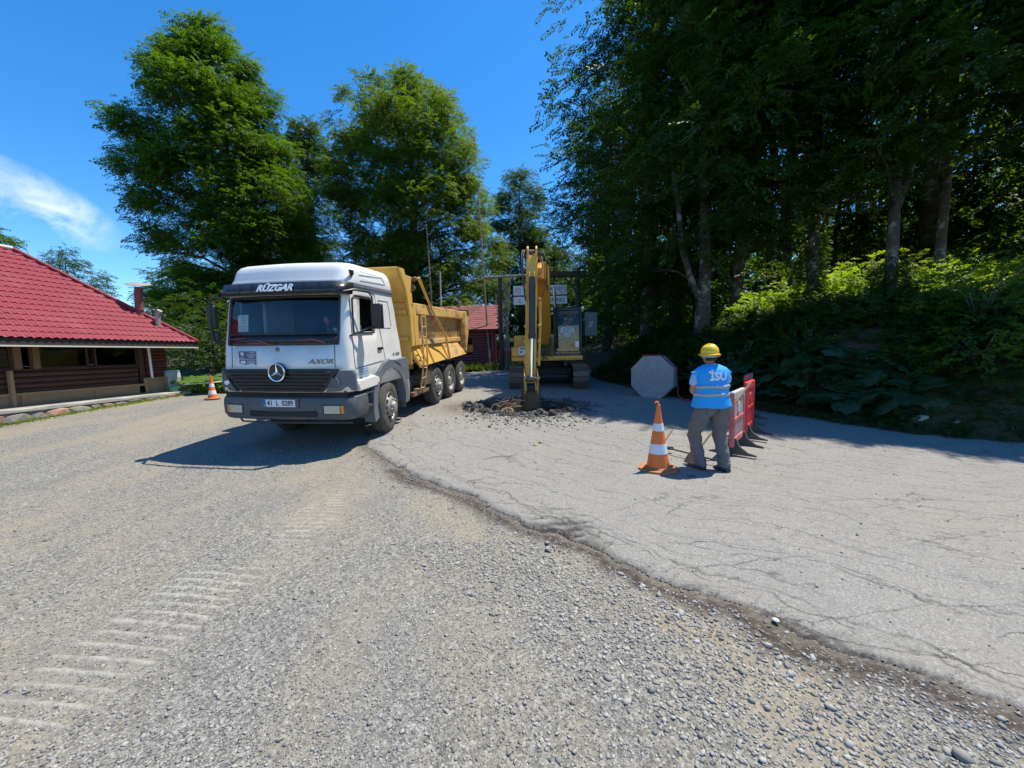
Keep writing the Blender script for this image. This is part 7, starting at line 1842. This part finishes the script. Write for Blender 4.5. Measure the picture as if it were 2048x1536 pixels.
# ================================================================ GATE, POLES, SIGNS
M_wood = pmat('grey weathered pole', (.20, .17, .14), .85, var=.35, nscale=4, bump=.5)
M_woodd = pmat('dark gate timber', (.05, .036, .028), .85, var=.4, nscale=4, bump=.5)
M_rusty = pmat('rusty steel pole', (.30, .22, .17), .7, var=.5, nscale=3.5, dirt=(.22, .09, .04), dirt_amt=.6, dscale=2)
M_signw = pmat('white sign panel', (.62, .66, .68), .45, var=.04)
gt = thing('park_gate', 'tall timber gate of log posts and a cross beam over the road behind the excavator', 'gate', (1.5, 20.0, .70))
MB().path([(-1.97, 0, -.1), (-1.99, 0, 2.4), (-1.96, 0, 4.75)], [.15, .13, .12], 12).build('post', M_woodd, gt, smooth=60)
MB().path([(1.98, 0, -.1), (2.0, 0, 2.4), (1.97, 0, 5.0)], [.16, .14, .13], 12).build('post', M_woodd, gt, smooth=60)
MB().path([(-2.75, -.1, 4.72), (-.6, -.1, 4.80), (.0, -.1, 4.80)], [.06, .06, .05], 8).build('rail', M_wood, gt, smooth=60)
MB().path([(-.3, .05, 4.86), (2.4, .05, 4.80)], [.14, .15], 12).build('beam', M_woodd, gt, smooth=60)
MB().beam((-1.95, 0, 3.9), (-1.3, 0, 4.7), .08, .08).build('brace', M_woodd, gt); MB().beam((1.95, 0, 3.9), (1.3, 0, 4.7), .08, .08).build('brace', M_woodd, gt)
for xx in (-1.72, -1.62): MB().tube((xx, -.05, .0), (xx, -.05, 4.6), .035).build('slim_post', M_wood, gt)
for xx in (-1.2, 1.1): MB().tube((xx, .0, 4.3), (xx, .0, 4.78), .012).build('hanger', M_blk, gt)
lam = thing('floodlight', 'square pale floodlight on top of the right gate post', 'lamp', (3.35, 19.95, 5.68)); MB().box((0, -.05, .15), (.24, .10, .34), (R(-20), R(12), 0)).build('housing', M_signw, lam, bevel=.02); MB().tube((.05, 0, -.1), (.02, 0, .05), .02).build('bracket', M_blk, lam)
sg1 = thing('park_sign', 'wide white sign board hanging from the gate beam, two lettered rows', 'sign', (1.5, 19.9, 4.02))
for (z0, z1, nm) in ((.47, .97, 'upper_board'), (.0, .42, 'lower_board')):
    o = MB().b2(-1.32, 1.42, -.02, .02, z0, z1).build(nm, M_signw, sg1); fr = MB()
    fr.b2(-1.34, 1.44, -.028, -.020, z0 - .015, z0 + .015); fr.b2(-1.34, 1.44, -.028, -.020, z1 - .015, z1 + .015); fr.b2(-1.34, -1.31, -.028, -.020, z0 + .015, z1 - .015); fr.b2(1.41, 1.44, -.028, -.020, z0 + .015, z1 - .015); fr.build('border', M_blk, o)
M_signt = pmat('dark blue green sign letters', (.03, .08, .12), .5)
def sgt(s, x, z, sz, mt=None, nm='sign_lettering', sx=1.0): return text(sg1, s, sz, Matrix.Translation((x, -.032, z)) @ FT_, mt or M_signt, nm, .003, sx=sx, bold=sz * .012)
sgt('MLİĞİ', .76, .76, .22); sgt('KARTEPE', .74, .565, .08, sx=1.2); sgt('PARKI', .86, .19, .33, sx=1.0); sgt('L', -1.0, .19, .26)
o = MB()
for rr_ in (.19, .12): o.path([(1.2 + rr_ * math.cos(a), -.03, .72 + rr_ * math.sin(a)) for a in np.linspace(0, 2 * PI, 25)], .010, 5, caps=False)
o.path([(1.12, -.03, .68), (1.2, -.03, .80), (1.28, -.03, .68)], .010, 5); o.build('emblem', M_signt, sg1)
o = MB(); o.path([(-1.08 + .12 * math.cos(a), -.03, .72 + .12 * math.sin(a)) for a in np.linspace(0, 2 * PI, 21)], .012, 5, caps=False); o.path([(-1.13, -.03, .74), (-1.03, -.03, .74)], .016, 5); o.build('emblem', pmat('red emblem', (.5, .1, .1), .5), sg1)
def polething(name, label, p0, p1, r0, mat, r1=None, pts=None):
    t = thing(name, label, 'pole', p0); a = Vector(p1) - Vector(p0)
    MB().path([(0, 0, -.1)] + (pts or [tuple(a * .5)]) + [tuple(a)], [r0] + [r0 * .9] * (len(pts) if pts else 1) + [r1 or r0 * .7], 8).build('shaft', mat, t, smooth=60)
    MB().lathe([(r0 * 1.8, -.02), (r0 * 1.6, .06), (r0, .08)], 10).build('foot', mat, t); return t
polething('flag_pole', 'tall rusty pole right of the log cabin corner, peeling white paint low down', (-1.16, 20.9, .80), (-1.50, 20.9, 9.75), .05, M_rusty, .03)
polething('flag_pole', 'rusty pole rising behind the tipper body, left of the shorter white one', (-4.55, 23.2, .9), (-4.75, 23.2, 9.2), .045, M_rusty, .03)
polething('white_pole', 'short white pole between the two rusty poles', (-4.05, 22.8, .9), (-4.0, 22.8, 6.4), .045, M_cream, .04)
polething('leaning_pole', 'thin pale pole leaning against the left side of the gate', (-.30, 19.4, .75), (.10, 19.5, 5.9), .035, M_wood, .03)
polething('leaning_pole', 'dark bent pole standing beside the cabin gable', (-.42, 20.2, .75), (-.72, 20.4, 4.6), .03, M_wood, .02)
ns = thing('notice_board', 'dark grey notice board on posts in the shade behind the excavator cab', 'sign', (3.15, 15.2, .45))
MB().b2(-.24, .24, -.02, .02, 1.75, 2.65).build('panel', pmat('grey notice panel', (.10, .12, .14), .6), ns, bevel=.01)
for xx in (-.2, .2): MB().tube((xx, .03, 0), (xx, .03, 2.6), .025).build('post', M_blk, ns)
o = MB()
for k in range(3): o.b2(-.12, .10 - .04 * k, -.026, -.0205, 2.25 - .08 * k, 2.28 - .08 * k)
o.build('print', M_badge, ns)
rb = thing('red_bin', 'red box standing by the cabin gable in the shade', 'box', (-.55, 20.6, .78)); MB().b2(-.13, .13, -.12, .12, 0, .95).build('body', pmat('red steel box', (.35, .03, .02), .5), rb, bevel=.02); MB().b2(-.14, .14, -.13, .13, .95, 1.0).build('lid', pmat('dark red lid', (.2, .02, .02), .5), rb)
pk = thing('parked_car', 'red rear of a parked car glimpsed between cabin and gate', 'car', (-.15, 26, 1.05), R(10))
if True:
    prof = [(-.75, .28), (-.80, .75), (-.62, .88), (-.42, 1.32), (.9, 1.38), (1.5, .98), (2.6, .85), (2.7, .35)]
    MB().prism([(y, z) for y, z in prof], 1.5, YZ(-.75)).build('body', pmat('red car paint', (.45, .02, .015), .3, coat=.6), pk, bevel=.08, seg=3)
    for sx in (-1, 1):
        for yy in (.0, 2.0): MB().lathe([(.18, -.09), (.30, -.09), (.30, .09), (.18, .09)], 18, Matrix.Translation((sx * .68, yy, .30)) @ Matrix.Rotation(R(90), 4, 'Y')).build('wheel', M_rub_t, pk, smooth=40)
    MB().add([(-.6, -.66, .90), (.6, -.66, .90), (.52, -.48, 1.26), (-.52, -.48, 1.26)], [(0, 1, 2, 3)]).build('rear_window', M_glassd, pk)

# ================================================================ CONES
M_or = pmat('orange cone plastic', (.80, .17, .025), .5, var=.08, nscale=5, dirt=(.42, .14, .05), dirt_amt=.25, dscale=4)
M_orb = pmat('dusty brown orange base', (.42, .14, .05), .7, var=.2, dirt=(.3, .2, .12), dirt_amt=.4)
M_cw = pmat('white cone sleeve', (.70, .72, .76), .45, var=.06, dirt=(.45, .42, .38), dirt_amt=.22, dscale=5)
def cone(x, y, H, label, rz, base=True, worn=0):
    t = thing('traffic_cone', label, 'cone', (x, y, float(gz(x, y)) - .005), rz, 'traffic cones'); s = H / .98
    rad = lambda z: (.168 - .143 * (z / .93)) * s
    zb = [.05, .26, .40, .585, .69, .93] if not worn else [.05, .20, .36, .50, .64, .93]
    zz = [.04] + zb[1:]
    MB().lathe([(rad(.04), .04 * s), (rad(.3), .3 * s), (rad(.6), .6 * s), (rad(.93), .93 * s), (.026 * s, .955 * s), (.018 * s, .965 * s)], 32).build('cone_body', M_or, t, smooth=50)
    for (a, b) in ((zb[1], zb[2]), (zb[3], zb[4])) : MB().lathe([(rad(a) + .003, a * s), (rad(b) + .003, b * s)], 32).build('white_band', M_cw, t, smooth=50)
    P = []
    for k in range(8):
        a = PI / 8 + k * PI / 4; r_ = .285 * s; P.append((r_ * math.cos(a) * 1.0, r_ * math.sin(a)))
    o = MB(); o.prism(P, .035 * s, Matrix.Translation((0, 0, .008))); o.lathe([(.20 * s, .04 * s), (.175 * s, .065 * s)], 28); o.build('base', M_orb, t, bevel=.008 * s)
    return t
c1 = cone(2.07, 5.42, .97, 'large orange and white traffic cone left of the worker', .3)
o = MB(); o.path([(0, 0, .955), (-.01, 0, .985), (-.04, 0, .99), (-.065, .0, .975)], [.014, .016, .011, .005], 7); o.build('bent_tip', M_or, c1, smooth=60)
cone(-8.95, 11.45, .72, 'small worn orange and white cone far left in front of the burdock', 1.0, worn=1)
# ================================================================ BARRIERS
M_bred = pmat('sun faded red barrier plastic', (.50, .10, .095), .55, var=.18, nscale=3, dirt=(.50, .36, .33), dirt_amt=.5, dscale=3)
M_bwh = pmat('dirty white barrier plastic', (.55, .50, .47), .55, var=.15, nscale=4, dirt=(.30, .22, .19), dirt_amt=.4, dscale=3)
M_bred2 = pmat('strong red barrier plastic', (.62, .03, .035), .45, var=.1, dirt=(.6, .45, .42), dirt_amt=.15)
def barrier(x0, y0, x1, y1, label, red, white, h=1.0, nslat=9):
    L_ = math.hypot(x1 - x0, y1 - y0); a = math.atan2(y1 - y0, x1 - x0); z = float(gz((x0 + x1) / 2, (y0 + y1) / 2))
    t = thing('barrier', label, 'barrier', (x0, y0, z), a, 'plastic fence barriers')
    MB().b2(0, L_, -.035, .035, h - .13, h).build('top_rail', white, t, bevel=.02, seg=3)
    MB().b2(0, L_, -.032, .032, .16, .26).build('bottom_rail', red, t, bevel=.02)
    MB().b2(0, L_, -.030, .030, .50, .58).build('middle_rail', red, t, bevel=.015)
    for xx in (.03, L_ - .03): MB().b2(xx - .035, xx + .035, -.034, .034, .12, h - .02).build('end_post', red, t, bevel=.015)
    for k in range(nslat):
        xx = .07 + (L_ - .14) * (k + .5) / nslat; w_ = (L_ - .14) / nslat * .5
        MB().b2(xx - w_ / 2, xx + w_ / 2, -.018, .018, .26, .50).build('slat', red if k % 2 else white, t, bevel=.004)
        MB().b2(xx - w_ / 2, xx + w_ / 2, -.018, .018, .58, h - .13).build('slat', white if k % 3 else red, t, bevel=.004)
    # a round boss with a number plate area
    MB().lathe([(.10, -.03), (.10, .03)], 20, Matrix.Translation((L_ * .5, 0, .72)) @ Matrix.Rotation(R(90), 4, 'X')).build('boss', white, t, smooth=40)
    for xx in (.09, L_ - .09):
        f = MB(); f.prism([(-.34, 0), (-.34, .02), (-.22, .05), (-.10, .14), (-.055, .26), (.055, .26), (.10, .14), (.22, .05), (.34, .02), (.34, 0)], .05, YZ(xx - .025)); f.build('foot', M_blk2, t, bevel=.008)
    return t
M_blk2 = pmat('dusty black rubber foot', (.045, .042, .040), .7, dirt=(.25, .22, .18), dirt_amt=.35)
barrier(3.42, 5.95, 3.98, 6.60, 'faded red and white plastic barrier right beside the worker', M_bred, M_bwh)
barrier(4.12, 6.75, 4.62, 7.35, 'bright red barrier standing end on behind the faded one', M_bred2, M_bred2, h=1.02, nslat=8)
barrier(4.72, 7.75, 5.3, 8.5, 'red barrier in the shade, furthest from the worker', M_bred2, M_bred, nslat=8)
# ---- tools
def world_thing(name, label, cat): return thing(name, label, cat, (0, 0, 0))
sv_ = thing('shovel', 'wooden handled shovel leaning over the barrier beside the worker', 'shovel', (2.72, 5.75, -.09))
A_ = Vector((.02, -.05, .12)); B_ = Vector((1.08, .35, 1.13))
MB().tube(A_, B_, .017, .016, n=10).build('handle', M_plank, sv_, smooth=60)
bl = MB(); m = AX(A_, (A_ - B_)); bl.M = m; bl.prism([(-.10, 0), (-.105, .10), (-.08, .22), (0, .28), (.08, .22), (.105, .10), (.10, 0)], .006, Matrix(((1, 0, 0, 0), (0, 0, 1, -.003), (0, 1, 0, -.02), (0, 0, 0, 1)))); bl.build('blade', M_blkm, sv_)
rk = thing('asphalt_rake', 'black headed rake lying on the asphalt left of the worker boots', 'rake', (2.45, 6.15, -.02))
MB().tube((-.02, -.02, .05), (.62, -.72, -.03), .012).build('shaft', M_blk, rk)
MB().beam((-.16, .03, .035), (.13, -.04, .03), .05, .05).build('rake_head', M_blkm, rk, bevel=.012); MB().tube((-.05, 0, .06), (.18, .12, .30), .012).build('handle', M_plank, rk)
# ---- octagonal concrete ring
oc = thing('concrete_octagon', 'grey octagonal concrete slab standing upright at the bank foot', 'concrete slab', (4.00, 11.0, .20), R(-35))
for (y0, y1, nm) in ((0, .16, 'front_slab'), (.22, .50, 'rear_slab')):
    P = [(.60 * math.cos(PI / 8 + k * PI / 4) / math.cos(PI / 8) * .98, .60 + .60 * math.sin(PI / 8 + k * PI / 4) / math.cos(PI / 8) * 1.02) for k in range(8)]
    MB().prism(P, y1 - y0, XZ(y0)).build(nm, M_concd if 'M_concd' in globals() else pmat('rough cast concrete', (.30, .30, .29), .92, var=.4, nscale=9, bump=1.0, bscale=40), oc, bevel=.012)
P = [(.52 * math.cos(PI / 8 + k * PI / 4), .60 + .52 * math.sin(PI / 8 + k * PI / 4)) for k in range(8)]
MB().prism(P, .06, XZ(.16)).build('joint', M_blkm, oc)
sp = MB(); sp.path([(-.28, .02, 1.235), (.24, .03, 1.235), (.62, .18, .87), (.66, .18, .40), (.72, .0, .12), (.95, -.25, .015), (1.35, -.15, .01)], .018, 7); o = tag(sp.build('red_strap', pmat('dark red strap', (.22, .02, .025), .7), None, smooth=60), 'dark red lifting strap laid over the octagonal concrete slab', 'strap'); o.matrix_world = Matrix.Translation(oc.location) @ Matrix.Rotation(R(-35), 4, 'Z')
# ---- odds and ends on the ground
tw = thing('twig', 'dry forked twig on the asphalt in front of the pit', 'twig', (-.2, 6.0, float(gz(-.2, 6.0))))
MB().path([(-.28, -.12, .012), (-.1, .0, .018), (.12, .02, .012), (.26, .06, .02)], [.004, .007, .006, .003], 5).build('stem', M_plank, tw); MB().path([(.12, .02, .012), (.24, -.14, .014), (.30, -.24, .012)], [.005, .004, .002], 5).build('side_shoot', M_plank, tw)
M_dry = pmat('dry leaf', (.34, .26, .08), .7)
for i, (x, y, s, rz_, lb_) in enumerate([(.38, 6.6, .07, .3, 'yellow dry leaf nearer the twig'), (.48, 6.72, .08, 1.5, 'brown dry leaf, the further of two on the asphalt'), (2.40, 5.10, .12, 2.2, 'curled brown leaf by the base of the large cone')]):
    me = BLM[i].copy(); me.materials.clear(); me.materials.append(M_dry); o = bpy.data.objects.new('dry_leaf', me); link(o); o.location = (x, y, float(gz(x, y)) + .02); o.scale = (s, s, s * 2); o.rotation_euler = (.2, .3, rz_); tag(o, lb_, 'leaf')
M_pale = pmat('pale limestone', (.55, .53, .48), .85, var=.2, nscale=5)
def rock(x, y, s, label, seed, mat, fl=.5):
    v = stone_mesh(seed) * np.array([s, s, s * fl / .55]); me = bpy.data.meshes.new('rock'); me.from_pydata(v.tolist(), [], if_); me.materials.append(mat); o = bpy.data.objects.new('rock', me); link(o); md = o.modifiers.new('s', 'SUBSURF'); md.levels = 1; md.render_levels = 1
    o.location = (x, y, tz(x, y) + s * .12); o.rotation_euler = (.1, .2, seed); tag(o, label, 'rock'); return o
rock(7.75, 7.25, .22, 'pale flat rock at the bank foot near the right edge', 3, M_conc)
rock(8.15, 7.0, .12, 'small grey rock beside the pale flat rock at the bank foot', 4, M_stonew)
rock(1.57, 2.22, .035, 'white pebble stone lodged in the broken asphalt edge', 8, M_pale)
rock(-.15, 9.05, .24, 'clod of brown earth and root on the left rim of the pit', 9, M_earth, .9)
for i, (x, y, s) in enumerate([(-.55, 9.2, .16), (-.9, 9.6, .14), (.05, 8.85, .12), (.9, 8.9, .17), (1.15, 9.1, .13)]): rock(x, y, s, ['earth clod left of the root clump', 'earth clod at the far left of the pit', 'small clod in front of the root clump', 'heaped clod right of the bucket', 'smaller clod right of the heaped one'][i], 20 + i, M_rub2, .7)
rt_ = MB()
for k in range(7):
    g = random.Random(k); a = Vector((-.2 + g.uniform(-.15, .15), 9.0, .35)); rt_.path([a, a + Vector((g.uniform(-.2, .3), -.1, g.uniform(.0, .22))), a + Vector((g.uniform(-.4, .5), -.2, g.uniform(-.1, .25)))], [.014, .009, .003], 5)
tag(rt_.build('torn_roots', M_plank, None), 'pale torn roots sticking out of the earth clump left of the bucket', 'roots')['kind'] = 'stuff'
